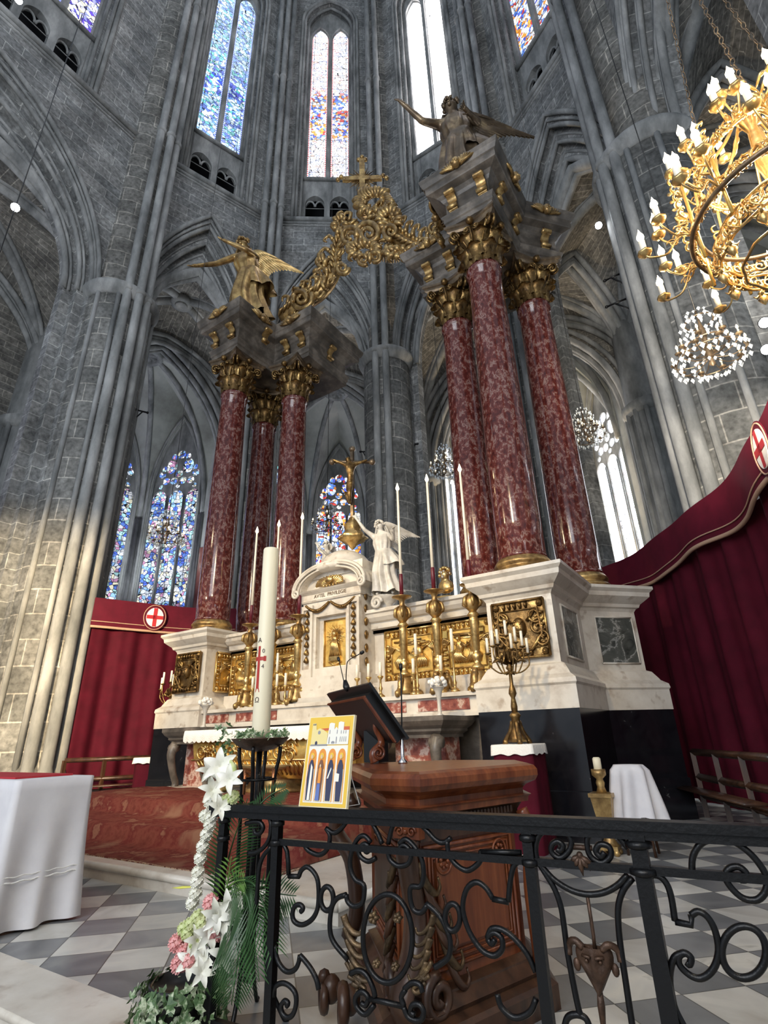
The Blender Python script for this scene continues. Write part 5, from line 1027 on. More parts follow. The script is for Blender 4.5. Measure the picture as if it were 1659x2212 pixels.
def stand(label, x, y, z0, w, h, m='velvet'):
    t = wthing('draped_stand', label, 'stand', (x, y, z0), 'draped red stands beside the altar'); mb = MB(); rows = []
    for k in range(7):
        z = z0+h*k/6; row = []
        for q in range(48):
            a = 2*PI*q/48; c = max(abs(math.cos(a)), abs(math.sin(a))); r = w/2/c*(1+.03*(1-k/6)*math.sin(9*a)); row.append((x+r*math.cos(a), y+r*math.sin(a), z))
        rows.append(row)
    mb.grid(rows, closed=True); mb.build('red_drape', M[m], t); mb = MB(); rows = []
    for rr, z in ((.02, h+.022), (w*.52, h+.022), (w*.535, h+.01), (w*.55, h-.09)):
        rows.append([(x+rr/max(abs(math.cos(a)), abs(math.sin(a)))*math.cos(a)*(1+.02*math.sin(a*24)*(z < h)), y+rr/max(abs(math.cos(a)), abs(math.sin(a)))*math.sin(a)*(1+.02*math.cos(a*22)*(z < h)), z0+z-(.01*math.sin(a*10) if z < h else 0)) for a in [2*PI*q/72 for q in range(72)]])
    mb.grid(rows, closed=True); c = mb.build('table_cloth', M['lace'])
    tag(c, 'small white fringed cloth on the %s red stand' % ('left' if x < -6 else 'right'), 'cloth', 'fringed cloths on the red stands')
stand('red draped stand at the left of the altar steps carrying a candelabrum', -11.15, 8.05, 0, .86, .95); candelabrum('branched candelabrum with white candles at the left of the altar', (-11.15, 8.05, .975), .3, 1.12)
stand('red draped stand right of the wooden ambo carrying a candelabrum', -2.58, 6.85, 0, .48, 1.10); candelabrum('branched candelabrum with white candles at the right, before the gilded mask panel', (-2.58, 6.85, 1.125), .5, .86)
def vase(x, y, z, lb):
    t = thing('flower_vase', lb, 'vase', (x, y, z), 'small white vases of flowers'); mb = MB(); mb.lathe([(.07, 0), (.03, .03), (.025, .2), (.05, .32), (.09, .38), (.10, .39)], 16); mb.build('vase', M['statue'], t); mb = MB(); rnd = random.Random(3)
    for k in range(22): a = rnd.uniform(0, 2*PI); r = rnd.uniform(0, .13); mb.ball((r*math.cos(a), r*math.sin(a), .42+rnd.uniform(0, .1)-r*.3), .035, 6)
    mb.build('blossoms', M['lace'], t)
vase(-3.72, 7.0, 1.49, 'slim white vase of pale flowers on the right side table'); vase(-8.6, 6.95, 1.49, 'slim white vase of pale flowers on the left side table')
# ---- veiled stool and floor candle before the right pedestal
def veiled():
    c = onz(1385, 1850, 0); c = Vector((-1.42, 7.15, 0)); t = thing('veiled_stool', 'stool draped with a white lace-edged cloth against the black plinth', 'stool', c); mb = MB(); rows = []
    for k in range(12):
        u = k/11; z = .88-.62*u if k else .88; row = []
        for q in range(60):
            a = 2*PI*q/60; w = (.015+.05*u)*math.sin(7*a+1.5*u)+.03*u*math.sin(3*a); r = (.19+.10*u+w) if k else .17; r = r if k else .16; zz = z+(-.07*math.sin(2*a+.6)+.05*math.sin(4*a))*u*u; row.append((r*math.cos(a), r*math.sin(a)*.8, zz))
        rows.append(row)
    rows = [[(0.001*math.cos(2*PI*q/60), .001*math.sin(2*PI*q/60), .885) for q in range(60)]]+rows; mb.grid(rows, closed=True); mb.build('white_veil', M['white_cloth'], t)
    for a in (.8, 2.4, 3.9, 5.5): mb = MB(); mb.tube([(.12*math.cos(a), .10*math.sin(a), .86), (.19*math.cos(a), .16*math.sin(a), .0)], [.02, .015], 8); mb.build('leg', M['dark_wood'], t)
    c2 = Vector((-1.72, 7.0, 0)); t = thing('floor_candlestick', 'squat gilded candlestick with a thick yellow candle stub beside the veiled stool', 'candlestick', c2)
    mb = MB()
    for k in range(4): a = PI/2*k+PI/4; mb.ball((.10*math.cos(a), .10*math.sin(a), .03), .035, 8)
    mb.box((-.09, -.09, .05), (.09, .09, .09)); mb.lathe([(.10, .09), (.06, .14), (.05, .22), (.08, .26)], 12); mb.add([(-.07, -.07, .26), (.07, -.07, .26), (.07, .07, .26), (-.07, .07, .26), (-.11, -.11, .56), (.11, -.11, .56), (.11, .11, .56), (-.11, .11, .56)], [(3, 2, 1, 0), (4, 5, 6, 7), (0, 1, 5, 4), (1, 2, 6, 5), (2, 3, 7, 6), (3, 0, 4, 7)]); mb.box((-.125, -.125, .56), (.125, .125, .60)); mb.lathe([(.06, .6), (.04, .66), (.05, .70), (.035, .74), (.08, .78), (.08, .84)], 14); mb.build('carved_body', M['bronze_gold'], t)
    mb = MB(); mb.lathe([(.045, .80), (.045, .95), (.03, .965), (.0, .96)], 16); mb.build('candle_stub', M['wax'], t)
veiled()
# ================================================================= curtains
def curtain(name, label, pts, z0, z1, m, amp, waves, dirn=None, flat=False):
    P = smoothpath([Vector((*p, 0)) for p in pts], 14); L = [0]
    for i in range(1, len(P)): L.append(L[-1]+(P[i]-P[i-1]).length)
    N_ = 260; rows = []; q = []
    for i in range(N_+1):
        s = L[-1]*i/N_; j = max(k for k in range(len(L)) if L[k] <= s+1e-9); j = min(j, len(P)-2); f = (s-L[j])/(L[j+1]-L[j]); p = P[j].lerp(P[j+1], f); d = (P[j+1]-P[j]).normalized(); q.append((p, Vector((d.y, -d.x, 0)), s))
    for k in range(9):
        u = k/8; row = []
        for p, n, s in q:
            za = z0(s/L[-1]) if callable(z0) else z0; zb = z1(s/L[-1]) if callable(z1) else z1
            w = amp*(1.15-.5*u)*(math.sin(waves*s+.7*math.sin(s*1.3))+.35*math.sin(waves*2.3*s+1.1)); row.append(p+n*w+Vector((0, 0, za+(zb-za)*u)))
        rows.append(row)
    mb = MB(); mb.grid(rows); return mb, q
LC = [(-15.15, 6.05), (-14.6, 7.6), (-14.0, 9.3), (-13.2, 11.0), (-12.2, 12.0), (-10.9, 12.2)]
LC = [(-13.9, 7.3), (-13.45, 8.6), (-12.9, 9.8), (-12.1, 10.6)]
RC = [(-2.5, 13.3), (-1.55, 12.6), (-.98, 11.7), (-.48, 10.95), (.02, 10.1), (.48, 9.3), (.78, 8.3), (1.05, 7.1), (1.25, 5.8)]
def hanging(pts, side, emb, off):
    mb, q = curtain('c', '', pts, .03, 4.25, None, .07, 7.5); c = tag(mb.build('curtain', M['velvet']), 'long crimson curtain closing the %s side of the choir behind the altar' % side, 'curtain', 'crimson choir curtains')
    mb, q = curtain('v', '', pts, (lambda u: 4.05+.05*math.sin(u*18)) if side == 'right' else 4.05, 4.80, None, .02 if side == 'left' else .03, 2.2)
    sg = off
    for v in mb.v: pass
    k = len(q); mb.v = [v+q[i % k][1]*sg for i, v in enumerate(mb.v)]; v = tag(mb.build('valance', M['velvet_dark']), 'dark crimson valance with pink braid above the %s curtain' % side, 'valance', 'valances with cross medallions')
    mb2 = MB(); w0 = [mb.v[i] for i in range(k)]; w2 = [p+q[i][1]*sg*.12 for i, p in enumerate(w0)]; mb2.tube(w2, .035, 6); w4 = [p+Vector((0, 0, .14))+q[i][1]*sg*.10 for i, p in enumerate(w0)]; mb2.tube(w4, .012, 5); mb2.build('braid', M['braid'], v)
    for f in emb:
        i = int(f*(k-1)); p, n, s = q[i]; n = n*(1 if sg > 0 else -1); d = Vector((-n.y, n.x, 0)); cz = 4.42; ce = p+n*(abs(sg)+.06)+Vector((0, 0, cz)); R_ = .27
        def disc(r, y, a0=0): return [ce+n*y+d*r*.86*math.cos(2*PI*j/40)+Vector((0, 0, r*math.sin(2*PI*j/40))) for j in range(40)]
        mb = MB(); o = disc(R_+.09, 0)+disc(R_+.09, .01); mb.add(o, [tuple(range(40, 80))]+[(j, (j+1) % 40, 40+(j+1) % 40, 40+j) for j in range(40)]); md = mb.build('medallion', M['velvet_dark'], v)
        mb = MB(); o = disc(R_-.01, .0)+disc(R_-.01, .02); mb.add(o, [tuple(range(40, 80))]+[(j, (j+1) % 40, 40+(j+1) % 40, 40+j) for j in range(40)]); md2 = mb.build('white_field', M['lace'], v); tag(md2, 'white field behind the red cross')
        mb = MB(); mb.tube(disc(R_+.06, .012), .012, 5, True); mb.build('medallion_cord', M['braid'], v); mb = MB()
        def bar(a, b, w):
            for s1 in (1,): mb.add([ce+n*.03+d*x+Vector((0, 0, z)) for x, z in ((a[0]-w*(a[0] == b[0]), a[1]-w*(a[1] == b[1])), (b[0]+w*(a[0] == b[0]), a[1]-w*(a[1] == b[1])), (b[0]+w*(a[0] == b[0]), b[1]+w*(a[1] == b[1])), (a[0]-w*(a[0] == b[0]), b[1]+w*(a[1] == b[1])))], [(0, 1, 2, 3)])
        bar((0, -R_*.93), (0, R_*.93), .05); bar((-R_*.8, 0), (R_*.8, 0), .05); mb.build('red_cross', M['red_cloth'], v)
hanging(LC, 'left', [.40], .14); hanging(RC, 'right', [.80], .14)
# low wooden choir benches in front of the curtains
def bench(label, A, B, z1=.95):
    t = wthing('choir_bench', label, 'bench', (*((Vector(A)+Vector(B))/2), 0), 'dark wooden choir benches'); A = Vector((*A, 0)); B = Vector((*B, 0)); d = (B-A).normalized(); n = Vector((d.y, -d.x, 0))
    for z in (z1, .55, .30): mb = MB(); mb.tube([A+Vector((0, 0, z)), B+Vector((0, 0, z))], .05, 4); mb.build('rail', M['dark_wood'], t)
    L = (B-A).length
    for k in range(int(L/.8)+1): p = A+d*min(L, k*.8); mb = MB(); mb.box((-.035, -.035, 0), (.035, .035, z1), Matrix.Translation(p)); mb.build('post', M['dark_wood'], t)
    mb = MB(); mb.tube([A+n*.28+Vector((0, 0, .42)), B+n*.28+Vector((0, 0, .42))], .16, 8, flat=(1, .15)); mb.build('seat', M['dark_wood'], t)
bench('low dark wooden bench before the left curtain', (-13.1, 6.9), (-11.9, 9.0)); bench('low dark wooden bench at the foot of the right curtain', (-1.05, 10.3), (-.05, 8.2), .9)
# ================================================================= wrought iron choir rail
RA, RB = Vector((-2.45, 2.13)), Vector((-.07, 2.32)); rd = (RB-RA).normalized(); rn = Vector((rd.y, -rd.x))
def rp(L, ox, oy, k, off=0.0):
    out = []
    for x, y in L: p = onp(ox+x*k, oy+y*k, RA, RB); out.append(p+Vector((rn.x, rn.y, 0))*off)
    return out
RE = RA+rd*3.6
def railing():
    t = wthing('choir_railing', 'black wrought iron choir railing with scrollwork and a flat handrail', 'railing', (*((RA+RB)/2), 0))
    mb = MB(); a, b = RA-rd*.02, RE; mb.plate((a+b)/2, rd, [(-1.83, .925), (1.83, .925), (1.83, .938), (1.83, .955), (-1.83, .955), (-1.83, .938)], [], -.035, .035); o = mb.build('handrail', M['iron'], t, bevel=.006)
    mb = MB(); mb.plate((a+b)/2, rd, [(-1.83, .895), (1.83, .895), (1.83, .926), (-1.83, .926)], [], -.018, .018); mb.build('under_bar', M['iron'], t)
    for x, y, yt in ((487, 1752, 0), (601, 1760, 0), (1139, 1800, 0), (1380, 1830, 0)):
        p = onp(x, y, RA, RB); mb = MB(); w = .026 if x > 1300 else .019; mb.box((-w, -w, 0), (w, w, .91), Matrix.Translation((p.x, p.y, 0)) @ Matrix.Rotation(math.atan2(rd.y, rd.x), 4, 'Z'))
        for z in (.03, .80, .88): mb.lathe([(w*1.2, z-.014), (w*1.75, z-.008), (w*1.75, z+.008), (w*1.2, z+.014)], 12, (p.x, p.y, 0))
        mb.build('post', M['iron'], t)
    p0, p1 = onp(601, 1810, RA, RB), RE; mb = MB(); L = (p1.xy-p0.xy).length; mb.plate((p0.xy+p1)/2, rd, [(-L/2, .792), (L/2, .792), (L/2, .818), (-L/2, .818)], [], -.013, .013); mb.build('middle_bar', M['iron'], t)
    mb = MB(); q0 = RA.xy; L = (p1-q0).length; mb.plate((q0+p1)/2, rd, [(-L/2, .07), (L/2, .07), (L/2, .10), (-L/2, .10)], [], -.015, .015); mb.build('bottom_bar', M['iron'], t)
    A6 = (640, 1600, .3376); AA = (450, 1700, .2315); A7 = (1100, 1600, .337)
    S_ = [(AA, [(640, 480), (700, 520), (735, 600), (745, 700), (750, 822)], 0), (AA, [(750, 832), (850, 835)], 0), (AA, [(845, 835), (868, 780), (920, 745), (980, 790), (1020, 870), (1030, 1000), (1020, 1130), (980, 1220), (920, 1270), (860, 1285), (800, 1250), (785, 1180), (810, 1110), (860, 1100), (885, 1135), (860, 1165)], 1),
        (A6, [(50, 640), (60, 680), (90, 710), (150, 730), (200, 690), (215, 610), (190, 560)], 1), (A6, [(190, 560), (240, 590), (290, 560), (340, 500), (400, 490), (470, 510), (520, 590), (550, 660)], 1),
        (A6, [(588, 660), (620, 540), (680, 500), (760, 510), (830, 570), (900, 640), (950, 650), (990, 620)], 1), (A6, [(965, 640), (975, 720), (1020, 790), (1090, 830), (1150, 800), (1180, 760), (1180, 705)], 1), (A6, [(1176, 712), (1440, 716)], 0),
        (A6, [(510, 750), (460, 772), (410, 740), (400, 690), (440, 660), (470, 690), (450, 712), (435, 695)], 1), (A6, [(478, 650), (440, 610), (400, 620), (365, 680), (345, 760), (350, 830), (380, 890), (430, 920), (435, 980), (420, 1040), (370, 1060), (330, 1030), (320, 985)], 1), (A6, [(320, 985), (260, 1010), (225, 1080), (215, 1200), (240, 1290), (330, 1400)], 1),
        (A6, [(585, 700), (600, 760), (650, 800), (710, 790), (735, 740), (720, 690), (685, 668), (662, 690), (680, 712), (698, 695)], 1), (A6, [(658, 660), (700, 630), (750, 670), (800, 750), (815, 850), (795, 930), (735, 935), (728, 1000), (750, 1080), (800, 1098), (838, 1050)], 1), (A6, [(830, 1040), (900, 1100), (950, 1180), (985, 1280), (975, 1380), (920, 1430), (885, 1450)], 1),
        (A6, [(1475, 745), (1400, 790), (1372, 880), (1357, 1028)], 1), (A6, [(1357, 1033), (1255, 1012)], 0), (A6, [(1258, 1012), (1212, 940), (1150, 905), (1090, 950), (1065, 1060), (1090, 1180), (1140, 1280), (1200, 1350), (1270, 1375), (1318, 1330), (1312, 1260), (1262, 1228), (1225, 1262), (1250, 1300), (1272, 1270)], 1),
        (A6, [(1222, 1262), (1250, 1205), (1320, 1210), (1400, 1270), (1480, 1370), (1532, 1480)], 1), (A6, [(1285, 1620), (1310, 1700), (1370, 1760), (1430, 1770), (1500, 1730), (1535, 1650)], 1),
        (AA, [(620, 1480), (640, 1600), (690, 1690), (750, 1725), (810, 1700), (842, 1640), (855, 1570)], 1), (AA, [(855, 1570), (900, 1620), (960, 1700), (1010, 1800), (1030, 1890)], 1), (AA, [(600, 1960), (620, 1870), (680, 1830), (750, 1850), (810, 1920), (820, 2020), (790, 2120), (740, 2150), (690, 2110), (680, 2040), (715, 1995), (745, 2020), (728, 2045)], 1),
        (A6, [(345, 1490), (400, 1470), (450, 1500), (490, 1580), (505, 1640)], 1), (A6, [(690, 1590), (740, 1550), (790, 1560), (808, 1610)], 1), (A6, [(690, 1700), (672, 1640), (700, 1590)], 1), (A6, [(500, 1690), (440, 1750), (385, 1700), (380, 1640), (420, 1605), (460, 1640), (445, 1690), (415, 1680)], 1), (A6, [(685, 1700), (720, 1770), (790, 1790), (815, 1740), (790, 1690), (745, 1690), (730, 1735), (760, 1755)], 1), (A6, [(455, 1650), (560, 1670), (685, 1700)], 0),
        (AA, [(420, 280), (460, 240), (520, 230), (570, 290), (588, 380), (570, 480), (520, 560), (450, 610), (370, 620)], 1), (AA, [(590, 560), (530, 620), (490, 700), (470, 800), (455, 1000), (440, 1300)], 1), (AA, [(350, 340), (430, 325), (490, 335), (512, 385), (480, 435), (440, 432), (430, 395)], 1),
        (A7, [(240, 565), (190, 610), (170, 680), (180, 760), (230, 830), (300, 900), (400, 960), (500, 985), (600, 975), (690, 930), (760, 860)], 1), (A7, [(650, 568), (705, 620), (760, 690)], 1), (A7, [(305, 540), (360, 580), (397, 640), (385, 705), (325, 752), (272, 715), (275, 665), (315, 645), (345, 675), (330, 708), (305, 695)], 1), (A7, [(535, 590), (503, 620), (500, 670), (520, 740), (590, 785), (650, 740), (640, 680), (580, 665), (555, 710), (590, 745), (610, 715)], 1),
        (A7, [(180, 770), (230, 850), (290, 950), (330, 1060), (350, 1180), (370, 1330), (400, 1500), (440, 1700), (462, 1770)], 1), (A7, [(790, 880), (730, 960), (700, 1060), (700, 1180), (715, 1330), (740, 1500), (770, 1700), (800, 1900)], 1), (A7, [(350, 1850), (375, 1775), (430, 1755), (490, 1780), (520, 1850)], 1),
        (A7, [(900, 860), (960, 868), (1010, 920), (1040, 1010), (1062, 1155)], 1), (A7, [(1062, 1160), (1168, 1182), (1165, 1120)], 0), (A7, [(1165, 1120), (1210, 1095), (1270, 1130), (1320, 1220), (1342, 1350), (1310, 1460), (1240, 1520), (1170, 1510), (1100, 1450), (1085, 1390), (1120, 1360), (1165, 1390), (1155, 1435), (1135, 1420)], 1), (A7, [(1120, 1360), (1060, 1390), (1032, 1480), (1035, 1600), (1065, 1720), (1130, 1850)], 1),
        (A7, [(1170, 850), (1178, 740), (1230, 660), (1310, 632), (1420, 640), (1530, 710), (1610, 800), (1650, 880), (1645, 960), (1590, 1020), (1500, 1010), (1420, 940), (1385, 870), (1410, 820), (1470, 808), (1520, 850), (1515, 890), (1475, 892)], 1)]
    for (ox, oy, k), L, s in S_:
        P = rp(L, ox, oy, k); P = smoothpath(P, 4) if s else P; mb = MB(); mb.tube(P, .0105, 8); mb.build('scroll', M['iron'], t)
    for (ox, oy, k), cx_, cy_, rx, ry in ((A6, 585, 1265, 158, 283), (A6, 197, 1010, 40, 76), (A6, 1000, 1130, 48, 86), (A7, 1505, 1355, 142, 166)):
        mb = MB(); mb.tube(rp([(cx_+rx*math.cos(2*PI*i/40), cy_+ry*math.sin(2*PI*i/40)) for i in range(40)], ox, oy, k), .011, 8, True); mb.build('oval', M['iron'], t)
    # rubbed gilt acanthus sprays behind the scrolls
    for sx in (-1, 1):
        for q in range(5):
            cx_ = 585+sx*(290-q*12); cy_ = 1180+q*75; L = [(cx_, cy_-60), (cx_+sx*20-sx*40, cy_), (cx_-sx*60, cy_+50), (cx_-sx*105, cy_+60), (cx_-sx*120, cy_+20)]; mb = MB(); P = smoothpath(rp(L, *A6, -.01), 4); mb.tube(P, [.012*(1-.7*i/len(P))+.003 for i in range(len(P))], 6, flat=(1, .6)); mb.build('acanthus_leaf', M['gilt_iron'], t)
        for q in range(3): mb = MB(); cx_, cy_ = 585+sx*(245-q*25), 1470+q*45; mb.tube(smoothpath(rp([(cx_+sx*30, cy_-50), (cx_, cy_), (cx_-sx*40, cy_+30), (cx_-sx*20, cy_+60), (cx_+sx*15, cy_+40)], *A6, -.01), 4), .009, 6); mb.build('acanthus_leaf', M['gilt_iron'], t)
    for cx_, cy_, s in ((500, 1130, 34), (655, 1130, 28), (520, 1420, 24), (640, 1440, 24)):
        mb = MB(); c = rp([(cx_, cy_)], *A6)[0]
        for q in range(5): a = 2*PI*q/5; e = rp([(cx_+s*math.cos(a), cy_+s*1.4*math.sin(a))], *A6)[0]; mb.tube([c, c.lerp(e, .6)+Vector((0, -.012, 0)), e], [.006, .012, .003], 6)
        mb.build('iron_flower', M['gilt_iron'], t)
    # grotesque mask hanging from a rod, flower spray above it
    mb = MB(); mb.tube(rp([(500, 990), (525, 1150), (540, 1250), (550, 1345)], *A7), .0065, 8); mb.tube(rp([(580, 1600), (590, 1700), (605, 1850)], *A7), [.009, .013, .008], 8); mb.build('hanging_rod', M['brown_iron'], t)
    mk = MB(); c = rp([(555, 1440)], *A7)[0]; f = Vector((rn.x, rn.y, 0)); u = Vector((rd.x, rd.y, 0))
    if f.y > 0: f = -f
    V = []
    for i in range(11):
        v = i/10; w = (.052, .060, .062, .060, .054, .046, .038, .030, .022, .014, .004)[i]; z = .055-.115*v*1.15; row = []
        for j in range(13):
            q = (j-6)/6; dep = .035*math.sqrt(max(0, 1-q*q))*(1-.4*v)+.010*math.exp(-(q*q)/.02)*math.sin(PI*min(1, v*1.3))-.012*math.exp(-((abs(q)-.4)**2)/.02)*math.exp(-((v-.32)**2)/.01)+.008*math.exp(-((abs(q)-.42)**2)/.03)*math.exp(-((v-.55)**2)/.01)-.012*math.exp(-(q*q)/.05)*math.exp(-((v-.75)**2)/.002)
            row.append(c+u*q*w+f*dep+Vector((0, 0, z)))
        V.append(row)
    mk.grid(V); mk.grid([[c+u*((p-c).dot(u))-f*.004+Vector((0, 0, (p-c).z)) for p in r] for r in V]); m0 = mk.build('mask', M['brown_iron'], t)
    for sx in (-1, 1):
        mb = MB(); mb.tube(smoothpath([c+u*sx*.03+Vector((0, 0, .05))+f*.02, c+u*sx*.055+Vector((0, 0, .068))+f*.02, c+u*sx*.08+Vector((0, 0, .05)), c+u*sx*.085+Vector((0, 0, .02))], 4), [.012]*13, 6); mb.build('horn', M['brown_iron'], m0)
        mb = MB(); mb.ball(c+u*sx*.062+Vector((0, 0, -.005)), .013, 8, (1, .7, 1.5)); mb.build('ear', M['brown_iron'], m0)
        mb = MB(); mb.ball(c+u*sx*.022+f*.028+Vector((0, 0, .018)), .007, 8); mb.tube([c+u*sx*.008+f*.040+Vector((0, 0, .030)), c+u*sx*.036+f*.028+Vector((0, 0, .032))], .005, 6); mb.build('eye', M['brown_iron'], m0)
    mb = MB(); mb.tube(rp([(375, 680), (530, 690)], *A7, -.004), .009, 8); c2 = rp([(455, 730)], *A7)[0]; mb.ball(c2+f*.01, .012, 8)
    for a, l in ((-2.6, .045), (-2.1, .05), (-1.57, .065), (-1.05, .055), (-.6, .05)): e = c2+u*math.cos(a)*l+Vector((0, 0, math.sin(a)*l)); mb.tube([c2+f*.01, c2.lerp(e, .5)+f*.018, e], [.006, .011, .002], 6)
    mb.build('leaf_spray', M['brown_iron'], t)
railing()
# ================================================================= painted board on the handrail
def painted_board():
    BL, BR, TL, TR = [ony(x, y, 2.15) for x, y in ((645, 1738), (748, 1742), (678, 1543), (770, 1540))]
    c = (BL+BR)/2; c.z = .957; U = (BR-BL); U.z = 0; w = U.length; U.normalize(); h = .40; nrm = Vector((U.y, -U.x, 0)); Vv = (Vector((0, 0, 1))*.985-nrm*.17).normalized()
    t = wthing('painted_board', 'small painted board of cathedral and four standing saints propped on the handrail', 'painting', c); N0 = U.cross(Vv).normalized()
    if N0.dot(nrm) < 0: N0 = -N0
    cols = {}
    def cm(n, col):
        if n not in cols: cols[n] = mat(n, col, .55)
        return cols[n]
    def P(x, y, d): return c+U*(x-.5)*w+Vv*y*h+N0*d
    lay = [0.0]
    def shp(name, col, pts, d, par):
        mb = MB(); n = len(pts); mb.add([P(x, y, d) for x, y in pts]+[P(x, y, d+.0006) for x, y in pts], [tuple(range(n)), tuple(range(n, 2*n))]+[(i, (i+1) % n, n+(i+1) % n, n+i) for i in range(n)]); return mb.build(name, cm(col[0], col[1]), par)
    Y_ = ('board_yellow_ochre', (.80, .52, .06)); W_ = ('board_cream', (.80, .72, .50)); O_ = ('board_orange', (.78, .30, .05)); K = ('board_navy', (.035, .04, .09)); B_ = ('board_blue', (.12, .18, .45)); R_ = ('board_red', (.60, .13, .04)); S_ = ('board_skin', (.70, .50, .32)); G_ = ('board_grey', (.30, .30, .32)); L_ = ('board_lemon', (.82, .68, .30)); WW = ('board_white', (.85, .82, .72)); BR_ = ('board_brown', (.20, .09, .05))
    mb = MB(); mb.add([P(x, y, d) for d in (-.016, 0) for x, y in ((0, 0), (1, 0), (1, 1), (0, 1))], [(3, 2, 1, 0), (4, 5, 6, 7), (0, 1, 5, 4), (1, 2, 6, 5), (2, 3, 7, 6), (3, 0, 4, 7)]); bd = mb.build('board', cm(*W_), t)
    pic = shp('ochre_border', Y_, [(.02, .01), (.98, .01), (.98, .99), (.02, .99)], .0003, bd); d = .0012
    shp('white_ground', WW, [(.08, .045), (.92, .045), (.92, .66), (.08, .66)], d, pic); shp('sky', Y_, [(.08, .67), (.92, .67), (.92, .95), (.08, .95)], d, pic)
    shp('red_sky', R_, [(.30, .83), (.48, .83), (.48, .86), (.30, .855)], d+.001, pic); shp('red_sky', R_, [(.80, .83), (.92, .83), (.92, .87), (.80, .87)], d+.001, pic)
    shp('yellow_church', L_, [(.10, .67), (.46, .67), (.46, .80), (.36, .84), (.27, .86), (.20, .84), (.18, .92), (.10, .92)], d+.002, pic); shp('church_door', K, [(.20, .67), (.25, .67), (.25, .70), (.225, .715), (.20, .70)], d+.003, pic)
    shp('round_window', G_, [(.27+.03*math.cos(a), .81+.022*math.sin(a)) for a in [2*PI*i/12 for i in range(12)]], d+.003, pic)
    for x in (.115, .14, .165): shp('bell_opening', K, [(x, .895), (x+.012, .895), (x+.012, .915), (x, .915)], d+.003, pic)
    cth = shp('white_cathedral', WW, [(.46, .67), (.92, .67), (.92, .83), (.80, .83), (.80, .92), (.72, .93), (.68, .92), (.68, .84), (.64, .87), (.60, .84), (.60, .91), (.52, .92), (.48, .91)], d+.002, pic)
    for x, y, w_, h_ in ((.50, .68, .018, .07), (.655, .68, .018, .07), (.50, .79, .014, .04), (.66, .79, .014, .04), (.56, .68, .07, .02), (.74, .70, .012, .05), (.78, .70, .012, .05), (.82, .70, .012, .05), (.86, .70, .012, .05), (.75, .79, .012, .03), (.80, .79, .012, .03), (.85, .79, .012, .03)): shp('cathedral_opening', G_, [(x, y), (x+w_, y), (x+w_, y+h_), (x+w_/2, y+h_+.01), (x, y+h_)], d+.003, pic)
    shp('pavement', G_, [(.09, .66), (.47, .66), (.47, .675), (.12, .675)], d+.003, pic)
    for i, x in enumerate((.185, .395, .605, .81)):
        nw = .085; arch = [(x-nw, .06), (x-nw, .52)]+[(x-nw*math.cos(a), .52+.105*math.sin(a)**.8) for a in [PI*k/10 for k in range(1, 10)]]+[(x+nw, .52), (x+nw, .06)]
        nc = shp('niche', O_, [(a, b) for a, b in arch if b > .40][:1] and arch, d+.001, pic); shp('niche_light', W_, [(x-.07, .06), (x+.07, .06), (x+.07, .40), (x-.07, .40)], d+.002, nc)
        halo = shp('halo', Y_, [(x+.045*math.cos(a), .545+.035*math.sin(a)) for a in [2*PI*k/14 for k in range(14)]], d+.003, nc)
        rb = [(x-.045, .07), (x+.05, .07), (x+.065, .30), (x+.055, .44), (x+.02, .50), (x-.02, .50), (x-.055, .44), (x-.065, .30)]; rc = (K, BR_, K, K)[i]; shp('robe', rc, rb, d+.004, nc)
        shp('head', S_, [(x+.022*math.cos(a), .535+.024*math.sin(a)) for a in [2*PI*k/12 for k in range(12)]], d+.005, nc)
        if i == 0: shp('white_habit', WW, [(x-.01, .07), (x+.045, .07), (x+.04, .42), (x+.0, .46)], d+.006, nc)
        if i == 1: shp('child', O_, [(x-.03, .24), (x+.03, .24), (x+.03, .40), (x, .44), (x-.03, .40)], d+.006, nc); shp('blue_skirt', B_, [(x-.05, .07), (x+.04, .07), (x+.03, .25), (x-.03, .25)], d+.006, nc); shp('head', S_, [(x+.016*math.cos(a), .435+.018*math.sin(a)) for a in [2*PI*k/12 for k in range(12)]], d+.007, nc)
        if i == 2: shp('hand', WW, [(x-.05, .30), (x-.02, .30), (x+.03, .40), (x+.02, .42)], d+.006, nc)
        if i == 3: shp('scroll_page', WW, [(x-.075, .27), (x-.0, .27), (x+.0, .35), (x-.075, .36)], d+.006, nc)
    mb = MB(); b = P(.92, .32, -.02); e = b-N0*.09; e.z = .962; f_ = P(.92, .02, -.01); mb.tube([P(.9, .55, -.02), b-N0*.03, e, f_], .0025, 6); mb.build('wire_easel', cm('easel_white', (.75, .75, .75)), t)
painted_board()
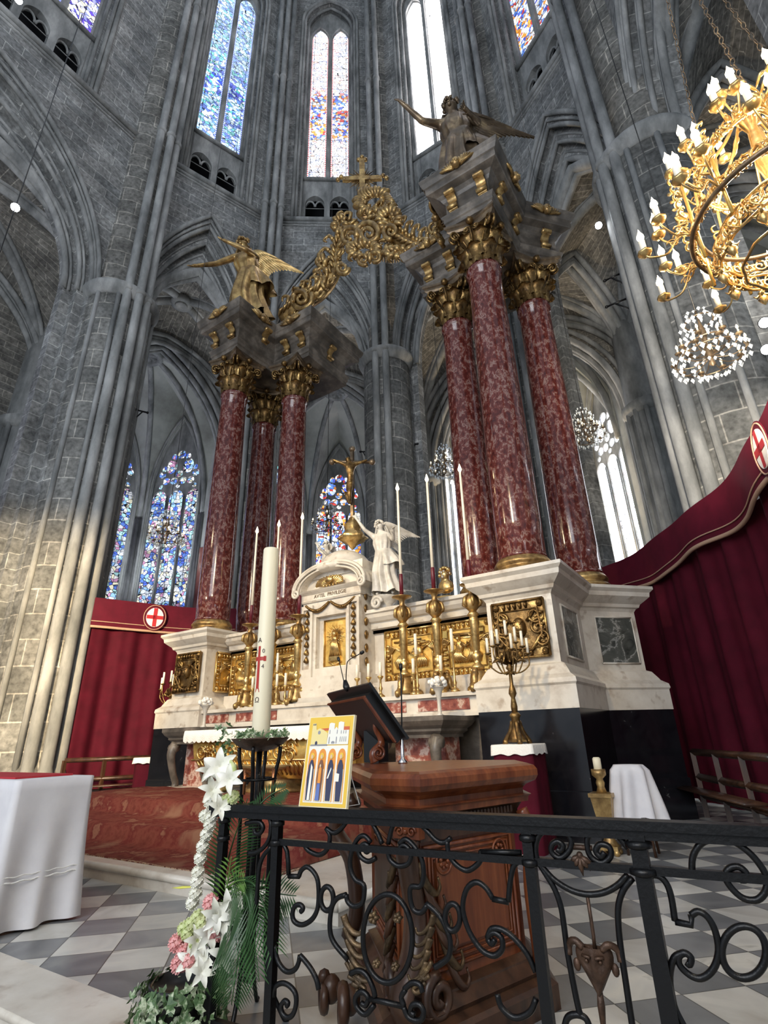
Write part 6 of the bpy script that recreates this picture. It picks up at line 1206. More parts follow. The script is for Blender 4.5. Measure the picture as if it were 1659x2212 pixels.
# ================================================================= wooden ambo with lectern desk
def ambo():
    P = [(x*.9, y*.9) for x, y in ((-2.60, 3.50), (-1.87, 2.74), (-1.60, 2.73), (-1.31, 3.60), (-1.55, 4.0), (-2.1, 4.0))]
    t = wthing('ambo', 'large carved wooden ambo with moulded top behind the railing', 'ambo', (-1.85, 3.35, 0))
    mb = MB(); mb.loft(P, [(-.02, .90), (-.015, .925), (.0, .935), (-.04, .94), (-.04, .965), (-.02, .985), (.03, 1.005), (.045, 1.03), (.045, 1.06), (.03, 1.08), (.0, 1.09)]); mb.build('top_cornice', M['wood'], t)
    mb = MB(); mb.loft(P, [(-.08, .78), (-.08, .86), (-.05, .90)]); mb.build('dark_frieze', M['dark_wood'], t)
    mb = MB()
    for a, b in zip(P, P[1:4]):
        a = Vector(a); b = Vector(b); d = (b-a).normalized(); n = Vector((d.y, -d.x)); k = int((b-a).length/.026)
        for i in range(3, k-3): q = a+d*(i*.026)-n*.062; mb.plate(q, d, [(-.008, .855), (.008, .855), (.008, .885), (-.008, .885)], [], -.012, .012, n)
    mb.build('dentils', M['dark_wood'], t)
    body_ = [(-.11, .12), (-.11, .78)]
    mb = MB(); mb.loft(P, body_); mb.build('body', M['wood'], t)
    mb = MB(); mb.loft(P, [(.02, 0), (.02, .10), (.0, .115), (-.04, .13), (-.03, .15), (-.07, .19), (-.07, .20), (-.11, .22)]); mb.build('plinth', M['dark_wood'], t)
    # raised panel on the long right face
    def panel(a, b, m1, z0=.27, z1=.75, wd=.08):
        a = Vector(a); b = Vector(b); d = (b-a).normalized(); n = Vector((d.y, -d.x)); m_ = (a+b)/2-n*.11; h = (b-a).length/2-.10
        q = MB(); o = [(-h, z0), (h, z0), (h, z1), (-h, z1)]
        for s, r in ((0, .013), (.028, .009), (.05, .006)): pts = [w3(m_, d, n, (x*(1-s/abs(x)), z+(s if z < .5 else -s)), .004) for x, z in o]; q.tube(pts, r, 6, True)
        q.build('panel_moulding', M['wood'], t); q = MB(); q.plate(m_, d, [(-h+.07, z0+.07), (h-.07, z0+.07), (h-.07, z1-.07), (-h+.07, z1-.07)], [], 0, .012, n); q.build('panel_field', m1, t); return m_, d, n, h
    m_, d, n, h = panel(P[2], P[3], M['wood'])
    for x in (-h+.12, h-.10):
        q = MB(); c = w3(m_, d, n, (x, .68), .014); q.tube([c+Vector((d.x, d.y, 0))*.05*math.cos(a)+Vector((0, 0, .05*math.sin(a))) for a in [2*PI*k/20 for k in range(20)]], .006, 6, True)
        for k in range(7): a = 2*PI*k/7; q.ball(c+Vector((d.x, d.y, 0))*.024*math.cos(a)+Vector((0, 0, .024*math.sin(a))), .010, 6)
        q.build('rosette', M['wood'], t)
    m_, d, n, h = panel(P[0], P[1], M['dark_wood'])
    # chamfered corner: carved block, long scroll consoles and leafage
    a, b = Vector(P[1]), Vector(P[2]); d = (b-a).normalized(); n = Vector((d.y, -d.x)); m_ = (a+b)/2-n*.10; n3 = Vector((n.x, n.y, 0)); d3 = Vector((d.x, d.y, 0))
    q = MB(); q.plate(m_, d, [(-.075, .795), (.075, .795), (.075, .86), (-.075, .86)], [], 0, .05, n)
    for s in (-1, 1): q.tube([w3(m_, d, n, (s*x, .8275+z), .055) for x, z in spiral(.035, 0, .025, .004, 0, 1.4, 16)], .006, 6)
    q.ball(w3(m_, d, n, (0, .8275), .055), .014, 8); q.build('carved_block', M['wood'], t)
    q = MB()
    pth = [w3(m_, d, n, (0, z), y) for z, y in ((.79, .02), (.74, .05), (.66, .035), (.50, .0), (.36, .03), (.27, .10), (.20, .13), (.13, .10))]; q.tube(smoothpath(pth, 5), .055, 10, flat=(1.1, .6)); q.build('corner_console', M['dark_wood'], t)
    rnd = random.Random(2)
    for sx, (pa, pb) in ((-1, (P[0], P[1])), (1, (P[2], P[3]))):
        a = Vector(pa); b = Vector(pb); dd = (b-a).normalized(); nn = Vector((dd.y, -dd.x)); mm = (b if sx < 0 else a)-nn*.10
        for k in range(6):
            q = MB(); x0 = -sx*0+sx*(.05+.03*k); z0 = .62-.075*k; L = [w3(mm, dd, nn, (x0, z0+.08), .01), w3(mm, dd, nn, (x0+sx*.02, z0), .035), w3(mm, dd, nn, (x0+sx*.07, z0-.05), .04), w3(mm, dd, nn, (x0+sx*.11, z0-.03), .03), w3(mm, dd, nn, (x0+sx*.10, z0+.01), .03)]; q.tube(smoothpath(L, 4), [.018]*8+[.013]*5+[.009]*4, 8, flat=(1, .7)); q.build('carved_leaf', M['dark_wood'] if k % 2 else M['gilt_iron'], t)
        q = MB(); q.tube([w3(mm, dd, nn, (sx*.10+x, .20+z), .05) for x, z in spiral(0, 0, .085, .015, PI/2, 1.6*sx, 24)], .022, 8); q.build('foot_scroll', M['dark_wood'], t)
    q = MB(); e = Vector((P[0][0]+.03, P[0][1]-.02, 0)); q.tube(smoothpath([e+Vector((0, 0, .88)), e+Vector((-.10, -.02, .82)), e+Vector((-.14, -.03, .70)), e+Vector((-.04, 0, .55)), e+Vector((.0, 0, .30)), e+Vector((-.06, 0, .16))], 5), .06, 10, flat=(1, .8)); q.build('corner_console', M['dark_wood'], t)
    for fx, fy, s_ in ((700, 2150, 1), (740, 2175, -1)):   # scrolled claw feet
        c = onz(fx, fy, .10); q = MB(); q.tube([c+u_*x+Vector((0, 0, z)) for u_ in (Vector((.68, -.73, 0)),) for x, z in spiral(0, 0, .075, .012, PI/2, 1.5*s_, 22)], [.03-.018*i/22 for i in range(23)], 8, flat=(1, 1)); q.ball(c+Vector((.02, .03, .02)), .05, 10, (1, 1, 1.2)); q.build('claw_foot', M['dark_wood'], t)
    q = MB(); e = Vector((P[3][0]-.06, P[3][1]-.02, 0)); q.tube(smoothpath([e+Vector((0, 0, .86)), e+Vector((.03, 0, .76)), e+Vector((.0, 0, .5)), e+Vector((.01, 0, .18))], 5), .035, 8); q.build('corner_console', M['wood'], t)
    # lectern desk
    u = Vector((-.84, .54, 0)); v = Vector((.54, .84, 0)); H2 = ony(796, 1477, 2.9); w = .86; a_ = v*.26-Vector((0, 0, .335)); nl = u.cross(a_).normalized(); nl = nl if nl.z > 0 else -nl
    l = wthing('lectern_desk', 'tilted black lectern desk with wooden edge standing on the ambo', 'lectern', (-2.2, 3.3, 1.09))
    def slab_(p, A, B, th, name, m, par):
        q = MB(); q.add([p, p+A, p+A+B, p+B, p+nl*th, p+A+nl*th, p+A+B+nl*th, p+B+nl*th], [(3, 2, 1, 0), (4, 5, 6, 7), (0, 1, 5, 4), (1, 2, 6, 5), (2, 3, 7, 6), (3, 0, 4, 7)]); return q.build(name, m, par)
    slab_(H2, u*w, a_, .018, 'reading_board', M['black'], l); slab_(H2+u*.05+a_*.14-nl*.05, u*(w-.10), a_*.82, .05, 'under_frame', M['black'], l)
    slab_(H2+u*.05+a_*.14-nl*.058, u*.03, a_*.80, .012, 'wooden_edge', M['wood'], l); slab_(H2+u*.05+a_*.12-nl*.056, u*(w-.10), a_*.03, .012, 'wooden_edge', M['wood'], l)
    for s in (.22, .62):
        q = MB(); b = H2+u*s+v*.17; b.z = 1.09; pp = [(b.x, b.y, 1.36), (b.x-.01, b.y-.01, 1.32)]; f = -v
        L = [b+Vector((0, 0, .27))+f*.03, b+Vector((0, 0, .21))+f*.035, b+Vector((0, 0, .15))+f*.0, b+Vector((0, 0, .11))-f*.03+f*.03, b+Vector((0, 0, .06))+f*.045, b+Vector((0, 0, .02))+f*.03]; q.tube(smoothpath(L, 5), [.016+.030*(i/25)**2 for i in range(26)], 10, flat=(1, .8))
        sp = [b+Vector((0, 0, .062))+f*(.03+x)+Vector((0, 0, z))-u*.03 for x, z in spiral(0, 0, .045, .008, PI/2, 1.7)]; q.tube(sp, .009, 6); q.build('volute_bracket', M['wood'], l)
    q = MB(); q.box((-.06, -.06, 0), (.06, .06, .2), Matrix.Translation(H2+u*.42+v*.22-Vector((0, 0, H2.z-1.09)))); q.build('post', M['black'], l)
    # microphones
    def mic(name, label, base, L, head, par=None, r=.0035):
        t = wthing(name, label, 'microphone', base, 'gooseneck microphones'); q = MB(); q.tube(smoothpath(L, 6), r, 6); q.build('gooseneck', M['black'], t); q = MB(); e = Vector(L[-1]); dd = (e-Vector(L[-2])).normalized(); q.tube([e, e+dd*.02, e+dd*head], [.006, .012, .011], 10); q.build('capsule', M['black'], t); return t
    top = H2+u*.42; t1 = mic('microphone', 'gooseneck microphone bent up to the right above the lectern desk', top+Vector((0, 0, .02)), [top+Vector((0, 0, .0)), top+Vector((0, 0, .06)), top+Vector((.02, -.02, .14)), top-u*.05+Vector((0, 0, .19)), ony(778, 1412, 2.98)], .05)
    q = MB(); q.tube([top-u*.03, top+Vector((0, 0, .02)), top+u*.02+Vector((0, 0, .06))], [.02, .024, .014], 8); q.build('clamp', M['black'], t1)
    t2 = mic('microphone', 'thin gooseneck microphone bent to the left above the lectern desk', top+u*.02+Vector((0, 0, .02)), [top+u*.02+Vector((0, 0, .02)), top+u*.06+Vector((0, 0, .08)), top+u*.12+Vector((0, 0, .17)), top+u*.15+Vector((0, 0, .21))], .035)
    b = ony(870, 1645, 3.15); b.z = 1.09; e = ony(866, 1450, 3.15); t3 = mic('microphone', 'tall straight microphone standing on the ambo right of the desk', b, [b, b+Vector((0, 0, .15)), b.lerp(e, .6), e], .05, r=.005); q = MB(); q.lathe([(.03, 0), (.03, .012), (.012, .03), (.010, .16), (.006, .18)], 14, b); q.build('chrome_base', mat('chrome', (.6, .6, .62), .15, 1.0), t3)
ambo()
# ================================================================= paschal candle and its iron stand
CX_, CY_ = -2.44, 2.38
def paschal():
    t = wthing('paschal_candle', 'very tall thick ivory candle painted with a red cross', 'candle', (CX_, CY_, 1.26)); mb = MB(); mb.lathe([(.051, 1.262), (.052, 1.30), (.050, 2.40), (.046, 2.41), (.0, 2.408)], 32, (CX_, CY_, 0)); mb.build('wax', M['wax'], t)
    vw = Vector((-CX_, -CY_, 0)).normalized(); a0 = math.atan2(vw.y, vw.x)-.75
    def wrap(pts, m, name, r=.0515):   # thin painted shapes following the round wax
        mb = MB(); n = len(pts); mb.add([(CX_+rr*math.cos(a0+x/r), CY_+rr*math.sin(a0+x/r), z) for rr in (r, r+.0012) for x, z in pts], [tuple(range(n)), tuple(range(n, 2*n))]+[(i, (i+1) % n, n+(i+1) % n, n+i) for i in range(n)]); mb.build(name, m, t)
    rm = mat('candle_red_paint', (.42, .03, .02), .5)
    zc = 1.70
    for k in range(6): x0 = -.045+k*.015; wrap([(x0, zc-.010-.004*(k in (0, 5))), (x0+.0155, zc-.010-.004*(k in (0, 5))), (x0+.0155, zc+.012+.004*(k in (0, 5))), (x0, zc+.012+.004*(k in (0, 5)))], rm, 'red_cross')
    wrap([(-.010, zc-.17), (.010, zc-.17), (.008, zc+.075), (-.008, zc+.075)], rm, 'red_cross'); wrap([(-.016, zc-.19), (.016, zc-.19), (.010, zc-.165), (-.010, zc-.165)], rm, 'red_cross')
    bk = mat('candle_ink', (.06, .03, .03), .5)
    for ch, x, z, s in (('0', .028, zc+.045, .034), ('4', .028, zc-.045, .034), ('2', -.030, zc+.045, .034), ('2', -.030, zc-.045, .034), ('A', 0, zc+.11, .04), ('Ω', .004, zc-.235, .04)):
        a = a0+x/.052; q = Vector((CX_+.0522*math.cos(a), CY_+.0522*math.sin(a), z)); textobj(ch, s, bk, q, (-math.sin(a), math.cos(a), 0), (0, 0, 1), t, ext=.0008)
    t = wthing('candle_stand', 'black iron stand with a brown metal dish holding the tall ivory candle', 'stand', (CX_, CY_, 0)); mb = MB(); mb.lathe([(.02, 1.19), (.08, 1.20), (.13, 1.225), (.16, 1.255), (.165, 1.262), (.15, 1.26), (.06, 1.25), (.0, 1.25)], 28, (CX_, CY_, 0)); mb.build('dish', M['brown_iron'], t)
    for k in range(4):
        a = PI/2*k+.5; u = Vector((math.cos(a), math.sin(a), 0)); c = Vector((CX_, CY_, 0)); mb = MB(); mb.tube(smoothpath([c+u*.12+Vector((0, 0, 1.215)), c+u*.115+Vector((0, 0, 1.15)), c+u*.09+Vector((0, 0, 1.0)), c+u*.085+Vector((0, 0, .5)), c+u*.10+Vector((0, 0, .2)), c+u*.19+Vector((0, 0, .02)), c+u*.22+Vector((0, 0, .01))], 4), .0105, 8); mb.build('leg', M['iron'], t)
    mb = MB(); mb.tube([(CX_, CY_, .15), (CX_, CY_, 1.2)], .016, 8); mb.build('centre_pole', M['iron'], t)
    for z, r in ((1.05, .10), (.55, .088)): mb = MB(); mb.tube([(CX_+r*math.cos(a), CY_+r*math.sin(a), z) for a in [2*PI*k/28 for k in range(28)]], .007, 6, True); mb.build('ring', M['iron'], t)
    for k in range(3): a = k*2.1+.4; q = (CX_+.09*math.cos(a), CY_+.09*math.sin(a)); mb = MB(); mb.tube([(*q, .98), (*q, 1.10)], .008, 8); mb.build('copper_rod', mat('copper', (.55, .22, .10), .3, .9), t)
paschal()
# ================================================================= flower arrangement
M['leaf'] = mottled('dark_palm_leaf', [(.3, (.008, .035, .008)), (.7, (.03, .10, .02))], 6, .45); M['leaf2'] = mottled('fresh_green_leaf', [(.3, (.05, .13, .02)), (.7, (.16, .30, .06))], 6, .5)
M['ivy'] = mottled('variegated_ivy_leaf', [(.35, (.03, .07, .02)), (.5, (.08, .15, .05)), (.6, (.50, .55, .38)), (.75, (.10, .18, .06))], 22, .5)
M['lily'] = mottled('white_lily_petal', [(.3, (.72, .72, .58)), (.7, (.88, .86, .80))], 14, .5); M['pink'] = mottled('pink_carnation_petal', [(.3, (.62, .22, .22)), (.7, (.85, .50, .48))], 30, .6); M['lime'] = mottled('pale_green_blossom', [(.3, (.45, .55, .20)), (.7, (.75, .75, .48))], 20, .6)
def flowers():
    rnd = random.Random(12); base = onz(452, 2240, 0); base = Vector((-2.62, 2.14, 0)); FY = 2.16
    pot = wthing('flower_pot', 'dark round pot covered in ivy at the foot of the flower arrangement', 'flower pot', base); mb = MB(); mb.lathe([(.10, 0), (.12, .02), (.15, .16), (.155, .20), (.14, .20), (.13, .17)], 24, base); mb.build('pot', M['black'], pot)
    mb = MB()
    for k in range(420):
        a = rnd.uniform(0, 2*PI); r = rnd.uniform(.13, .24); z = rnd.uniform(.0, .21); c = base+Vector((r*math.cos(a), r*math.sin(a), z)); n = Vector((math.cos(a)+rnd.uniform(-.5, .5), math.sin(a)+rnd.uniform(-.5, .5), rnd.uniform(-.1, .9))).normalized(); u = n.orthogonal().normalized(); u = Quaternion(n, rnd.uniform(0, 6)) @ u; v = n.cross(u); s = rnd.uniform(.016, .032)
        mb.add([c, c+u*s+v*s*.3, c+u*s*1.3+v*s*1.0, c+v*s*.9+u*s*.45, c+v*s*1.7+n*s*.2, c+v*s*.9-u*s*.45, c-u*s*1.3+v*s*1.0, c-u*s+v*s*.3], [(0, 1, 2, 3), (0, 3, 4, 5), (0, 5, 6, 7)])
    tag(mb.build('ivy', M['ivy'], pot), kind='stuff')
    t = wthing('flower_arrangement', 'tall cascade of lilies, carnations and palm fronds beside the candle stand', 'flower arrangement', base+Vector((0, 0, .2)))
    def pt(x, y, d=0): return ony(x, y, FY+d)
    def lily(c, n, s):
        c = c+Vector((.06, -.06, 0)); s *= 1.25
        mb = MB(); n = n.normalized(); u = n.orthogonal().normalized(); v = n.cross(u)
        for k in range(6):
            a = 2*PI*k/6+rnd.uniform(-.1, .1); d = u*math.cos(a)+v*math.sin(a); w_ = n.cross(d); rows = []
            for q in range(5): x = q/4; p = c+d*s*(x**1.2)+n*s*(.75*x-.55*x**3); ww = s*.24*math.sin(PI*min(1, .15+x*.8)); rows.append([p-w_*ww+n*.006, p, p+w_*ww+n*.006])
            mb.grid(rows)
        mb.tube([c-n*s*.9, c], [s*.04, s*.13], 6); mb.build('lily', M['lily'], t)
    def puff(c, r, m, name, k=34):
        c = c+Vector((.03, -.03, 0)); r *= 1.15
        mb = MB()
        for i in range(k):
            z = 1-2*(i+.5)/k; a = i*2.4; d = Vector((math.cos(a)*math.sqrt(1-z*z), math.sin(a)*math.sqrt(1-z*z), z)); u = d.orthogonal().normalized(); v = d.cross(u); p = c+d*r*.5; s = r*.55
            mb.add([p, p+u*s*.5+d*s*.5, p+d*s+u*s*.25, p+d*s*.8, p+d*s-u*s*.25, p-u*s*.5+d*s*.5], [(0, 1, 2, 3, 4, 5)]); mb.add([p, p+v*s*.5+d*s*.5, p+d*s+v*s*.25, p+d*s*.8, p+d*s-v*s*.25, p-v*s*.5+d*s*.5], [(0, 1, 2, 3, 4, 5)])
        mb.ball(c, r*.85, 10); mb.build(name, m, t)
    vc = Vector((.7, -.65, .25))
    for x, y, s in ((478, 1655, .075), (455, 1668, .06), (500, 1682, .06), (462, 1705, .06), (478, 1740, .05), (495, 1950, .065), (470, 1965, .06), (455, 2000, .06), (430, 2020, .055), (485, 2045, .06), (450, 2055, .055), (420, 2060, .06), (468, 1990, .05), (485, 1975, .055), (440, 2085, .05)): lily(pt(x, y, rnd.uniform(-.03, .04)), vc+Vector((rnd.uniform(-.6, .4), rnd.uniform(-.3, .3), rnd.uniform(-.3, .5))), s)
    for x, y in ((458, 1945), (385, 2030), (402, 2052), (412, 2070), (390, 2075), (465, 2010)): puff(pt(x, y, -.03), .036, M['pink'], 'carnation')
    for x, y in ((430, 1975), (415, 1990), (440, 1990), (408, 2010), (425, 2030), (400, 2000), (505, 1720), (490, 1728)): puff(pt(x, y, -.02), .030, M['lime'], 'green_blossom', 24)
    for x, y in ((455, 1780), (448, 1800), (458, 1765), (440, 1825), (435, 1850), (430, 1880), (428, 1900), (425, 1925), (418, 1945), (445, 1760), (465, 1745), (470, 1725), (455, 1730)): puff(pt(x, y, .02), .030, M['lily'], 'cream_rose', 26)
    mb = MB(); mb.ball(pt(487, 1697, -.02), .032, 14); mb.build('gold_bauble', M['gold'], t); mb = MB(); b_ = pt(502, 1665, -.02); mb.tube([b_+Vector((-.02, 0, .05)), b_+Vector((0, 0, .02)), b_+Vector((.015, 0, -.04)), b_+Vector((.02, 0, -.06))], [.006, .02, .018, .004], 8); mb.build('lily_bud', M['lime'], t)
    def frond(A, B, bow, n, L, m='leaf', droop=.3, side=(-1, 1)):
        mb = MB(); A = Vector(A); B = Vector(B); C_ = (A+B)/2+bow; P = smoothpath([A, C_, B], 12); mb.tube(P, [.006*(1-.7*i/len(P)) for i in range(len(P))], 6)
        for i in range(n):
            u = .12+.86*i/n; k = min(int(u*(len(P)-1)), len(P)-2); p = P[k].lerp(P[k+1], u*(len(P)-1)-k); d = (P[k+1]-P[k]).normalized(); s_ = d.cross(Vector((.72, -.68, .1))).normalized(); l = L*(.45+.55*math.sin(PI*min(1, u*1.1)))
            for sg in side: e = p+(s_*sg*.80+d*.55)*l-Vector((0, 0, droop*l)); mdp = p.lerp(e, .5)+Vector((0, 0, .06*l)); w_ = d*.006; mb.add([p, mdp-w_, e, mdp+w_], [(0, 1, 2, 3)])
        mb.build('palm_frond', M[m], t)
    frond(pt(470, 1960, .05), pt(535, 1725, 0), Vector((-.02, 0, 0)), 26, .17, droop=.1); frond(pt(490, 2000), pt(640, 1935, .1), Vector((0, 0, .06)), 22, .15, droop=.15)
    frond(pt(500, 1880), pt(560, 2120, -.05), Vector((.02, 0, .08)), 24, .16, droop=.5); frond(pt(480, 1960), pt(520, 2110, -.08), Vector((0, 0, .08)), 24, .15, droop=.6); frond(pt(510, 1900), pt(600, 2060, 0), Vector((.0, 0, .10)), 22, .15, droop=.6); frond(pt(540, 1760), pt(620, 1700, .1), Vector((0, 0, .02)), 16, .08, droop=.2)
    frond(pt(470, 2000), pt(500, 1850, -.05), Vector((.01, 0, 0)), 12, .10, 'leaf2', .0); frond(pt(480, 1930), pt(530, 1900, -.05), Vector((.01, 0, .02)), 10, .09, 'leaf2', .1); frond(pt(430, 2100), pt(470, 2010, -.05), Vector((.01, 0, .02)), 10, .08, 'leaf2', .1); frond(pt(520, 1990), pt(500, 2170, .02), Vector((.01, 0, .02)), 22, .14, 'leaf', .4)
    mb = MB()
    for k in range(150):   # ivy round the foot of the big candle and trailing on its left
        if k < 105: a = 2*PI*k/105*1.0+rnd.uniform(-.2, .2); r = rnd.uniform(.09, .17); c = Vector((CX_+r*math.cos(a), CY_+r*math.sin(a), 1.265+rnd.uniform(0, .035)))
        else: c = ony(rnd.uniform(465, 500), 1590+rnd.uniform(-25, 60), 2.33)
        n = Vector((rnd.uniform(-.4, .8), rnd.uniform(-.9, .2), rnd.uniform(.0, .9))).normalized(); u = Quaternion(n, rnd.uniform(0, 6)) @ n.orthogonal().normalized(); v = n.cross(u); s = rnd.uniform(.010, .020)
        mb.add([c, c+u*s+v*s*.3, c+u*s*1.3+v*s*1.0, c+v*s*.9+u*s*.45, c+v*s*1.7, c+v*s*.9-u*s*.45, c-u*s*1.3+v*s*1.0, c-u*s+v*s*.3], [(0, 1, 2, 3), (0, 3, 4, 5), (0, 5, 6, 7)])
    g = tag(mb.build('ivy_garland', M['ivy']), 'wreath of variegated ivy round the foot of the tall ivory candle', 'ivy', kind='stuff')
    mb = MB(); a = pt(412, 1916, -.02); b = pt(372, 1918, -.02); mb.tube([a+Vector((.03, .03, .01)), a, a.lerp(b, .5), b], [.003, .009, .013, .002], 8, flat=(1, .4)); mb.build('yellow_petal', mat('yellow_petal', (.72, .70, .12), .5), t)
flowers()
# ================================================================= white draped altar table at the left edge
def white_table():
    x0, x1, y0, y1, z = -7.3, -4.90, 2.27, 2.84, 1.01; t = wthing('draped_table', 'large altar table covered to the floor in white linen at the left edge', 'altar', ((x0+x1)/2, (y0+y1)/2, 0))
    mb = MB(); mb.box((x0+.05, y0+.05, 0), (x1-.05, y1-.05, z-.01)); mb.build('table_body', M['dark_wood'], t)
    mb = MB(); per = []
    for i in range(120): u = i/120*4; s = int(u); f = u-s; per.append([(x0+(x1-x0)*f, y0), (x1, y0+(y1-y0)*f), (x1-(x1-x0)*f, y1), (x0, y1-(y1-y0)*f)][s])
    rows = []
    for k in range(14):
        v = k/13; row = []
        for i, (x, y) in enumerate(per): c = Vector((x-(x0+x1)/2, y-(y0+y1)/2)); n = Vector((1 if abs(x-x1) < 1e-6 else -1 if abs(x-x0) < 1e-6 else 0, 1 if abs(y-y1) < 1e-6 else -1 if abs(y-y0) < 1e-6 else 0)); w_ = (.006+.045*v)*math.sin(i*.42+1.0+.8*v)*v; row.append((x+n.x*(w_+.01-.10*v*v*(n.x > 0)*0), y+n.y*(w_+.01), z-(z-.02)*v))
        rows.append(row)
    top = [((x0+x1)/2+(x-(x0+x1)/2)*.001, (y0+y1)/2+(y-(y0+y1)/2)*.001, z+.003) for x, y in per]; mb.grid([top, [(x, y, z+.003) for x, y in per]]+rows, closed=True); c = mb.build('linen_cloth', M['white_cloth'], t)
    mb = MB(); P = [(x1+.028, y0+(y1-y0)*k/30, .335+.004*math.sin(k)) for k in range(31)]; mb.tube(P, .006, 5); mb.tube([(p[0], p[1], p[2]+.035) for p in P], .004, 5); mb.build('hem_band', M['lace'], c)
    mb = MB(); mb.box((x0, y0+.06, z+.004), (x1-.22, y1-.05, z+.018)); r = tag(mb.build('red_runner', M['red_cloth']), 'flat red cloth lying on the white draped table', 'cloth')
white_table()
# ================================================================= gilded chandelier at the upper right
def big_chandelier():
    c = EYE+ray(1705, 450)*4.25; X, Y, Z0 = c; t = wthing('gilded_chandelier', 'huge gilded chandelier with many lit candle bulbs at the upper right', 'chandelier', c); g = M['gold']
    def ringpts(r, z, n=64, wv=0): return [(X+(r+wv*math.sin(12*2*PI*i/n))*math.cos(2*PI*i/n), Y+(r+wv*math.sin(12*2*PI*i/n))*math.sin(2*PI*i/n), z) for i in range(n)]
    R0 = .50
    for r, z, th in ((R0, Z0, .016), (R0-.05, Z0+.10, .014)): mb = MB(); mb.tube(ringpts(r, z), th, 8, True); mb.build('main_hoop', M['bronze_dark'], t)
    rnd = random.Random(5)
    def filigree(r, z, h, n, name, m):
        mb = MB()
        for k in range(n):
            a = 2*PI*k/n; s_ = 1 if k % 2 else -1; u = Vector((math.cos(a), math.sin(a), 0)); tg = Vector((-u.y, u.x, 0)); b = Vector((X, Y, z))+u*r
            sp = spiral(0, 0, h*.42, h*.06, PI/2, 1.4*s_, 14); mb.tube([b+tg*x+Vector((0, 0, h/2+zz)) for x, zz in sp], .007, 5)
            mb.tube(smoothpath([b+tg*.02, b+u*.02+Vector((0, 0, h*.5))+tg*.02*s_, b+Vector((0, 0, h))], 3), .006, 5)
            for q in range(3): mb.tube([b+Vector((0, 0, h*.3*q)), b+tg*s_*.03+u*.012+Vector((0, 0, h*.3*q+.02)), b+tg*s_*.045+Vector((0, 0, h*.3*q-.005))], [.003, .009, .002], 5)
        mb.build(name, m, t)
    filigree(R0-.025, Z0-.01, .11, 44, 'openwork_gallery', g); filigree(R0-.10, Z0-.22, .12, 36, 'lower_gallery', g)
    for r, z in ((R0-.10, Z0-.10), (R0-.11, Z0-.22), (R0-.2, Z0-.30)): mb = MB(); mb.tube(ringpts(r, z, 48, .006), .009, 6, True); mb.build('gilded_hoop', g, t)
    for k in range(12): a = 2*PI*k/12; u = Vector((math.cos(a), math.sin(a), 0)); mb = MB(); b = Vector((X, Y, Z0-.24))+u*(R0-.10); mb.lathe([(.0, -.10), (.015, -.08), (.03, -.05), (.012, -.02), (.02, 0)], 8, b); [mb.tube([b, b+Vector((.03*math.cos(q), .03*math.sin(q), -.03)), b+Vector((.045*math.cos(q), .045*math.sin(q), -.01))], [.004, .010, .002], 5) for q in (0, 1.57, 3.14, 4.7)]; mb.build('pendant', g, t)
    def candle(p, h=.105, lit=True):
        p = Vector(p); mb = MB(); mb.lathe([(.0, -.03), (.018, -.025), (.040, -.008), (.044, .004), (.038, .004), (.015, -.004), (.016, .01)], 14, p, wob=lambda a, i: 1+.08*math.sin(8*a)*(i in (2, 3))); k = mb.build('drip_cup', g, t)
        mb = MB(); mb.lathe([(.018, .0), (.018, h), (.010, h+.004)], 10, p); mb.build('candle_tube', M['white_wax'], k); mb = MB(); mb.lathe([(.010, h), (.022, h+.022), (.021, h+.04), (.008, h+.07), (.0, h+.10)], 10, p); mb.build('bulb', M['bulb'] if lit else M['wax'], k)
    def arm(a0, p, col=g):
        p = Vector(p); mb = MB(); a0 = Vector(a0); m_ = a0.lerp(p, .55)-Vector((0, 0, .07)); mb.tube(smoothpath([a0, a0.lerp(p, .25)+Vector((0, 0, .03)), m_, p.lerp(m_, .25)-Vector((0, 0, .035)), p-Vector((0, 0, .02))], 4), .0065, 6)
        sp = spiral(0, 0, .035, .006, 0, 1.5, 14); dd = (p-a0); dd.z = 0; dd.normalize(); mb.tube([a0.lerp(p, .4)+dd*x+Vector((0, 0, -.01+z)) for x, z in sp], .005, 5); mb.build('arm', col, t)
    n = 10
    for k in range(n):
        a = 2*PI*k/n+.22; u = Vector((math.cos(a), math.sin(a), 0)); tg = Vector((-u.y, u.x, 0)); b = Vector((X, Y, Z0+.02))+u*R0
        for p in (b+u*.27+Vector((0, 0, -.04)), b+u*.17+tg*.09+Vector((0, 0, .10)), b+u*.15-tg*.07+Vector((0, 0, .14))): arm(b, p); candle(p)
        mb = MB(); mb.tube([b-u*.03+Vector((0, 0, -.2)), b-u*.03+Vector((0, 0, .42))], .010, 6); mb.build('gilded_rod', M['gold_relief'], t)
        mb = MB()
        for q in range(10): s_ = 1 if q % 2 else -1; e = b+Vector((0, 0, .1+.035*q)); mb.tube(smoothpath([e, e+u*.04+tg*.03*s_+Vector((0, 0, .03)), e+u*.02+tg*.055*s_+Vector((0, 0, .05)), e+tg*.03*s_+Vector((0, 0, .055))], 3), [.004, .007, .009, .009, .009, .008, .007, .006, .005, .003], 5)
        mb.build('leaf_pillar', g, t)
    n = 8; Z1 = Z0+.46; mb = MB(); mb.tube(ringpts(.36, Z1, 48), .011, 6, True); mb.build('upper_hoop', g, t); filigree(.36, Z1-.02, .10, 30, 'upper_gallery', g)
    for k in range(n):
        a = 2*PI*k/n+.35; u = Vector((math.cos(a), math.sin(a), 0)); tg = Vector((-u.y, u.x, 0)); b = Vector((X, Y, Z1))+u*.36
        for p in (b+u*.16+Vector((0, 0, .03)), b+u*.08+tg*.09+Vector((0, 0, .13))): arm(b, p); candle(p)
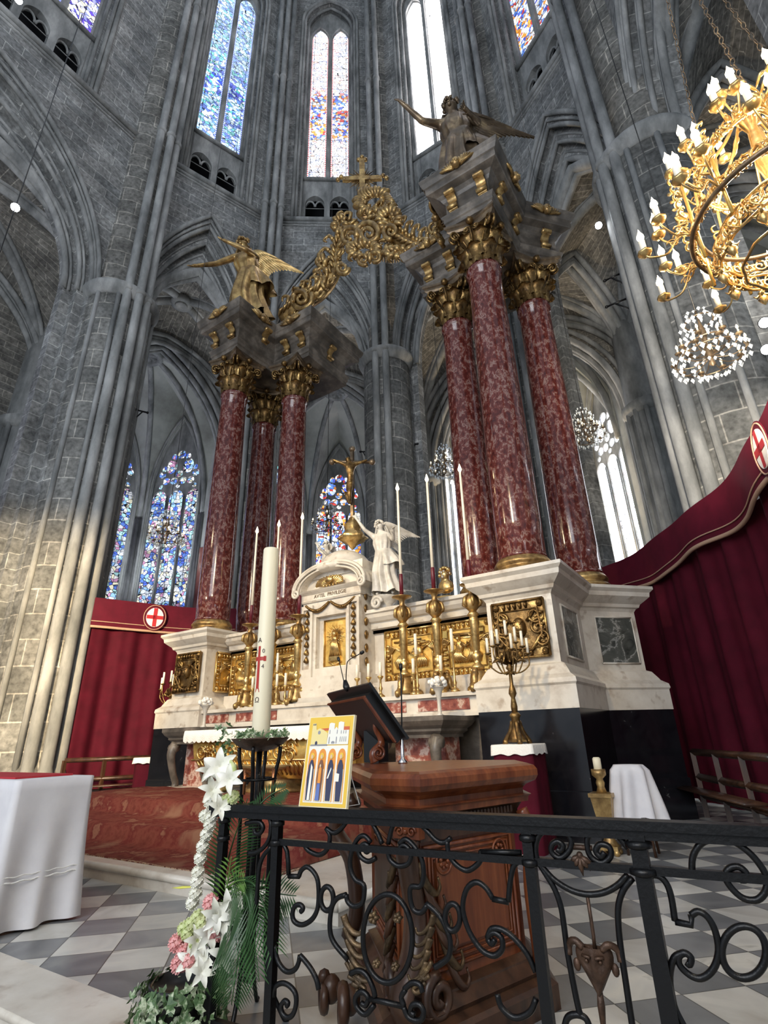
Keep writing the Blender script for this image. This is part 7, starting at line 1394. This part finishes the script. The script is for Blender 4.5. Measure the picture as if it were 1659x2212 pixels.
    mb = MB(); mb.lathe([(.0, Z0-.42), (.05, Z0-.38), (.03, Z0-.3), (.06, Z0-.1), (.03, Z0+.2), (.06, Z0+.4), (.03, Z0+.7), (.07, Z0+.85), (.02, Z0+.95)], 14, (X, Y, 0)); mb.build('central_stem', g, t); Z2 = Z0+.80
    for k in range(6): a = 2*PI*k/6; u = Vector((math.cos(a), math.sin(a), 0)); b = Vector((X, Y, Z2))+u*.05; p = b+u*.22+Vector((0, 0, .04)); arm(b, p); candle(p)
    for k in range(8):   # scrolled stays from the hoop up to the stem
        a = 2*PI*k/8; u = Vector((math.cos(a), math.sin(a), 0)); mb = MB(); mb.tube(smoothpath([Vector((X, Y, Z0+.1))+u*(R0-.05), Vector((X, Y, Z0+.3))+u*.40, Vector((X, Y, Z0+.5))+u*.36, Vector((X, Y, Z0+.72))+u*.15, Vector((X, Y, Z0+.9))+u*.04], 5), .012, 6, flat=(1, .6)); mb.build('stay', g, t)
    for k in range(3):   # chains
        a = 2*PI*k/3+2.5; u = Vector((math.cos(a), math.sin(a), 0)); A = Vector((X, Y, Z1+.1))+u*.36; B = Vector((X, Y, Z1+3.2))+u*.02; mb = MB(); L = 46
        for q in range(L): p = A.lerp(B, q/L); d = (B-A).normalized(); s_ = d.orthogonal() if q % 2 else d.cross(d.orthogonal()); s_.normalize(); mb.tube([p+s_*.014*math.cos(w_)+d*.034*math.sin(w_) for w_ in [2*PI*j/8 for j in range(8)]], .004, 4, True)
        mb.build('chain', M['bronze_dark'], t)
    l = bpy.data.lights.new('chandelier_glow', 'POINT'); l.energy = 170; l.color = (1, .84, .62); l.shadow_soft_size = .25; o = bpy.data.objects.new('chandelier_glow', l); C.objects.link(o); o.location = (X, Y, Z0+.25)
    mb = MB(); mb.tube([(X, Y, Z1+3.2), (X, Y, 30)], .012, 6); mb.build('hanging_cable', M['bronze_dark'], t)
big_chandelier()
# ================================================================= crystal chandeliers
M['crystal'] = mat('clear_crystal', (.75, .82, .88), .06, 0, spec=1.0); M['crystal'].node_tree.nodes['Principled BSDF'].inputs['Transmission Weight'].default_value = .35
def crystal():
    t = thing('crystal_chandelier', '', 'chandelier', group='crystal chandeliers hanging in the ambulatory'); rnd = random.Random(6)
    mb = MB(); mb.lathe([(.0, -.12), (.04, -.08), (.02, 0), (.05, .1), (.02, .25), (.05, .4), (.015, .6), (.015, .8)], 12); mb.build('stem', M['bronze_dark'], t)
    for r, z in ((.40, .02), (.26, .22), (.17, .62)): mb = MB(); mb.tube([(r*math.cos(2*PI*i/32), r*math.sin(2*PI*i/32), z) for i in range(32)], .010, 6, True); mb.build('ring', M['bronze_dark'], t)
    for n, r, z in ((10, .42, .06), (6, .28, .26)):
        for k in range(n):
            a = 2*PI*k/n+(.3 if n == 6 else 0); u = Vector((math.cos(a), math.sin(a), 0)); p = u*r+Vector((0, 0, z)); mb = MB(); mb.tube(smoothpath([u*.03+Vector((0, 0, z-.04)), u*r*.5+Vector((0, 0, z-.10)), u*r*.95+Vector((0, 0, z-.05)), p], 4), .007, 5); mb.lathe([(.01, 0), (.04, .005), (.045, .02), (.012, .015)], 10, p); b = mb.build('arm', M['bronze_dark'], t)
            mb = MB(); mb.lathe([(.011, .01), (.011, .09)], 8, p); mb.build('candle', M['wax'], b); mb = MB(); mb.lathe([(.008, .09), (.016, .105), (.012, .13), (.0, .155)], 8, p); mb.build('bulb', M['smallbulb'], b)
    mb = MB()
    def drop(p, s): mb.add([p, p+Vector((s*.5, 0, -s*.7)), p+Vector((0, s*.5, -s*.7)), p+Vector((-s*.5, 0, -s*.7)), p+Vector((0, -s*.5, -s*.7)), p+Vector((0, 0, -s*1.7))], [(0, 1, 2), (0, 2, 3), (0, 3, 4), (0, 4, 1), (5, 2, 1), (5, 3, 2), (5, 4, 3), (5, 1, 4)])
    for n, r, z, s in ((26, .44, .03, .05), (24, .36, -.03, .045), (18, .24, -.10, .04), (18, .30, .22, .045), (14, .20, .44, .04), (16, .19, .64, .05), (10, .12, .78, .04), (12, .24, .58, .045)):
        for k in range(n): a = 2*PI*k/n+rnd.uniform(-.06, .06); drop(Vector((r*math.cos(a), r*math.sin(a), z+rnd.uniform(-.03, .03))), s*rnd.uniform(.8, 1.3))
    tag(mb.build('crystal_drops', M['crystal'], t), kind='stuff')
    mb = MB(); mb.tube([(0, 0, .8), (0, 0, 15.5)], .008, 5); mb.build('cord', M['black'], t); return t
cr0 = crystal()
for i, (x, y, s, sc, lb) in enumerate(((1536, 775, 8.4, 1.0, 'crystal chandelier hanging in front of the massive right pier'), (1268, 945, 12.5, .92, 'crystal chandelier in front of the bright window right of the marble columns'), (358, 1165, 13.0, .88, 'crystal chandelier in front of the left patterned window'), (706, 1140, 17.0, 1.15, 'crystal chandelier glowing left of the crucifix'), (962, 1015, 15.0, 1.0, 'crystal chandelier partly hidden behind the inner right column'))):
    p = EYE+ray(x, y)*s
    if i == 0: cr0.location = p; cr0['label'] = lb
    else: dup(cr0, p, lb, i, sc)
# ================================================================= lamps and iron brackets on the stone
for x, y, s, lb in ((33, 448, 15.5, 'small bright spotlight glowing high under the left arch'), (40, 0, 20.5, 'bright spotlight at the top left corner beside the triforium'), (1293, 487, 16.5, 'tiny bright spotlight under the arch right of the canopy'), (1652, 697, 11.5, 'bright white spotlight at the right edge beyond the massive pier'), (1656, 755, 11.8, 'second white spotlight just below the one at the right edge')):
    p = EYE+ray(x, y)*s; d = (EYE-p).normalized(); t = thing('spotlight', lb, 'spotlight', p, 'spotlights fixed high in the choir'); Q = d.to_track_quat('Z', 'Y').to_matrix().to_4x4()
    mb = MB(); mb.lathe([(.05, -.18), (.09, -.16), (.10, 0), (.085, .0)], 14, T=Q); mb.build('housing', M['black'], t); mb = MB(); mb.lathe([(.0, .03), (.06, .02), (.085, .004)], 14, T=Q); mb.build('lens', M['lamp'], t)
    mb = MB(); mb.tube([-d*.1, -d*.35], .02, 6); mb.build('bracket', M['black'], t)
    if x == 33: mb = MB(); mb.tube([(0, 0, 7.5), (0, 0, .05), (0, 0, -3)], .012, 5); mb.build('hanging_wire', M['black'], t)
def bracket(x, y, P, r, lb, L=.9):
    P = Vector(P); d = ray(x, y); k = P.length; p = EYE+d*(k/math.hypot(d.x, d.y)); n = Vector((p.x-P.x, p.y-P.y, 0)); n = n.normalized() if n.length > .1 else Vector((0, -1, 0)); b = Vector((P.x, P.y, p.z))+n*r; e = b+n*L
    t = wthing('iron_bracket', lb, 'bracket', b, 'iron brackets on the piers'); mb = MB(); mb.tube([b, e], .028, 6); mb.tube([b-Vector((0, 0, .35)), b+n*L*.6], .022, 6); mb.ball(e, .045, 8); mb.build('arm', M['iron'], t); mb = MB(); mb.lathe([(.06, -.02), (.06, .02)], 10, T=Matrix.Translation(b) @ n.to_track_quat('Z', 'Y').to_matrix().to_4x4()); mb.build('wall_plate', M['iron'], t)
bracket(272, 880, P0, 1.02, 'black iron bracket on the right side of the broad left pier', .35); bracket(1375, 575, P4, 1.2, 'upper iron bracket on the massive right pier', .4); bracket(1330, 655, P4, 1.2, 'lower forked iron bracket on the massive right pier', .5); bracket(808, 975, P2, .82, 'iron bracket on the left of the central grey pier', .25); bracket(880, 960, P2, .82, 'iron bracket on the right of the central grey pier', .25)
